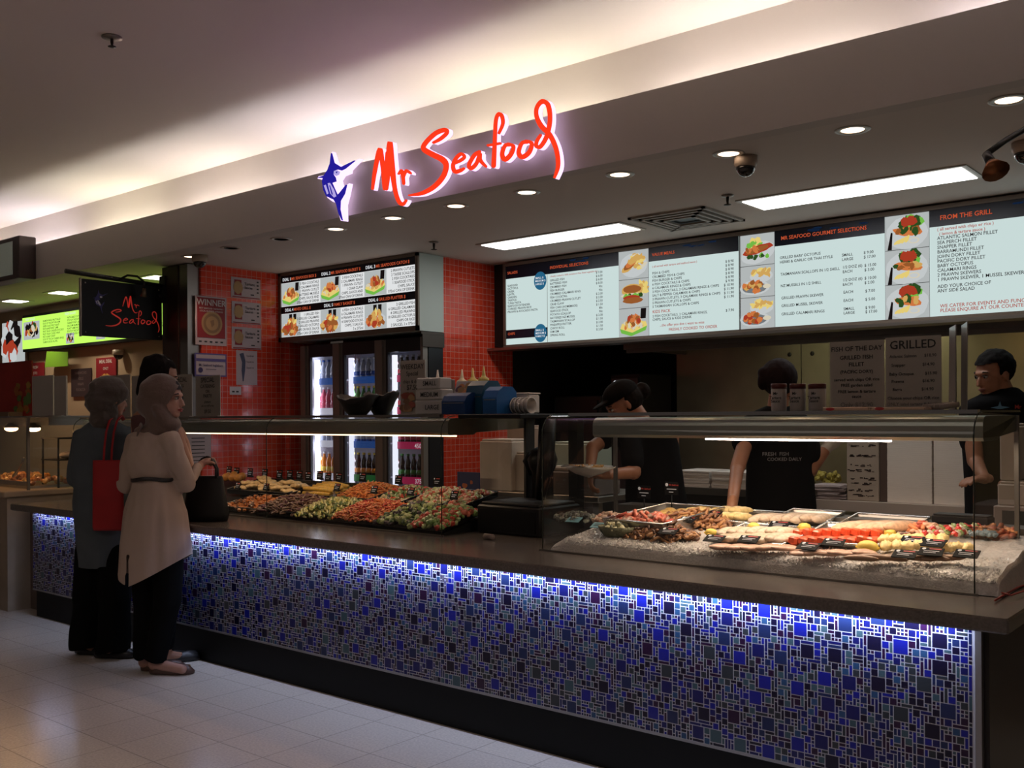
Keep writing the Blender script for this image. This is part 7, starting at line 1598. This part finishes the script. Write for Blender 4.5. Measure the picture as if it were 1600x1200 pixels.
p = bedpt(1536, 846, .0); t = thing('clear_punnet', (p.x, p.y, bz(p.y)), 'clear plastic box of pale blue fish at the right end of the ice', 'container'); m = MB(); m.rbox(p.x - .065, p.x + .065, p.y - .03, p.y + .04, bz(p.y) + .004, bz(p.y) + .05, .008); m.build('box', glassmat('punnet_glass', (.85, .9, .92)), t); m = MB()
for _ in range(24): rock(m, Vector((p.x + rr.uniform(-.05, .05), p.y + rr.uniform(-.02, .03), bz(p.y) + .025 + rr.uniform(0, .012))), .012, 0, rr)
m.build('contents', mat('pale_blue_fish', (.30, .36, .40), .4), t)
p = at(1508, 815, Y=4.25); t = thing('black_scraper', (p.x, 4.25, 1.0005), 'black flat box on the ledge behind the ice', 'box'); m = MB(); m.rbox(p.x - .12, p.x + .10, 4.21, 4.30, 1.0005, 1.035, .006); m.build('body', BLACKP, t); m = MB(); m.rbox(p.x - .115, p.x + .095, 4.215, 4.295, 1.035, 1.040, .002); m.build('lid', BLACKM, t)

# ================================================================== BETWEEN THE CASES
t = thing('cash_register', (-3.27, 4.08, .836), 'low black cash register box on the worktop between the two glass cases', 'cash register')
m = MB(); m.rbox(-3.485, -3.06, 3.90, 4.25, .837, .985, .008); m.build('body', mat('drawer_black', (.008, .007, .007), .4), t)
m = MB(); m.box(-3.46, -3.09, 3.894, 3.900, .855, .965); m.build('drawer_front', BLACKP, t)
m = MB(); m.rbox(-3.47, -3.08, 3.92, 4.23, .985, 1.0, .004); m.build('top_mat', BLACKM, t)
m = MB(); p = at(765, 843, Z=.836); m.tube([(p.x - .03, p.y, .851), (p.x + .03, p.y - .01, .851)], .0145, 14); one('tape_roll', m, mat('roll_grey', (.16, .12, .11), .6), 'small grey roll lying on the worktop below the cash drawer', 'roll')
# prep bench behind
t = thing('prep_bench', (-3.4, 4.85, 0), 'low steel bench behind the cash drawer carrying white boxes and bags', 'bench')
m = MB(); m.rbox(-4.15, -3.12, 4.50, 5.10, .965, 1.0, .004); m.build('bench_top', DSTEEL, t)
for x, y in ((-4.1, 4.55), (-3.16, 4.55), (-4.1, 5.05), (-3.16, 5.05)): m = MB(); m.box(x - .02, x + .02, y - .02, y + .02, 0, .965); m.build('leg', DSTEEL, t)
def wbox(xa, xb, ya, Yp, dep, m_, label, name='white_carton', cat='carton', z0=1.0005, lid=True, yb=None):
    a = at(xa, 700, Y=Yp).x; b = at(xb, 700, Y=Yp).x; zt = at(xa, ya, Y=Yp).z; z_0 = z0 if yb is None else at(xa, yb, Y=Yp).z; t = thing(name, ((a + b)/2, Yp + dep/2, z_0), label, cat)
    m = MB(); m.rbox(a, b, Yp, Yp + dep, z_0, zt - .012, .006); m.build('body', m_, t)
    if lid: m = MB(); m.rbox(a + .01, b - .01, Yp + .01, Yp + dep - .01, zt - .012, zt, .003); m.build('flap', m_, t)
    return t
WC = mat('carton_white', (.50, .44, .38), .7, noise_amt=.08)
FOAM = mat('foam_white', (.85, .76, .68), .75)
wbox(749, 799, 686, 4.52, .22, WC, 'tall white paper bag bundle standing behind the cash drawer', 'paper_bag_bundle', 'paper bags')
wbox(801, 836, 706, 4.56, .18, WC, 'shorter white bag bundle right of the tall one behind the cash drawer', 'paper_bag_bundle', 'paper bags')
wbox(792, 828, 665, 4.86, .18, mat('carton_tan', (.36, .26, .20), .7), 'tan carton behind the shelf bracket', 'tan_carton', 'carton')
wbox(862, 930, 690, 4.88, .18, mat('pad_green', (.36, .40, .33), .7), 'stack of pale green pads behind the left end of the seafood case', 'pad_stack', 'pads')
t = thing('grey_carton', (-3.34, 4.65, 1.0), 'grey cardboard carton under the pale pads behind the seafood case', 'carton'); m = MB(); m.rbox(-3.52, -3.16, 4.52, 4.78, 1.0005, 1.13, .005); m.build('body', mat('carton_grey', (.20, .16, .14), .7), t)
m = MB(); m.rbox(-3.50, -3.25, 4.54, 4.76, 1.131, 1.160, .01); m.build('lid', WC, t)
p = at(835, 700, Y=4.47); t = thing('black_kettle', (p.x, 4.44, .0), 'rounded black appliance right of the white bag bundles', 'appliance'); t.location.z = .8355
m = MB(); m.lathe([(.06, 0), (.06, .30), (.075, .33), (.085, .37), (.07, .42), (.03, .44)], (-3.40, 4.36, .8355), 20); t.location = (-3.40, 4.36, .8355); m.build('body', BLACKP, t)
m = MB(); m.tube([(-3.43, 4.28, 1.25), (-3.45, 4.26, 1.20), (-3.43, 4.29, 1.12)], .010, 8); m.build('handle', BLACKP, t)
fs = at(735, 738, Y=4.45); t = thing('small_blue_card', (fs.x, 4.47, .986), 'upright dark blue card with an orange fish picture beside the white bags', 'card')
tl, br = at(714, 737, Y=4.40), at(749, 768, Y=4.40); m = MB(); m.rbox(tl.x, br.x, 4.40, 4.41, .90, tl.z, .002); t.location = ((tl.x + br.x)/2, 4.405, .90); m.build('card', mat('card_navy', (.02, .03, .10), .5), t)
m = MB(); fr = frame((tl.x, 4.40, .90)); blob(m, fr, (br.x - tl.x)*.35, (tl.z - .9)*.62, .02, .016, .001, 0, random.Random(2)); blob(m, fr, (br.x - tl.x)*.65, (tl.z - .9)*.72, .012, .012, .001, 0, random.Random(3)); m.build('fish_picture', mat('pic_rust', (.40, .12, .05), .6), t)

# ================================================================== BACK BENCH, RIGHT
t = thing('back_bench', (-1.95, 6.1, 0), 'steel edged back bench under the white foam stacks', 'bench')
m = MB(); m.box(-2.60, -1.50, 5.86, 6.5, .865, .925); m.build('bench_top', mat('bench_steel', (.55, .46, .40), .45, .3), t)
m = MB(); m.box(-2.22, -1.52, 5.90, 6.45, 0, .865); m.build('cupboard', mat('cupboard_beige', (.34, .32, .25), .6), t)
m = MB(); m.box(-2.60, -2.25, 5.93, 6.45, 0.2, .80); m.build('door', DSTEEL, t)
src = None
for s_, (xa, xb) in enumerate(((1386, 1456), (1459, 1520))):
    a = at(xa, 740, Y=5.93).x; b = at(xb, 740, Y=5.93).x
    t = None; sm_ = None
    for k in range(44):
        lab = ['stacked white foam tray in the left of the two tall foam stacks', 'stacked white foam tray in the right of the two tall foam stacks'][s_]; z = .926 + k*.0108
        if sm_ is None:
            m = MB(); m.rbox(a, b, 5.93, 6.20, z, z + .0106, .0012); sm_ = one('foam_tray', m, FOAM, lab, 'foam tray', 'foam trays, ' + ('left', 'right')[s_] + ' stack')
        else: o = sm_.copy(); COL.objects.link(o); o.location = (sm_.location.x + rr.uniform(-.0012, .0012), sm_.location.y, z)
wbox(1524, 1533, 690, 5.95, .2, mat('carton_pinkish', (.30, .22, .20), .7), 'narrow pinkish carton right of the foam stacks', 'pink_carton', 'carton', .9255)  # carton in one even dull pinkish brown
a = at(1323, 740, Y=5.92).x; b = at(1373, 740, Y=5.92).x; t = thing('printed_carton', ((a + b)/2, 6.0, .9255), 'upright printed carton covered in dark stamps left of the foam stacks', 'carton')
m = MB(); m.rbox(a, b, 5.92, 6.12, .9255, 1.41, .004); m.build('body', mat('carton_print_white', (.42, .34, .27), .7), t)
m = MB(); m.rbox(b + .001, b + .05, 5.93, 6.12, .9255, 1.41, .004); m.build('side_flap', mat('carton_brown', (.10, .06, .045), .7), t)
m = MB(); fr = frame((a, 5.92, .9255))
for _ in range(120):
    u = rr.uniform(.005, b - a - .04); v = rr.choice([.03, .06, .10, .13, .18, .21, .27, .33, .40, .44, .46]) + rr.uniform(-.006, .006); m.rect(fr, u, u + rr.uniform(.006, .03), v, v + rr.uniform(.003, .009), .001)
m.build('stamped_print', mat('stamp_brown', (.05, .03, .025), .8), t)
p = at(1300, 770, Y=5.98); 
src = None
for k in range(16):
    z = .926 + k*.0055
    if src is None: m = MB(); m.box(p.x - .12, p.x + .08, 5.90, 6.10, z, z + .004); src = one('paper_bag', m, mat('bag_white', (.50, .42, .42), .7), 'flat white paper bag in the loose pile left of the printed carton', 'paper bag', 'flat bags in the loose pile')
    else: o = src.copy(); COL.objects.link(o); o.location = (p.x + rr.uniform(-.03, .01), 6.0 + rr.uniform(-.01, .01), z); o.rotation_euler = (0, rr.uniform(-.01, .01), rr.uniform(-.12, .12))
for px, l in ((1272, 'yellow wedges heaped on the bench right beside the black shirt'), (1300, 'smaller yellow wedge heap behind the loose paper bags')):
    q = at(px, 752, Y=6.22); m = MB()
    for _ in range(16): rock(m, Vector((q.x + rr.uniform(-.07, .06), 6.22 + rr.uniform(-.05, .05), 1.02 + rr.uniform(0, .05))), .025, 0, rr)
    for _ in range(14): rock(m, Vector((q.x + rr.uniform(-.07, .06), 6.22 + rr.uniform(-.05, .05), .95 + rr.uniform(0, .05))), .03, 0, rr)
    one('lemon_heap', m, mat('lemon_dim', (.42, .34, .06), .5), l, 'lemons', None, 'stuff')
# middle paper stacks on a bench
t = thing('side_bench', (-3.1, 5.75, 0), 'dark bench carrying the two wide stacks of wrapping paper', 'bench')
m = MB(); m.box(-3.35, -2.45, 5.62, 6.1, .94, .985); m.build('bench_top', DSTEEL, t); m = MB(); m.box(-3.32, -2.62, 5.66, 6.05, 0, .94); m.build('cupboard', mat('cupboard_dark', (.03, .028, .026), .6), t)
for s_, (xa, xb) in enumerate(((1052, 1108), (1112, 1166))):
    a = at(xa, 757, Y=5.66).x; b = at(xb, 757, Y=5.66).x; sm_ = None
    for k in range(12):
        z = .9855 + k*.0085
        if sm_ is None: m = MB(); m.box(a, b, 5.66, 5.98, z, z + .0078); sm_ = one('paper_ream', m, PAPER, ['wrapping paper bundle in the left wide stack behind the fish cards', 'wrapping paper bundle in the right wide stack beside the bare arm'][s_], 'paper', ['left', 'right'][s_] + ' paper stack')
        else: o = sm_.copy(); COL.objects.link(o); o.location = (sm_.location.x + rr.uniform(-.004, .004), sm_.location.y + rr.uniform(-.004, .004), z)
# white cartons at far right
t = thing('side_shelf', (-1.0, 5.3, 0), 'white unit with two dark slots at the far right behind the case', 'unit'); 
m = MB(); a = at(1552, 790, Y=5.10).x; zs = at(1552, 790, Y=5.10).z; m.rbox(a, a + .75, 5.10, 5.50, .0, zs, .004); m.build('body', mat('unit_beige', (.36, .30, .27), .6), t)
m = MB(); m.box(a + .04, a + .14, 5.092, 5.10, zs - .13, zs - .02); m.box(a + .17, a + .3, 5.092, 5.10, zs - .13, zs - .02); m.build('slot', mat('slot_green', (.03, .035, .03), .5), t)
wbox(1558, 1640, 752, 5.14, .28, WC, 'white carton at the bottom of the pair at the far right edge', 'white_carton', 'carton', zs + .0005)
wbox(1562, 1590, 662, 5.18, .2, WC, 'tall narrow white carton standing at the far right edge', 'white_carton', 'carton', None, True, 751)
t = thing('tray_lip', (-1.5, 4.33, 0), '', '') if 0 else None
# red cable by the right end
m = MB(); m.tube([at(1555, 938, Z=.842), at(1575, 926, Z=.842), at(1590, 918, Z=.842), at(1603, 914, Z=.842), at(1625, 918, Z=.842)], .004, 6); m.tube([at(1560, 925, Z=.850), at(1580, 930, Z=.850), at(1605, 922, Z=.850)], .003, 6)
one('red_cable', m, mat('cable_red', (.28, .03, .02), .5), 'thin red cable curled on the worktop end at far right', 'cable')
